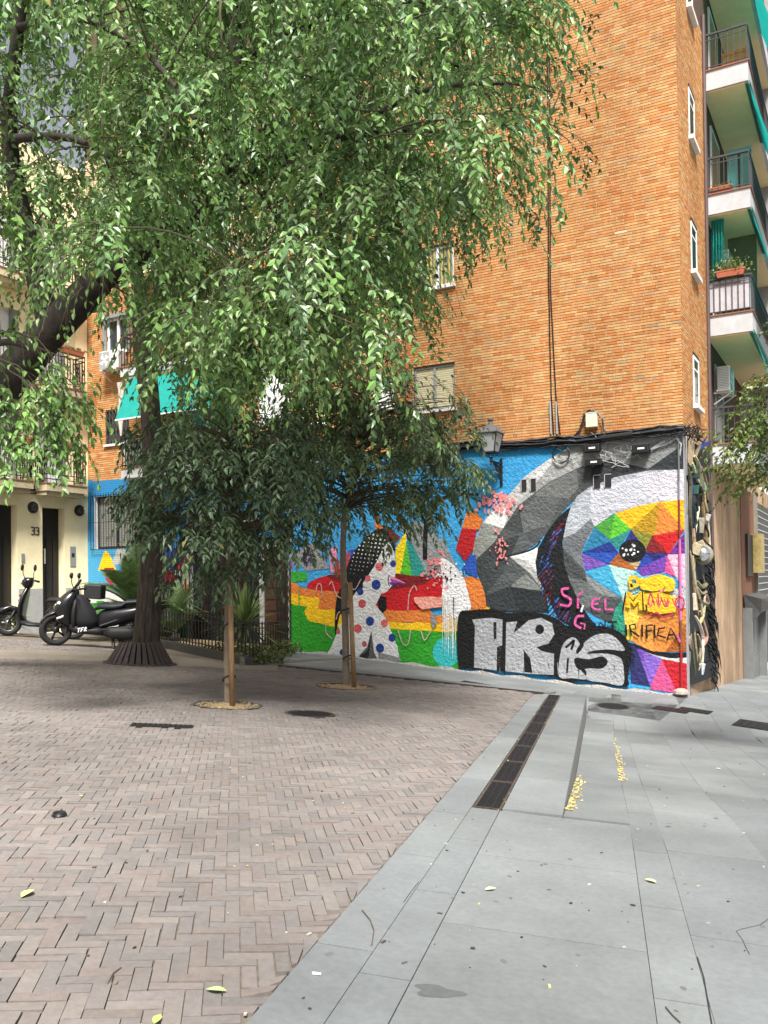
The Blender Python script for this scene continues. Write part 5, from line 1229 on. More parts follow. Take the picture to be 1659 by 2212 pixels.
H3 = thing('corner_block', 'distant pale block closing the street at the end', 'building', (6, 75, -4)); mb = MB(); mb.box(-14, 30, 75, 85, -6, 20); mb.build('wall', m_wh2, H3)
for i in range(8):
    for j in range(5): mb = MB(); mb.box(-12+i*4, -10.6+i*4, 74.95, 75.0, 0+j*3.2, 1.8+j*3.2); mb.build('window', m_paneD, H3)
# no blocks are built across the street or behind the plaza
# ================================================================== TREE GUARD
m_slat = M('weathered_slats', (.038, .030, .027), .75, .35, 18, .4, 60, stretch=(3, 3, .8)); m_slat2 = M('pink_tagged_slat', (.06, .042, .047), .75, .5, 14, .4, 60)
TG = thing('tree_guard', 'flared tree guard of dark wooden slats around the elm trunk', 'tree guard', GUARD)
R0, R1, HG = .60, .36, .42; ng = 30
for k in range(ng):
    a = 2*math.pi*k/ng; b = Vector((math.cos(a), math.sin(a), 0)); t = Vector((-math.sin(a), math.cos(a), 0)); x0 = GUARD+b*R0; x0.z = G(x0.x, x0.y)+.02; x1 = GUARD+b*R1; x1.z = GUARD.z+HG
    w0, w1 = .046, .029; n = b*.012
    mb = MB(); mb.add([x0-t*w0-n, x0+t*w0-n, x1+t*w1-n, x1-t*w1-n, x0-t*w0+n, x0+t*w0+n, x1+t*w1+n, x1-t*w1+n], [(0, 3, 2, 1), (4, 5, 6, 7), (0, 1, 5, 4), (1, 2, 6, 5), (2, 3, 7, 6), (3, 0, 4, 7)])
    mb.build('slat', m_slat2 if k in (22, 23, 24) else m_slat, TG)
mb = MB(); n = 28
ring = lambda r, z: [(GUARD.x+r*math.cos(2*math.pi*k/n), GUARD.y+r*math.sin(2*math.pi*k/n), G(GUARD.x+r*math.cos(2*math.pi*k/n), GUARD.y+r*math.sin(2*math.pi*k/n))+z) for k in range(n)]
mb.loft([ring(.68, -.05), ring(.68, .02), ring(.62, .02), ring(.62, -.05)], False); mb.build('base_ring', m_rust, TG)
mb = MB(); mb.loft([ring(.57, -.03), ring(.56, .0), ring(.1, .03)]); mb.build('soil', m_dirt, TG)
mb = MB(); mb.lathe([(R1+.005, HG-.05), (R1+.0, HG-.02)], GUARD, 28); mb.build('hoop', m_rust, TG)
# ================================================================== PITS, LITTER
for p, r, lab in ((YT1, .42, 'round bare soil pit around the single staked tree'), (YT2, .49, 'round rimmed soil pit around the tree before the mural figure')):
    o = thing('tree_pit', lab, 'tree pit', p); n = 30
    rg = lambda rr, z: [(p.x+rr*math.cos(2*math.pi*k/n), p.y+rr*math.sin(2*math.pi*k/n), G(p.x+rr*math.cos(2*math.pi*k/n), p.y+rr*math.sin(2*math.pi*k/n))+z) for k in range(n)]
    mb = MB(); mb.loft([rg(r-.01, -.08), rg(r-.02, -.022), rg(r*.6, -.008), rg(.05, .03)]); mb.build('soil', m_dirt, o)
    mb = MB(); mb.loft([rg(r+.012, -.06), rg(r+.012, .006), rg(r-.008, .006), rg(r-.008, -.06)], False); mb.build('steel_rim', m_rust, o)
    mb = MB()
    for k in range(240):
        a, rr = random.uniform(0, 6.28), r*math.sqrt(random.random())*.97; x, y = p.x+rr*math.cos(a), p.y+rr*math.sin(a); z = G(x, y)-.01; s_ = random.uniform(.004, .013)
        mb.col = random.choice([(.4, .3, .16), (.28, .2, .1), (.45, .36, .2), (.2, .15, .08)]); mb.obox((x, y, z+.008), (s_, 0, 0), (0, s_, 0), (0, 0, s_*.6))
    mb.build('grit', M('grit', rough=.9, attr=True), o, kind='stuff')
LID = gnd(128, 1763); o = thing('cup_lid', 'black plastic cup lid lying on the brick paving', 'lid', LID)
MB().lathe([(.045, 0), (.046, .008), (.040, .010), (.037, .022), (.035, .022), (.033, .016), (.001, .015)], LID+Vector((0, 0, .003)), 20).build('rim', M('black_plastic', (.012, .012, .013), .35), o, True)
MB().lathe([(.012, .0), (.012, .003), (.001, .0035)], LID+Vector((.01, 0, .0185)), 8).build('sip_tab', M('black_plastic', (.012, .012, .013), .35), o)
m_leafl = M('fallen_leaf', rough=.7, attr=True, var=.2)
def fallen(p, n, L, col, curl=.3):
    a = random.uniform(0, 6.28); u = Vector((math.cos(a), math.sin(a), 0)); v = Vector((-u.y, u.x, 0)); mb = MB(); mb.col = col; N_ = 7; rows = []
    for k in range(N_):
        f = k/(N_-1); w_ = L*.24*math.sin(math.pi*min(1, f*1.05+.02))**.8; c = p+u*(f-.5)*L+Vector((0, 0, .008+curl*L*.3*(f-.4)**2)); rows.append((c+v*w_+Vector((0, 0, w_*.5)), c, c-v*w_+Vector((0, 0, w_*.35))))
    for a_, b_ in zip(rows[:-1], rows[1:]): mb.quad(a_[0], a_[1], b_[1], b_[0]); mb.quad(a_[1], a_[2], b_[2], b_[1])
    return mb.build('fallen_leaf', m_leafl)
for (px, py, L, hx_, st_, lab) in ((58, 1935, .1, '#c3d07a', 0, 'pale green fallen leaf on the herringbone bricks'), (466, 2144, .075, '#8fb36a', 0, 'small green fallen leaf on the herringbone bricks'), (340, 2207, .06, '#a5bb62', 0, 'pale yellow-green leaf lying by the brick joints'), (1060, 1924, .06, '#d9d79a', 1, 'cream curled leaf on the wide granite slab'), (1405, 1906, .07, '#d5d08a', 1, 'yellowish curled leaf on the narrow slab row'), (175, 1722, .04, '#d8d482', 0, 'tiny yellow leaf near the cup lid'), (1550, 1620, .06, '#e0ddd0', 1, 'white scrap leaf on the street slabs')):
    p = gnd(px, py) if not st_ else hit(px, py, (-GB, -GC, 1), -.0 if py > 1750 else -.12)
    if st_: p.z = S(p.x, p.y)
    tag(fallen(p, 0, L, lin(hx_)), lab, 'leaf', 'fallen leaves')
# yellow leaf litter caught along the steps
mb = MB(); cl = [lin(h) for h in ('#c9b45a', '#b79d48', '#d9c878', '#9c8240', '#cdbb6a')]
for k in range(520):
    which = random.random()
    if which < .5: s_ = 6.4+abs(random.gauss(0, 1.6)); t_ = -.27+abs(random.gauss(0, .035))
    elif which < .85: s_ = 9.0+abs(random.gauss(0, 2.0)); t_ = .145+abs(random.gauss(0, .035))
    else: s_ = random.uniform(6, 14); t_ = random.choice((-.912, -.70))+random.gauss(0, .012)
    if s_ > 14.6: continue
    x, y = xy(s_, t_); z = (S(x, y) if t_ > -.3 else G(x, y)); r = random.uniform(.006, .018); a = random.uniform(0, 6.28)
    if which >= .85: r *= .5
    u = Vector((math.cos(a)*r, math.sin(a)*r, random.uniform(-.3, .3)*r)); v = Vector((-math.sin(a)*r, math.cos(a)*r, random.uniform(-.4, .4)*r))*.7; c = Vector((x, y, z+.006+random.uniform(0, .008)))
    mb.col = random.choice(cl); mb.add([c+u, c+v, c-u, c-v], [(0, 1, 2, 3)])
tag(mb.build('leaf_litter', m_leafl, kind='stuff'), 'yellow leaf litter gathered against the stone steps', 'leaf litter')
mb = MB(); cg = [lin(h) for h in ('#a8a59c', '#4a4038', '#6f6858', '#a9a06a', '#30302e')]
for k in range(300):                            # specks of debris over the paving
    d = random.uniform(2.6, 14); a = random.uniform(-.5, .5); x = d*(a*math.cos(YAW)-math.sin(YAW)); y = d*(a*math.sin(YAW)+math.cos(YAW)); s_, t_ = st(x, y)
    if y > 14: continue
    z = G(x, y) if t_ < -.7 else S(x, y)
    if -.7 < t_ < .2 and s_ > 6: continue
    r = random.uniform(.002, .006); u = Vector((r*random.uniform(.6, 2.5), 0, 0)); u.rotate(Matrix.Rotation(random.uniform(0, 6.28), 3, 'Z')); v = Vector((-u.y, u.x, 0)).normalized()*r; mb.col = random.choice(cg); mb.obox((x, y, z+.003), u, v, (0, 0, r*.5))
tag(mb.build('grit_specks', m_leafl, kind='stuff'), 'tiny specks of debris scattered over the paving', 'debris')
m_twig = M('dry_twig', (.10, .075, .05), .9, .3, 20)
for pts, lab in (([(782, 1968), (800, 1990), (808, 2012), (803, 2045)], 'curved dry twig on the granite kerb band'), ([(262, 2093), (245, 2105), (232, 2128)], 'pale straw lying on the brick paving'), ([(1438, 2178), (1452, 2195), (1470, 2212)], 'short forked twig on the narrow slab row'), ([(868, 2083), (880, 2080)], 'stubby black twig on the granite slab')):
    mb = MB(); mb.tube([(lambda p: Vector((p.x, p.y, (S if px > 1000 else G)(p.x, p.y)+.006)))(gnd(px, py)) for px, py in pts], .0025, 5); tag(mb.build('twig', m_twig), lab, 'twig')
p = gnd(685, 2108); mb = MB(); mb.tube([p+Vector((-.02, 0, .006)), p+Vector((.012, .008, .006))], .005, 7); tag(mb.build('cigarette_end', m_white), 'white cigarette end on the granite kerb band', 'cigarette end')

# damp patch and cracks in the granite
m_damp = M('damp_granite', (.085, .092, .092), .6, .12, 30)
mb = MB(); c = gnd(945, 2142); pts = []
for k in range(26):
    a = 2*math.pi*k/26; r = 1+.22*math.sin(3*a+1)+.12*math.sin(5*a); x, y = c.x+EN.x*.085*r*math.cos(a)+ED.x*.05*r*math.sin(a), c.y+EN.y*.085*r*math.cos(a)+ED.y*.05*r*math.sin(a); pts.append((x, y, S(x, y)+.0012))
mb.poly(pts); mb.build('damp_patch', m_damp, street)
def crack(px, w):
    P = []
    for (x, y) in px: p = gnd(x, y); P.append(Vector((p.x+random.uniform(-.004, .004), p.y, 0)))
    mb = MB()
    for a, b in zip(P[:-1], P[1:]):
        n = Vector((-(b-a).y, (b-a).x, 0)).normalized()*w
        mb.quad(*[(q.x, q.y, S(q.x, q.y)+.0014) for q in (a-n, b-n, b+n, a+n)])
    mb.build('crack', M('crack_dark', (.02, .02, .018), .95), street)
crack([(1659, 1985), (1640, 1998), (1622, 2002), (1600, 2008), (1592, 2012)], .0016); crack([(1592, 2012), (1604, 2030), (1612, 2045), (1618, 2062)], .0014); crack([(905, 1905), (890, 1925), (872, 1950)], .0018); crack([(1508, 2068), (1518, 2110), (1528, 2160), (1535, 2212)], .003)

mb = MB()                                       # old gum flattened into the stone
for k in range(170):
    s_, t_ = random.uniform(2, 14), random.uniform(-1.1, 3.2)
    if -.95 < t_ < .2 and s_ > 5.9: continue
    x, y = xy(s_, t_); r = random.uniform(.008, .02); n = 9; ph = random.uniform(0, 6.28); f = S if t_ > -.71 else G
    mb.col = random.choice([(.09, .09, .088), (.11, .11, .105), (.26, .27, .265), (.13, .125, .12)])
    mb.poly([(x+r*(1+.25*math.sin(2*a+ph))*math.cos(a), y+r*(1+.25*math.sin(2*a+ph))*math.sin(a), f(x+r*math.cos(a), y+r*math.sin(a))+.0011) for a in [2*math.pi*j/n for j in range(n)]])
tag(mb.build('gum_spots', M('old_gum', rough=.85, attr=True), kind='stuff'), 'flattened grey gum spots on the granite slabs', 'gum')
# ================================================================== PLANTER AND FENCE
m_gran = M('dark_granite', (.05, .048, .045), .6, .25, 25, .2, 90)
m_cope = M('granite_coping', (.17, .16, .15), .75, .2, 20, .15, 90)
PL = thing('planter', 'low dark granite planter kerb before the painted brick wall', 'planter', (*PLANT[0], G(*PLANT[0])))
def kerb_run(a, b, h, th, inward):
    a, b = Vector(a), Vector(b); n = Vector(inward)*th; P = [a, b, b+n, a+n]
    mb = MB(); v = [(p.x, p.y, G(p.x, p.y)-.1) for p in P]+[(p.x, p.y, G(p.x, p.y)+h) for p in P]
    mb.add(v, [(0, 3, 2, 1), (4, 5, 6, 7), (0, 1, 5, 4), (1, 2, 6, 5), (2, 3, 7, 6), (3, 0, 4, 7)]); return mb
d01 = (Vector(PLANT[1])-Vector(PLANT[0])).normalized(); inn = Vector((-d01.y, d01.x)); inn = inn if inn.y > 0 else -inn
L_ = (Vector(PLANT[1])-Vector(PLANT[0])).length; k = 0
while k*1.05 < L_+3:
    a = Vector(PLANT[0])+d01*1.05*k; b = Vector(PLANT[0])+d01*(1.05*(k+1)-.008); kerb_run(a, b, .17, .2, inn).build('kerb_stone', m_gran, PL); 
    kerb_run(a-inn*.02, b-inn*.02, .20, .24, inn).build('coping_stone', m_cope, PL) if False else None
    k += 1
d05 = (Vector(PLANT[5])-Vector(PLANT[0])).normalized(); kerb_run(Vector(PLANT[0])+d05*.002, PLANT[5], .165, .18, (-.9, .3)).build('kerb_stone', m_cope, PL)
mb = MB(); mb.poly([(x, y, G(x, y)+.1) for x, y in (PLANT[0][0:2], PLANT[1], (-20.9, 18.6), (-13.3, 18.65), PLANT[5])]); mb.build('soil', m_dirt, PL)
FN = thing('railing_fence', 'low black iron railing with spiked pickets along the planter', 'fence', (*PLANT[0], G(*PLANT[0])))
fa = Vector(PLANT[0])+inn*.16+d01*.1
pk_src = None
def picket(p, h, parent):
    global pk_src
    if pk_src is None:
        mb = MB(); mb.box(-.011, .011, -.011, .011, 0, h); mb.add([(-.022, -.022, h), (.022, -.022, h), (.022, .022, h), (-.022, .022, h), (0, 0, h+.07), (0, 0, h-.03)], [(0, 1, 4), (1, 2, 4), (2, 3, 4), (3, 0, 4), (1, 0, 5), (2, 1, 5), (3, 2, 5), (0, 3, 5)])
        pk_src = mb.build('picket', m_black); pk_src.parent = parent; pk_src.location = p-base_of(parent)
    else: child_copy(pk_src, parent, p-base_of(parent))
nf = 46
for k in range(nf):
    q_ = fa+d01*k*.2
    if q_.x < -20.8: break
    picket(Vector((q_.x, q_.y, G(q_.x, q_.y)+.17)), .7, FN)
e_ = fa+d01*(min(k, nf)*.2-.1)
for dz, w_ in ((.24, .02), (.76, .022)):
    mb = MB(); mb.bar((fa.x, fa.y, G(fa.x, fa.y)+dz), (e_.x, e_.y, G(e_.x, e_.y)+dz), w_, .02); mb.build('rail', m_black, FN)
b_end = Vector((-12.95, 18.0)); n2 = 14                # sloping return towards the mural
for k in range(1, n2+1):
    q_ = fa.lerp(b_end, k/n2); picket(Vector((q_.x, q_.y, G(q_.x, q_.y)+.14-.12*k/n2)), .7, FN)
for dz, w_ in ((.22, .02), (.74, .022)):
    mb = MB(); mb.bar((fa.x, fa.y, G(fa.x, fa.y)+dz), (b_end.x, b_end.y, G(b_end.x, b_end.y)+dz-.1), w_, .02); mb.build('rail', m_black, FN)
# ================================================================== FOLIAGE TOOLS
def leaf_mat(name, trans=.3, rough=.45):
    m = M(name, rough=rough, var=.10, vscale=6, attr=True, spec=.5, trans=trans); return m
LEAF_V = np.array([(0, 0, 0), (.33, .5, .10), (.33, 0, -.03), (.33, -.5, .10), (.72, .30, .06), (.72, 0, -.05), (.72, -.30, .06), (1, 0, -.10)])
LEAF_F = np.array([(0, 2, 1), (0, 3, 2), (1, 2, 5), (1, 5, 4), (2, 3, 6), (2, 6, 5), (4, 5, 7), (5, 6, 7)])
class Leaves:
    def __init__(s): s.p = []; s.d = []; s.n = []; s.l = []; s.w = []; s.c = []
    def add(s, p, d, n, l, w, c): s.p.append(p); s.d.append(d); s.n.append(n); s.l.append(l); s.w.append(w); s.c.append(c)
    def build(s, name, mat, parent, label=None):
        P = np.array(s.p, float); D = np.array(s.d, float); N_ = np.array(s.n, float); l = np.array(s.l)[:, None]; w = np.array(s.w)[:, None]
        D /= np.linalg.norm(D, axis=1, keepdims=True)+1e-9; B = np.cross(N_, D); B /= np.linalg.norm(B, axis=1, keepdims=True)+1e-9; N_ = np.cross(D, B)
        V = P[:, None]+D[:, None]*(LEAF_V[None, :, 0:1]*l[:, None])+B[:, None]*(LEAF_V[None, :, 1:2]*w[:, None])+N_[:, None]*(LEAF_V[None, :, 2:3]*l[:, None])
        n = len(P); F = (np.arange(n)[:, None, None]*8+LEAF_F[None]).reshape(-1, 3)
        return np_mesh(name, V.reshape(-1, 3), F, mat, parent, np.repeat(np.array(s.c), 8, 0), 'stuff', False, label)
prune_ell = [(40, 800, 45, 45), (95, 735, 55, 45), (150, 675, 55, 42), (205, 620, 45, 35), (940, 840, 60, 60), (955, 575, 34, 60), (125, 720, 60, 60), (165, 800, 25, 60), (590, 850, 24, 50), (215, 740, 26, 55), (240, 850, 26, 60), (1010, 640, 60, 50)]
def pruned(p):                                  # openings left in the crown
    x, y, z = proj(p); return any(((x-a)/c)**2+((y-b)/d)**2 < 1 for a, b, c, d in prune_ell) and rng.random() < .9
def rvec(): 
    v = rng.normal(size=3); return v/np.linalg.norm(v)
def twig(LV, wood, p, d, length, droop, leaf, space, cols, r=.004, wratio=.52, sub=True):
    """a hanging spray: the shoot bends down, leaves stand alternately left and right and droop"""
    p = np.array(p, float); d = np.array(d, float); d /= np.linalg.norm(d); n = max(3, int(length/space)); pts = [p.copy()]; step = length/n
    side = np.cross(d, (0, 0, 1)); side = side/(np.linalg.norm(side)+1e-6); tone = rng.uniform(.6, 1.3); c0 = cols[rng.integers(len(cols))]
    for k in range(n):
        d = d+np.array((0, 0, -droop*step*(1.0)))+rng.normal(size=3)*.05; d /= np.linalg.norm(d); p = p+d*step; pts.append(p.copy())
        sgn = 1 if k % 2 else -1; s2 = np.cross(d, (0, 0, 1)); ns = np.linalg.norm(s2); s2 = s2/ns if ns > .15 else side
        ld = d*.55+s2*sgn*.8+np.array((0, 0, -.45))+rng.normal(size=3)*.22; nn = np.array((0, 0, 1.))+d*-.3*d[2]+rng.normal(size=3)*.35
        if abs(d[2]) > .75: nn = np.cross(s2, d)*(1 if rng.random() < .5 else -1)*.8+np.array((0, 0, .5))+rng.normal(size=3)*.3
        f = tone*rng.uniform(.75, 1.3); c1 = c0 if rng.random() > .008 else (.30, .27, .06); L = leaf*rng.choice((.55, .75, .9, 1.0, 1.1, 1.25))*rng.uniform(.9, 1.1)*(1 if k < n-2 else .75)
        if not pruned(p): LV.add(p, ld, nn, L, L*wratio, (c1[0]*f, c1[1]*f, c1[2]*f))
    LV.add(p, d, np.array((0, 0, 1.))+rng.normal(size=3)*.3, leaf*.9, leaf*.42, (c0[0]*tone, c0[1]*tone, c0[2]*tone))
    if wood is not None: wood.tube(pts[::2]+([pts[-1]] if len(pts) % 2 == 0 else []), [r*(1-.7*i/len(pts[::2])) for i in range(len(pts[::2])+(1 if len(pts) % 2 == 0 else 0))], 3, False)
def bez(a, b, c, n=6): 
    a, b, c = Vector(a), Vector(b), Vector(c); return [(a*(1-t)**2+b*2*t*(1-t)+c*t*t) for t in [k/n for k in range(n+1)]]
m_bark = M('elm_bark', (.045, .035, .027), .95, .75, 4, 1., 9, stretch=(5, 5, .7)); m_barkd = M('dark_bark', (.045, .036, .03), .95, .35, 6, 1., 16, stretch=(2.2, 2.2, .45))
m_branch = M('branch_wood', (.075, .065, .038), .9, .25, 12)
m_elm = leaf_mat('elm_leaf', .26, .36); m_young = leaf_mat('young_tree_leaf', .22, .42)
def bark_tube(pts, rad, n=40, amp=.11):
    """trunk with ridged bark relief"""
    P = [Vector(q) for q in pts]; Q = []; Rr = []; m = 5
    for i in range(len(P)-1):
        a, b, c, d = P[max(i-1, 0)], P[i], P[i+1], P[min(i+2, len(P)-1)]
        for t in range(m):
            f = t/m; Q.append(.5*((2*b)+(-a+c)*f+(2*a-5*b+4*c-d)*f*f+(-a+3*b-3*c+d)*f**3)); Rr.append(lerp(rad[i], rad[i+1], f))
    Q.append(P[-1]); Rr.append(rad[-1]); rings = []; u = None; ph = [random.uniform(0, 6.28) for _ in range(6)]
    for i in range(len(Q)):
        d = (Q[min(i+1, len(Q)-1)]-Q[max(i-1, 0)]).normalized(); u = d.orthogonal().normalized() if u is None else (u-d*u.dot(d)).normalized(); v = d.cross(u); ring = []
        for j in range(n):
            a = 2*math.pi*j/n; rr = Rr[i]*(1+amp*(.4*math.sin(9*a+ph[0]+.5*math.sin(i*.6))+.5*abs(math.sin(9.5*a+ph[1]+.8*math.sin(i*.5)))+.3*math.sin(3*a+ph[2]+i*.22))+random.uniform(-.02, .02)); ring.append(Q[i]+(u*math.cos(a)+v*math.sin(a))*rr)
        rings.append(ring)
    mb = MB(); mb.loft(rings); return mb
# ================================================================== THE TWO ELMS
elm_cols = [(.165, .300, .075), (.200, .345, .100), (.125, .240, .065), (.255, .395, .150), (.155, .285, .115)]
T1 = Vector((GUARD.x, GUARD.y, G(GUARD.x, GUARD.y)))
z1 = proj(T1)[2]
E1 = thing('elm_tree', 'tall elm rising from the slatted tree guard with furrowed straight trunk', 'tree', T1)
tp = [T1, dep(314, 1390, z1), dep(327, 1200, z1), dep(331, 1050, z1), dep(326, 900, z1), dep(312, 760, z1), dep(302, 660, z1)]
tr1 = bark_tube(tp, [.30, .235, .195, .178, .172, .18, .16])
# fork: a leaning pale limb on the right and the dark one on the left
lim1 = [[dep(318, 730, z1), dep(350, 620, z1-.3), dep(400, 500, z1-.8), dep(450, 380, z1-1.2), dep(490, 200, z1-1.5), dep(505, 40, z1-1.5), dep(520, -250, z1-1.5)],
        [dep(308, 680, z1), dep(290, 560, z1+.3), dep(262, 420, z1+.5), dep(230, 250, z1+.5), dep(215, 0, z1+.5), dep(190, -250, z1)],
        [dep(450, 380, z1-1.2), dep(600, 260, z1-2), dep(760, 180, z1-3), dep(900, 130, z1-4), dep(1020, 150, z1-4.6)],
        [dep(400, 500, z1-.8), dep(520, 450, z1-1.4), dep(680, 430, z1-2.2), dep(800, 470, z1-3)],
        [dep(490, 200, z1-1.5), dep(620, 60, z1-2), dep(800, -80, z1-3), dep(1000, -120, z1-4)]]
rad1 = [[.16, .15, .135, .12, .105, .09, .06], [.15, .12, .1, .09, .07, .05], [.08, .065, .05, .035, .02], [.07, .05, .035, .02], [.08, .06, .045, .025]]
tr1.build('trunk', m_bark, E1, True)
mb = MB()
for l, r in zip(lim1, rad1):
    t_ = bark_tube(l, r, 12, .06); mb.add(t_.v, t_.f)
mb.build('limbs', m_barkd, E1, True)
# second elm rooted outside the picture, leaning in from the left
z2 = 12.6; b2 = gnd(-420, 1500); b2 = Vector((b2.x, b2.y, G(b2.x, b2.y)))
E2 = thing('elm_tree', 'leaning dark elm whose thick limb crosses in front of the cream house', 'tree', b2)
tr2 = bark_tube([b2, dep(-330, 1250, z2), dep(-180, 1020, z2), dep(0, 838, z2-.3), dep(110, 715, z2-.5), dep(215, 605, z2-.7)], [.45, .36, .31, .28, .235, .20], 24, .05); tr2.build('trunk', m_barkd, E2, True)
lim2 = [[dep(215, 605, z2-.7), dep(330, 520, z2-1), dep(430, 455, z2-1.2), dep(500, 330, z2-1.4), dep(510, 150, z2-1.5), dep(500, -200, z2-1.5)],
        [dep(110, 715, z2-.5), dep(60, 520, z2-.9), dep(20, 300, z2-1.4), dep(40, 60, z2-2), dep(80, -200, z2-2)],
        [dep(430, 455, z2-1.2), dep(600, 340, z2-1.8), dep(760, 290, z2-2.2), dep(900, 280, z2-2.4), dep(1040, 310, z2-2.5)],
        [dep(510, 150, z2-1.5), dep(650, 60, z2-2), dep(850, 0, z2-2.3), dep(1050, 40, z2-2.4)],
        [dep(40, 60, z2-2), dep(180, 40, z2-3.2), dep(330, 130, z2-4), dep(420, 260, z2-4.3)],
        [dep(20, 300, z2-1.4), dep(160, 300, z2-2.6), dep(300, 380, z2-3.2)],
        [dep(-180, 1020, z2), dep(-110, 820, z2-1.5), dep(0, 740, z2-2.6), dep(100, 770, z2-3)],
        [dep(760, 290, z2-2.2), dep(900, 200, z2-2.5), dep(1090, 180, z2-2.6), dep(1200, 200, z2-2.6)],
        [dep(600, 340, z2-1.8), dep(700, 420, z2-2.4), dep(760, 540, z2-2.8)]]
rad2 = [[.19, .16, .135, .11, .09, .05], [.17, .13, .1, .07, .05], [.10, .07, .05, .04, .02], [.07, .05, .035, .018], [.05, .04, .03, .015], [.06, .04, .02], [.1, .06, .04, .02], [.04, .03, .02, .01], [.05, .035, .015]]
mb = MB()
for l, r in zip(lim2, rad2):
    t_ = bark_tube(l, r, 12, .06); mb.add(t_.v, t_.f)
mb.build('limbs', m_barkd, E2, True)
# crowns: clusters of hanging sprays through the volume
crown_lo = [(-400, 700), (-60, 690), (60, 660), (150, 640), (235, 655), (300, 640), (355, 690), (380, 900), (430, 1010), (520, 980), (560, 900), (640, 940), (700, 920), (790, 850), (850, 760), (910, 640), (975, 600), (1040, 520), (1100, 440), (1170, 420), (1230, 290), (1270, 230)]
def low_edge(px): return float(np.interp(px, [a for a, b in crown_lo], [b for a, b in crown_lo]))
def right_edge(py): return float(np.interp(py, [-300, 0, 120, 200, 300, 420, 520, 640, 760, 900], [1170, 1190, 1180, 1190, 1200, 1120, 1030, 960, 860, 560]))
gaps = [(110, 800, 60), (150, 640, 40), (80, 790, 70), (610, 830, 45), (300, 760, 60), (130, 540, 25), (640, 640, 22), (800, 330, 20), (480, 745, 28), (560, 560, 18), (930, 420, 26), (1060, 250, 24), (720, 700, 24)]
def segs_of(lims): return [(np.array(p), ) for l in lims for p in [q for i in range(len(l)-1) for q in (l[i].lerp(l[i+1], 0), l[i].lerp(l[i+1], .33), l[i].lerp(l[i+1], .66))]]
def crown(lims, zr, n_clu, pxr, pyr, cols, leaf, LV, wood, seedk, tw=(9, 15), tl=(.55, 1.35), hang=95):
    nodes = np.array([s_[0] for s_ in segs_of(lims)]); made = 0; tries = 0; used = np.zeros(len(nodes))
    while made < n_clu and tries < n_clu*30:
        tries += 1; px, py = rng.uniform(*pxr), rng.uniform(*pyr); z = rng.uniform(*zr)
        if py > low_edge(px)-hang*12/z or px > right_edge(py)-70: continue
        if 880 < px < 1010 and py > 420: continue
        if any((px-g[0])**2+(py-g[1])**2 < (g[2]*1.1)**2 for g in gaps): continue
        c = np.array(dep(px, py, z)); dd = np.linalg.norm(nodes-c, axis=1); k = int(np.argmin(dd+rng.uniform(0, .6, len(dd))+used*.22)); a = nodes[k]
        if dd[k] > 4.2: continue
        made += 1; used[k] += 1; nodes = np.vstack([nodes, (a*.45+c*.55)+np.array((0, 0, .12*dd[k]))]); used = np.append(used, 0); mid = (a+c)/2+np.array((0, 0, .25*dd[k]))+rng.normal(size=3)*.12
        wood.tube(bez(a, mid, c, 6), [.014, .012, .010, .009, .008, .006, .005], 5, False)
        out = c-a; out /= np.linalg.norm(out)+1e-6
        for q in range(rng.integers(*tw)):
            d = out*.9+rng.normal(size=3)*.75; d[2] = abs(d[2])*.35+.05*rng.normal(); st0 = c+rng.normal(size=3)*.10
            f = rng.uniform(.4, 1); L = rng.uniform(*tl)
            twig(LV, wood, st0, d, L, 2.2/L*.9+rng.uniform(0, .8), leaf, .055*leaf/.085, cols, .005)
LV1, WD1 = Leaves(), MB(); LV2, WD2 = Leaves(), MB()
crown(lim1, (z1-5.5, z1+1.2), 160, (130, 1180), (-220, 900), elm_cols, .108, LV1, WD1, 1, (13, 20), (.65, 1.5), 110)
crown(lim1[2:4]+[[dep(331, 880, z1-.5), dep(430, 760, z1-1.5), dep(560, 700, z1-2.4), dep(700, 690, z1-3), dep(800, 700, z1-3.2)]], (z1-4.5, z1+.5), 40, (370, 860), (520, 880), elm_cols, .104, LV1, WD1, 1, (10, 16), (.5, 1.1), 80)
crown(lim2, (z2-5.0, z2+.4), 215, (-220, 1200), (-220, 840), elm_cols, .098, LV2, WD2, 2, (14, 22), (.55, 1.45))
crown(lim2[6:7]+[lim2[1]], (7.6, 9.6), 18, (-60, 150), (720, 860), elm_cols, .085, LV2, WD2, 3, (7, 11), (.4, .9)) if False else None
def spray(poly, z, LV, wood, leaf, cols, r=.010, every=.11, tl=(.22, .5), droop=3):
    P = [np.array(dep(x, y, z+dz)) for x, y, dz in [(*p, 0) if len(p) == 2 else p for p in poly]]; wood.tube([Vector(p) for p in P], [r*(1-.8*i/(len(P)-1)) for i in range(len(P))], 4, False)
    for i in range(len(P)-1):
        L = np.linalg.norm(P[i+1]-P[i]); n = max(1, int(L/every))
        for k in range(n):
            p = P[i]+(P[i+1]-P[i])*(k+rng.random())/n; d = (P[i+1]-P[i])/L*.7+rng.normal(size=3)*.5; d[2] -= .15
            twig(LV, wood, p, d, rng.uniform(*tl), droop, leaf, .05*leaf/.085, cols, .003)
edge_c = [(.055, .110, .030), (.065, .125, .035), (.045, .090, .028)]
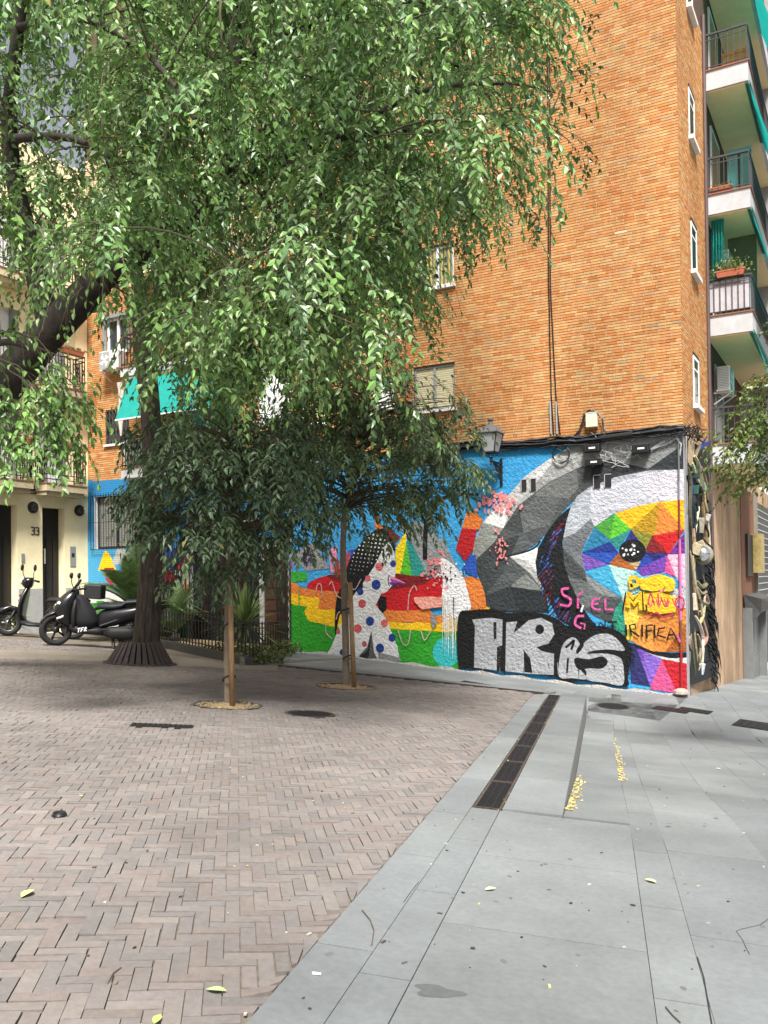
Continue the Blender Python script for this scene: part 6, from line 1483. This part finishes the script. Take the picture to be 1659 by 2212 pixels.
for poly in ([(980, 240), (1100, 250), (1180, 265), (1240, 290), (1285, 320)], [(1180, 265), (1215, 190), (1240, 120), (1262, 50)], [(1190, 200), (1235, 165), (1285, 158)], [(1060, 60), (1120, 30), (1180, 15), (1235, 20)], [(1050, 100), (1110, 110), (1170, 130), (1200, 120)], [(1180, 270), (1225, 300), (1250, 335)],
             [(960, 300), (1030, 330), (1090, 400), (1130, 440), (1170, 475)], [(940, 350), (990, 400), (1030, 470), (1048, 545)], [(900, 400), (950, 430), (985, 500), (1000, 545)], [(850, 440), (930, 470), (965, 490), (975, 530)], [(800, 520), (880, 590), (930, 620), (975, 645)], [(760, 560), (850, 640), (900, 660), (925, 700)], [(720, 620), (800, 690), (850, 730), (862, 775)],
             [(1040, 260), (1080, 330), (1110, 370)], [(1000, 180), (1070, 200), (1120, 250)], [(880, 480), (900, 520), (915, 560)]):
    spray(poly, z2-2.6+rng.uniform(-.4, .4), LV2, WD2, .082, edge_c)
# boughs hanging low at the left and over the teal awning
for poly, z in (([(-60, 740), (20, 715), (80, 730), (130, 790), (150, 850)], 8.6), ([(-40, 760), (40, 790), (80, 850), (95, 910)], 8.4), ([(-60, 800), (0, 830), (40, 880), (50, 940)], 8.2), ([(60, 740), (130, 770), (170, 830), (190, 880)], 8.9), ([(-60, 860), (-10, 900), (20, 960)], 8.2), ([(100, 800), (120, 870), (112, 930)], 8.6),
                ([(-60, 900), (10, 870), (60, 890), (75, 960)], 8.3), ([(20, 800), (70, 830), (120, 900), (135, 965)], 8.5), ([(-40, 840), (20, 900), (40, 970)], 8.3), ([(110, 790), (160, 830), (175, 900), (170, 950)], 8.7), ([(-60, 930), (-20, 950), (10, 990)], 8.1), ([(60, 830), (95, 880), (90, 950)], 8.5), ([(130, 830), (150, 880), (145, 940)], 8.6), ([(100, 610), (60, 640), (30, 690)], 10.5), ([(230, 600), (215, 650), (205, 700)], 11), ([(180, 620), (150, 650), (140, 690)], 11), ([(240, 600), (270, 640), (285, 690)], 11)):
    spray(poly, z, LV2, WD2, .098, elm_cols[:3], .009, .05, (.25, .5), 3.2)
for poly, z in (([(420, 760), (470, 830), (520, 890)], 12.6), ([(380, 800), (440, 900), (430, 960), (410, 1030)], 12.4), ([(520, 760), (500, 840), (470, 930), (440, 1000)], 12.2), ([(430, 950), (390, 1010), (365, 1060)], 12), ([(600, 700), (610, 780), (640, 850)], 12.6), ([(700, 640), (720, 740), (715, 820)], 12.6), ([(650, 650), (560, 760), (560, 850), (520, 920)], 12.8), ([(760, 600), (790, 700), (800, 790)], 12.4)):
    spray(poly, z, LV1, WD1, .088, elm_cols, .012, .10, (.3, .6), 3.2)
WD1.build('branches', m_branch, E1, kind='stuff'); LV1.build('crown', m_elm, E1)
print('LEAVES', len(LV1.p), len(LV2.p)); WD2.build('branches', m_branch, E2, kind='stuff'); LV2.build('crown', m_elm, E2)
# ================================================================== YOUNG STAKED TREES
m_ybark = M('young_bark', (.19, .15, .105), .85, .25, 14, .4, 40); m_stake = M('stake_wood', (.28, .17, .085), .7, .25, 10, .2, 40, stretch=(5, 5, .7)); m_strap = M('rubber_strap', (.012, .012, .013), .5)
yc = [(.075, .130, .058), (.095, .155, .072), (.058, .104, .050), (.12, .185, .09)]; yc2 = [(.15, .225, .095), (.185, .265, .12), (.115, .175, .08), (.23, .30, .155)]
def young(base, lab, trunk_px, stake_px, cen, rad, n, leaf, cols, strap_px, seedz):
    z = proj(base)[2]; o = thing('young_tree', lab, 'tree', base, 'young staked trees')
    tp = [base-Vector((0, 0, .04))]+[dep(x, y, z) for x, y in trunk_px]; rr = np.linspace(.044, .032, len(tp))*(z/11)**1.4
    bark_tube(tp, list(rr), 12, .03).build('trunk', m_ybark, o, True)
    sb = dep(*stake_px[0], z-.12); mb = MB(); mb.tube([sb-Vector((0, 0, .05)), dep(*stake_px[1], z-.12)], .034*(z/11)**.7, 9); mb.build('stake', m_stake, o, True)
    for (x, y) in strap_px:
        c = dep(x, y, z-.06); mb = MB(); R_ = .085*(z/11)**.7
        mb.tube([c+Vector((R_*math.cos(a)*1.0, R_*.8*math.sin(a), .045*math.cos(a+.5))) for a in [2*math.pi*k/16 for k in range(17)]], .012, 5); mb.build('tie', m_strap, o)
    LV, WD = Leaves(), MB(); top = np.array(tp[-1]); C = np.array(dep(*cen, z)); lead = [top, (top+C)/2+np.array((.05, 0, .1)), C+np.array((0, 0, rad[2]*.7))]
    WD.tube([Vector(p) for p in lead], [rr[-1], .03, .01], 7, False)
    nodes = np.array([np.array(top)*(1-t)+np.array(lead[2])*t for t in np.linspace(0, .95, 12)])
    for k in range(n):
        v = rvec()*rng.uniform(.3, 1.25)**.6; c = C+v*np.array(rad); j = int(np.argmin(np.abs(nodes[:, 2]-(c[2]-.35*rad[2]*.5)))); a = nodes[min(j, 11)]
        WD.tube(bez(a, (a+c)/2+np.array((0, 0, .22)), c, 5), [.016, .013, .011, .009, .007, .004], 4, False); out = c-a; out /= np.linalg.norm(out)+1e-6
        for q in range(rng.integers(5, 9)):
            d = out+rng.normal(size=3)*.7; d[2] = d[2]*.4+.1; twig(LV, WD, c+rng.normal(size=3)*.06, d, rng.uniform(.28, .55), 4.5, leaf, .05, cols, .003, .36)
    WD.build('branches', m_branch, o, kind='stuff'); LV.build('crown', m_young, o)
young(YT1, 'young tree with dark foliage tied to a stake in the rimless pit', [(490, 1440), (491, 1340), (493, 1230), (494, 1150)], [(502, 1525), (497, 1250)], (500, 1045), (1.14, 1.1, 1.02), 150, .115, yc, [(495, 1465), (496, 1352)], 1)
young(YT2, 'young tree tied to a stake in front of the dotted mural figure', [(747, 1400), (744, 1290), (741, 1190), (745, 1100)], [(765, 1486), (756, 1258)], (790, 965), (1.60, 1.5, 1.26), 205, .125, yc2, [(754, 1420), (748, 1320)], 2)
# ================================================================== TREE AT THE RIGHT, ROOTED OUTSIDE THE PICTURE
pr = hit(1880, 1620, (-GB, -GC, 1), -.15); zr_ = proj(pr)[2]
o = thing('street_tree', 'light green street tree reaching in beside the street balconies', 'tree', pr)
bark_tube([pr, dep(1870, 1400, zr_), dep(1850, 1150, zr_), dep(1830, 950, zr_)], [.13, .11, .1, .08], 12).build('trunk', m_bark, o, True)
LV, WD = Leaves(), MB(); rc = [(.10, .16, .03), (.14, .20, .04), (.08, .13, .03), (.19, .23, .05)]
for poly in ([(1830, 960), (1720, 900), (1640, 880), (1600, 900)], [(1830, 980), (1720, 960), (1640, 960), (1570, 985)], [(1830, 1000), (1700, 1000), (1620, 1010), (1565, 1020)], [(1830, 950), (1740, 850), (1680, 800), (1645, 810)], [(1830, 900), (1700, 840), (1650, 850), (1610, 870)], [(1800, 1000), (1690, 940), (1620, 930), (1560, 945)], [(1820, 930), (1720, 880), (1650, 920), (1590, 960)], [(1800, 990), (1700, 1010), (1640, 1030), (1590, 1035)], [(1800, 950), (1700, 900), (1650, 870), (1640, 830)]):
    spray(poly, zr_+rng.uniform(-.5, .5), LV, WD, .085, rc, .010, .035, (.25, .5), 2.5)
for k in range(40):
    c = dep(rng.uniform(1680, 2000), rng.uniform(700, 1020), zr_+rng.uniform(-1, 1)); WD.tube(bez(dep(1830, 950, zr_), (Vector(dep(1830, 950, zr_))+c)/2+Vector((0, 0, .2)), c, 4), .01, 4, False)
    for q in range(6): twig(LV, WD, c, rvec()+np.array((0, 0, .2)), .4, 3, .07, .045, rc)
WD.build('branches', m_branch, o, kind='stuff'); LV.build('crown', leaf_mat('street_tree_leaf', .4, .5), o)
# ================================================================== PALM, YUCCA, IVY, POTS
def fan_palm(p, lab, n, L, name='palm', hgt=.3, cols=((.09, .15, .05), (.13, .19, .07), (.07, .12, .04))):
    o = thing(name, lab, 'plant', p); mb = MB(); mb.lathe([(.12, 0), (.15, hgt*.6), (.1, hgt)], p, 9); mb.build('stem', m_barkd, o); LVb = MB()
    for k in range(n):
        a = rng.uniform(0, 6.28); el = rng.uniform(.35, 1.4); d = Vector((math.cos(a)*math.cos(el), math.sin(a)*math.cos(el), math.sin(el))); q_ = p+Vector((0, 0, hgt)); pts = [q_.copy()]; l = L*rng.uniform(.75, 1.1); m_ = 16
        for j in range(m_): d = (d+Vector((0, 0, -.085))).normalized(); q_ = q_+d*l/m_; pts.append(q_.copy())
        LVb.col = (.10, .12, .05); LVb.tube(pts, [.012*(1-.8*i/m_) for i in range(m_+1)], 4, False)
        for j in range(3, m_+1):
            t = (pts[min(j+1, m_)]-pts[j-1]).normalized(); s_ = t.cross(Vector((0, 0, 1))); s_ = s_.normalized() if s_.length > .05 else Vector((1, 0, 0)); u = s_.cross(t); ll = .30*math.sin(math.pi*min(1, (j-1)/m_*.9+.12))*L/1.3
            for sg in (-1, 1):
                for h in (0, .33, .66):
                    b = pts[j-1].lerp(pts[j], h); tip = b+(s_*sg*.8+t*.65+u*.18-Vector((0, 0, .12)))*ll; w_ = t*.011*L/1.3+u*.006; c = cols[rng.integers(len(cols))]; f = rng.uniform(.7, 1.2); LVb.col = (c[0]*f, c[1]*f, c[2]*f); LVb.add([b-w_, b+w_, (b+tip)/2+w_*.9, tip, (b+tip)/2-w_*.9], [(0, 1, 2, 3, 4)])
    LVb.build('fronds', leaf_mat('palm_leaf', .15, .4), o, kind='stuff')
pp = hit(250, 1390, (-GB, -GC, 1), 0); 
fan_palm(Vector((-17.6, 17.45, .05+G(-17.6, 17.45))), 'feathery palm growing behind the parked scooter', 40, 2.3, hgt=.7)
fan_palm(Vector((-15.9, 17.1, .05+G(-15.9, 17.1))), 'feathery palm behind the elm trunk at the low barred window', 12, 1.5, hgt=.25)
def yucca(p, lab, n, L, heads=1, cols=((.17, .25, .08), (.25, .32, .11), (.12, .18, .06))):
    o = thing('yucca', lab, 'plant', p); MB().tube([p, p+Vector((.02, 0, .35*L))], .05, 8).build('stem', m_barkd, o); mb = MB()
    for k in range(n):
        a = rng.uniform(0, 6.28); el = rng.uniform(-.35, 1.45); d = Vector((math.cos(a)*math.cos(el), math.sin(a)*math.cos(el), math.sin(el))); b = p+Vector((0, 0, .35*L)); l = L*rng.uniform(.6, 1.05); s_ = d.cross(Vector((0, 0, 1))).normalized(); w_ = s_*.028*L; c = cols[rng.integers(len(cols))]; f = rng.uniform(.7, 1.2); mb.col = (c[0]*f, c[1]*f, c[2]*f); pts = []
        for j in range(6): pts.append(b+d*l*j/5+Vector((0, 0, -.22*l*(j/5)**2*math.cos(el)))); 
        for j in range(5):
            f0, f1 = math.sin(math.pi*(.25+.75*j/5)), math.sin(math.pi*(.25+.75*(j+1)/5)); mb.quad(pts[j]-w_*f0, pts[j]+w_*f0, pts[j+1]+w_*f1, pts[j+1]-w_*f1)
    mb.build('leaves', leaf_mat('yucca_leaf', .15, .4), o, kind='stuff')
yucca(Vector((-12.75, 16.0, G(-12.75, 16)+.25)), 'spiky yucca with sword leaves behind the planter railing', 130, 1.25)
yucca(Vector((-20.3, 15.6, G(-20.3, 15.6)+.02)), 'tufted spiky plant by the cream house doors', 70, .7)
LV = Leaves(); ic = [(.09, .12, .03), (.05, .08, .025), (.16, .16, .05), (.07, .1, .03)]
for k in range(1500):
    f = rng.random(); q_ = fa.lerp(b_end, f**.8)+Vector((rng.normal()*.18, rng.normal()*.25)) if rng.random() < .6 else fa+d01*rng.uniform(0, 2.5)+inn*rng.uniform(-.05, 1)
    z = G(q_.x, q_.y)+rng.uniform(.06, .42)*(.9 if rng.random() < .5 else .5); c = ic[rng.integers(4)]; LV.add((q_.x, q_.y, z), rvec()+np.array((0, 0, -.3)), rvec()+np.array((0, 0, .8)), .085, .06, c)
IV = thing('ivy', 'low ivy clump growing through the railing at the planter end', 'plant', (fa.x, fa.y, G(fa.x, fa.y))); LV.build('leaves', leaf_mat('ivy_leaf', .25), IV)
m_pot = M('terracotta', (.33, .10, .05), .8, .15, 12)
def trough(p, U, w_, lab, plant=True):
    U = Vector(U); N_ = Vector((-U.y, U.x, 0)); o = thing('flower_trough', lab, 'planter', p); Z = Vector((0, 0, 1)); r = lambda f, z: [p+U*w_*f*sx+N_*.1*f*sy+Z*z for sx, sy in ((-1, -1), (1, -1), (1, 1), (-1, 1))]
    mb = MB(); mb.loft([r(.88, 0), r(.98, .12), r(1.04, .125), r(1.04, .16), r(.95, .16), r(.95, .13)]); mb.build('pot', m_pot, o)
    LV = Leaves()
    for k in range(90):
        b = p+U*w_*rng.uniform(-.85, .85)+Z*.15; LV.add(b, rvec()*.7+np.array((0, 0, 1.)), rvec(), rng.uniform(.06, .14), .03, [(.25, .22, .06), (.12, .14, .04), (.3, .26, .1)][rng.integers(3)])
    LV.build('plant', leaf_mat('trough_leaf', .2), o)
trough(FY.p(17.75, 5.22, .62), (0, 1, 0), .35, 'terracotta trough on the balcony rail beside the blue wall'); trough(FY.p(15.95, 5.22, .62), (0, 1, 0), .3, 'terracotta trough on the balcony rail left of the lantern bracket'.replace('left of', 'beyond'))
trough(FY.p(17.6, 8.05, .62), (0, 1, 0), .4, 'terracotta trough on the upper iron balcony rail of the cream house')
trough(FF.p(YB0+.02, ZB[2]+.9, .55), (1, 0, 0), .33, 'terracotta trough on the rail of the panelled street balcony'); trough(FF.p(YB0+.12, ZB[1]+.03, .35), (1, 0, 0), .25, 'trough of pale grasses standing inside the third-floor street railing')
trough(FW.p(-18.1, 7.46, .7), (1, 0, 0), .3, 'brown trough standing inside the balcony beside the air conditioner')

LV = Leaves(); o = thing('potted_shrub', 'bushy potted greenery over the rail of the panelled street balcony', 'plant', FF.p(YB0+.1, ZB[2]+.95, .5))
for k in range(520):
    b = FF.p(YB0+.1, ZB[2]+.98, .5)+Vector((rng.normal()*.2, rng.normal()*.08, abs(rng.normal())*.17)); LV.add(b, rvec()+np.array((0, 0, .6)), rvec(), rng.uniform(.05, .1), .035, [(.16, .22, .05), (.09, .14, .04), (.25, .27, .08)][rng.integers(3)])
LV.build('leaves', leaf_mat('shrub_leaf', .25), o)
mb = MB(); b = FF.p(YB0+.12, ZB[2]+.88, .78); mb.lathe([(.06, 0), (.08, .13), (.09, .135), (.09, .16), (.07, .16)], b, 12); mb.build('pot', m_pot, o)
# ================================================================== SCOOTERS
m_blk = M('gloss_black', (.008, .008, .010), .3, .1, 8, coat=.25); m_mblk = M('matt_black', (.014, .014, .015), .55, .15, 12); m_tyre = M('tyre', (.016, .016, .016), .85, .15, 20, .4, 60)
m_seat = M('blue_black_vinyl', (.018, .022, .032), .5, .1, 9); m_alu = M('brushed_alloy', (.16, .165, .17), .4, .1, 10, metal=.8); m_lens = M('clear_lens', (.72, .73, .74), .1, .05, 6); m_red = M('red_lens', (.3, .02, .015), .2); m_amb = M('amber_lens', (.45, .14, .02), .25)
def ringx(x, zc, hw, hh, n=16, p=2.6, yc=0):
    return [Vector((x, yc+hw*math.copysign(abs(math.cos(a))**(2/p), math.cos(a)), zc+hh*math.copysign(abs(math.sin(a))**(2/p), math.sin(a)))) for a in [2*math.pi*k/n for k in range(n)]]
def ringz(z, xc, hx, hy, n=16, p=2.4):
    return [Vector((xc+hx*math.copysign(abs(math.cos(a))**(2/p), math.cos(a)), hy*math.copysign(abs(math.sin(a))**(2/p), math.sin(a)), z)) for a in [2*math.pi*k/n for k in range(n)]]
class Local:                                    # builds a part in the scooter's own axes, placed by matrix
    def __init__(s, root, mat): s.root, s.mat = root, mat
    def put(s, mb, name, m, parent=None, smooth=True, label=None, bevel=0, pre=None):
        mm = s.mat if pre is None else s.mat @ pre
        mb.v = [tuple(mm @ Vector(v)) for v in mb.v]; return mb.build(name, m, parent or s.root, smooth, None, label, bevel)
def wheel(S_, c, r, w, steer=None, hub=m_alu, name='wheel'):
    mb = MB(); prof = [(r-.09, -w*.42), (r-.05, -w*.5), (r-.015, -w*.42), (r, -w*.15), (r, w*.15), (r-.015, w*.42), (r-.05, w*.5), (r-.09, w*.42)]
    n = 28; rings = [[Vector((c[0]+pr*math.cos(2*math.pi*k/n), h, c[2]+pr*math.sin(2*math.pi*k/n))) for k in range(n)] for pr, h in prof]; mb.loft(rings+[rings[0]], False)
    o = S_.put(mb, 'wheel', m_tyre, pre=steer)
    mb = MB(); rr = r-.085; rings = [[Vector((c[0]+pr*math.cos(2*math.pi*k/n), h, c[2]+pr*math.sin(2*math.pi*k/n))) for k in range(n)] for pr, h in ((rr, -w*.4), (rr-.02, -w*.3), (rr-.02, w*.3), (rr, w*.4))]; mb.loft(rings+[rings[0]], False)
    for k in range(5):
        a = 2*math.pi*k/5; mb.bar(Vector(c), Vector((c[0]+(rr-.015)*math.cos(a), c[1], c[2]+(rr-.015)*math.sin(a))), .035, .03, (0, 1, 0))
    S_.put(mb, 'rim', hub, o, pre=steer)
    mb = MB(); mb.lathe([(.055, -.06), (.06, -.02), (.06, .02), (.055, .06)], c, 14, 'Y'); S_.put(mb, 'hub', hub, o, pre=steer); return o
def scooter(lab, contact, heading, sc, style, lean=0):
    root = thing('scooter', lab, 'scooter', contact, 'scooters parked at the plaza edge'); h = math.radians(heading)
    fz = math.atan2(-(G(contact.x+math.cos(h), contact.y+math.sin(h))-G(contact.x, contact.y)), 1)
    mat = Matrix.Translation(contact) @ Matrix.Rotation(h, 4, 'Z') @ Matrix.Rotation(fz, 4, 'Y') @ Matrix.Rotation(lean, 4, 'X') @ Matrix.Scale(sc, 4)
    L_ = Local(root, mat); st_ = Matrix.Translation((.55, 0, 0)) @ Matrix.Rotation(.42, 4, 'Z') @ Matrix.Translation((-.55, 0, 0))
    if style == 'sport':
        wheel(L_, (-.66, 0, .29), .29, .14); wheel(L_, (.70, 0, .29), .29, .12, st_, m_mblk)
        mb = MB(); mb.loft([ringz(z, x, hx, hy) for z, x, hx, hy in ((.36, .50, .08, .10), (.45, .53, .15, .17), (.58, .56, .19, .21), (.72, .56, .19, .235), (.84, .52, .17, .22), (.95, .46, .13, .16), (1.02, .42, .08, .10), (1.05, .40, .03, .05))]); L_.put(mb, 'front_fairing', m_blk)
        mb = MB(); mb.loft([ringz(z, x, hx, hy) for z, x, hx, hy in ((.32, .36, .05, .15), (.45, .37, .06, .22), (.65, .37, .06, .24), (.82, .36, .05, .2), (.92, .34, .03, .12))]); L_.put(mb, 'leg_shield', m_mblk)
        mb = MB(); mb.loft([ringz(z, x, hx, hy) for z, x, hx, hy in ((.36, .16, .20, .22), (.5, .16, .2, .25), (.68, .2, .16, .25), (.84, .27, .1, .22), (.95, .32, .05, .14))]); L_.put(mb, 'apron_cover', M('apron_cloth', (.010, .011, .014), .8, .2, 9))
        mb = MB(); mb.loft([ringx(x, z, hw, hh) for x, z, hw, hh in ((-.20, .30, .10, .07), (-.05, .30, .19, .075), (.2, .30, .20, .07), (.38, .33, .16, .09), (.46, .38, .1, .08))]); L_.put(mb, 'floorboard', m_mblk)
        mb = MB(); mb.loft([ringx(x, z, hw, hh) for x, z, hw, hh in ((.02, .48, .08, .1), (-.1, .52, .15, .17), (-.35, .58, .2, .17), (-.65, .66, .2, .13), (-.9, .75, .15, .1), (-1.08, .84, .08, .05), (-1.12, .86, .03, .02))]); L_.put(mb, 'rear_body', m_blk)
        mb = MB(); mb.loft([ringx(x, z, hw, hh) for x, z, hw, hh in ((.03, .70, .06, .03), (-.05, .75, .13, .05), (-.3, .76, .17, .06), (-.45, .79, .17, .055), (-.52, .85, .16, .05), (-.75, .88, .14, .045), (-.95, .9, .1, .03))]); L_.put(mb, 'seat', m_seat)
        mb = MB(); mb.loft([ringx(x, z, hw, hh) for x, z, hw, hh in ((-.78, .93, .10, .012), (-.95, .96, .1, .014), (-1.08, .96, .06, .012))]); L_.put(mb, 'grab_rail', m_mblk)
        mb = MB(); mb.loft([[Vector((x, y, z)) for y, z in ((-w_, 0+zz), (-w_*.5, zz+.03), (w_*.5, zz+.03), (w_, zz))]+[Vector((x-.012, y, z)) for y, z in ((w_, zz), (w_*.5, zz+.03), (-w_*.5, zz+.03), (-w_, zz))] for x, w_, zz in ((.53, .15, .86), (.46, .15, 1.0), (.37, .12, 1.14), (.33, .08, 1.2))]); L_.put(mb, 'windscreen', M('smoked_screen', (.02, .022, .025), .08, 0, coat=.5))
        for s_ in (-1, 1):
            mb = MB(); mb.loft([[Vector((x, s_*y, z)), Vector((x+.03, s_*(y-.02), z+.02)), Vector((x+.035, s_*(y-.03), z-.02)), Vector((x+.01, s_*y, z-.03))] for x, y, z in ((.72, .05, .66), (.71, .12, .70), (.66, .19, .75), (.60, .23, .80))]); L_.put(mb, 'headlight', m_lens)
            mb = MB(); mb.loft([[Vector((x, s_*(y+.008), z+.02)), Vector((x, s_*(y+.008), z-.02)), Vector((x, s_*(y-.02), z-.02)), Vector((x, s_*(y-.02), z+.02))] for x, y, z in ((.66, .19, .50), (.60, .215, .52), (.54, .22, .55))]); L_.put(mb, 'indicator', m_lens)
            mb = MB(); mb.loft([[Vector((x, s_*(y+.01), z+.025)), Vector((x, s_*(y+.01), z-.025)), Vector((x, s_*(y-.02), z-.02)), Vector((x, s_*(y-.02), z+.02))] for x, y, z in ((-.92, .165, .80), (-1.0, .12, .82), (-1.09, .07, .85))]); L_.put(mb, 'tail_light', m_lens)
            mb = MB(); mb.tube([(.40, s_*.1, 1.02), (.38, s_*.28, 1.04), (.33, s_*.34, 1.05), (.30, s_*.42, 1.05)], [.016, .016, .02, .02], 8); L_.put(mb, 'handlebar', m_mblk)
            mb = MB(); mb.tube([(.38, s_*.27, 1.05), (.42, s_*.30, 1.16), (.42, s_*.33, 1.24)], .009, 6); L_.put(mb, 'mirror_stem', m_mblk)
            mb = MB(); mb.loft([ringx(x, 1.29, hw, hh, 12, 2.4, s_*.35) for x, hw, hh in ((.45, .04, .03), (.435, .075, .05), (.41, .08, .055), (.405, .07, .048))]); L_.put(mb, 'mirror', m_mblk)
            mb = MB(); mb.quad((-.1, s_*.205, .40), (-.9, s_*.17, .74), (-.9, s_*.17, .76), (-.1, s_*.205, .425)); mb.quad((-.1, s_*.17, .33), (-.65, s_*.19, .42), (-.65, s_*.19, .44), (-.1, s_*.18, .35)); L_.put(mb, 'silver_trim', m_alu, smooth=False)
            # lettering strokes on the floor panel
            mb = MB()
            for k, st2 in enumerate(([(0, 1), (1, 1)], [(.5, 1), (.3, 0)], [(1.3, 1), (1.1, 0)], [(1.2, .5), (1.8, .5)], [(1.3, 1), (2, 1)], [(2.2, 0), (2.4, 1), (2.9, .8), (2.3, .5), (2.9, 0)])):
                for a, b in zip(st2[:-1], st2[1:]): mb.bar((.28-a[0]*.055, s_*.222, .27+a[1]*.07+a[0]*.012), (.28-b[0]*.055, s_*.222, .27+b[1]*.07+b[0]*.012), .016, .006, (0, 1, 0))
            L_.put(mb, 'lettering', m_lens, smooth=False)
        mb = MB(); mb.loft([ringx(x, z, hw, hh, 12) for x, z, hw, hh in ((.42, .46, .05, .03), (.56, .60, .075, .03), (.72, .62, .08, .025), (.88, .54, .07, .03), (.97, .42, .05, .03))]); L_.put(mb, 'front_mudguard', m_blk, pre=st_)
        mb = MB()
        for s_ in (-.085, .085): mb.tube([(.70, s_, .29), (.60, s_, .62)], .022, 8)
        L_.put(mb, 'fork', m_mblk, pre=st_)
        mb = MB(); mb.loft([ringx(x, z, hw, hh, 12, 2.6, .08) for x, z, hw, hh in ((-.15, .30, .06, .06), (-.3, .28, .1, .11), (-.6, .29, .1, .12), (-.75, .29, .06, .09))]); L_.put(mb, 'engine', m_mblk)
        mb = MB(); mb.loft([ringx(x, z, hw, hh, 12, 2.2, -.18) for x, z, hw, hh in ((-.3, .27, .03, .03), (-.5, .3, .06, .07), (-.95, .40, .06, .075), (-1.0, .41, .04, .05))]); L_.put(mb, 'exhaust', m_alu)
        mb = MB(); mb.loft([ringx(x, z, hw, hh, 12) for x, z, hw, hh in ((-.55, .62, .08, .03), (-.8, .62, .09, .03), (-1.0, .5, .08, .03), (-1.1, .34, .08, .02))]); L_.put(mb, 'rear_mudguard', m_mblk)
        mb = MB()
        for s_ in (-.13, .13): mb.tube([(-.3, s_*.6, .25), (-.34, s_, .01), (-.42, s_*1.2, .0)], .014, 6)
        mb.tube([(-.32, -.13, .12), (-.32, .13, .12)], .012, 6); L_.put(mb, 'centre_stand', m_mblk)
    else:
        wheel(L_, (-.62, 0, .25), .25, .12); wheel(L_, (.62, 0, .25), .25, .11, st_)
        mb = MB(); mb.loft([ringx(x, z, hw, hh, 14) for x, z, hw, hh in ((.38, .40, .05, .06), (.46, .50, .09, .06), (.62, .55, .10, .05), (.80, .46, .09, .06), (.90, .34, .05, .05))]); L_.put(mb, 'front_mudguard', m_blk, pre=st_)
        mb = MB(); mb.loft([ringz(z, x, hx, hy) for z, x, hx, hy in ((.30, .34, .05, .12), (.42, .38, .05, .20), (.62, .36, .05, .22), (.80, .33, .05, .17), (.92, .30, .05, .08), (.98, .29, .04, .05))]); L_.put(mb, 'leg_shield', m_blk)
        mb = MB(); mb.loft([ringz(z, x, hx, hy) for z, x, hx, hy in ((.94, .29, .06, .07), (1.0, .30, .10, .11), (1.08, .30, .11, .12), (1.14, .27, .07, .08))]); L_.put(mb, 'headset', m_blk)
        mb = MB(); mb.lathe([(.075, 0), (.07, .03), (.01, .04)], (.39, 0, 1.07), 16, 'X'); L_.put(mb, 'headlight', m_lens)
        mb = MB(); mb.loft([ringx(x, z, hw, hh) for x, z, hw, hh in ((-.05, .24, .15, .04), (.2, .24, .17, .04), (.36, .28, .14, .06))]); L_.put(mb, 'floorboard', m_mblk)
        mb = MB(); mb.loft([ringx(x, z, hw, hh) for x, z, hw, hh in ((-.08, .40, .1, .1), (-.2, .44, .17, .18), (-.5, .48, .2, .18), (-.8, .50, .16, .13), (-.93, .5, .06, .06))]); L_.put(mb, 'rear_body', m_blk)
        mb = MB(); mb.loft([ringx(x, z, hw, hh) for x, z, hw, hh in ((-.08, .70, .08, .03), (-.15, .73, .13, .05), (-.5, .75, .15, .06), (-.8, .76, .12, .05), (-.9, .75, .06, .03))]); L_.put(mb, 'seat', m_mblk)
        mb = MB(); mb.box(-1.15, -.82, -.18, .18, .80, 1.08); L_.put(mb, 'top_case', m_mblk, smooth=False, bevel=.03)
        for s_ in (-1, 1):
            mb = MB(); mb.tube([(.29, s_*.08, 1.06), (.26, s_*.25, 1.08), (.22, s_*.38, 1.06)], [.018, .018, .022], 8); L_.put(mb, 'handlebar', m_mblk)
            mb = MB(); mb.tube([(.27, s_*.22, 1.09), (.30, s_*.28, 1.22), (.29, s_*.32, 1.3)], .008, 6); L_.put(mb, 'mirror_stem', m_mblk)
            mb = MB(); mb.loft([ringx(x, 1.33, hw, hh, 12, 2.0, s_*.34) for x, hw, hh in ((.32, .03, .03), (.31, .06, .06), (.29, .065, .065), (.285, .055, .055))]); L_.put(mb, 'mirror', m_mblk)
            mb = MB(); mb.lathe([(.03, 0), (.025, .025), (.005, .03)], (.37, s_*.16, .80), 10, 'X'); L_.put(mb, 'indicator', m_amb)
        mb = MB(); mb.lathe([(.035, 0), (.035, .004)], (.42, .10, .70), 12, 'X'); L_.put(mb, 'sticker', m_lens)
        mb = MB(); mb.tube([(.62, .07, .25), (.52, .07, .5)], .022, 8); L_.put(mb, 'fork', m_mblk, pre=st_)
        mb = MB()
        for s_ in (-.12, .12): mb.tube([(-.1, s_*.6, .2), (-.05, s_, .0)], .014, 6)
        L_.put(mb, 'centre_stand', m_mblk)
    return root
def scoot_at(px, py, heading, sc, style, xf, lab):
    c = gnd(px, py); h = math.radians(heading); b = Vector((c.x-math.cos(h)*xf*sc, c.y-math.sin(h)*xf*sc, 0)); b.z = G(b.x, b.y); return scooter(lab, b, heading, sc, style)
scoot_at(118, 1394, 218, 1.27, 'sport', .70, 'black sporty scooter with silver lettering on its floor panel')
scoot_at(16, 1373, 212, 1.36, 'classic', .62, 'black round-fendered scooter with a top case beside the sporty one')
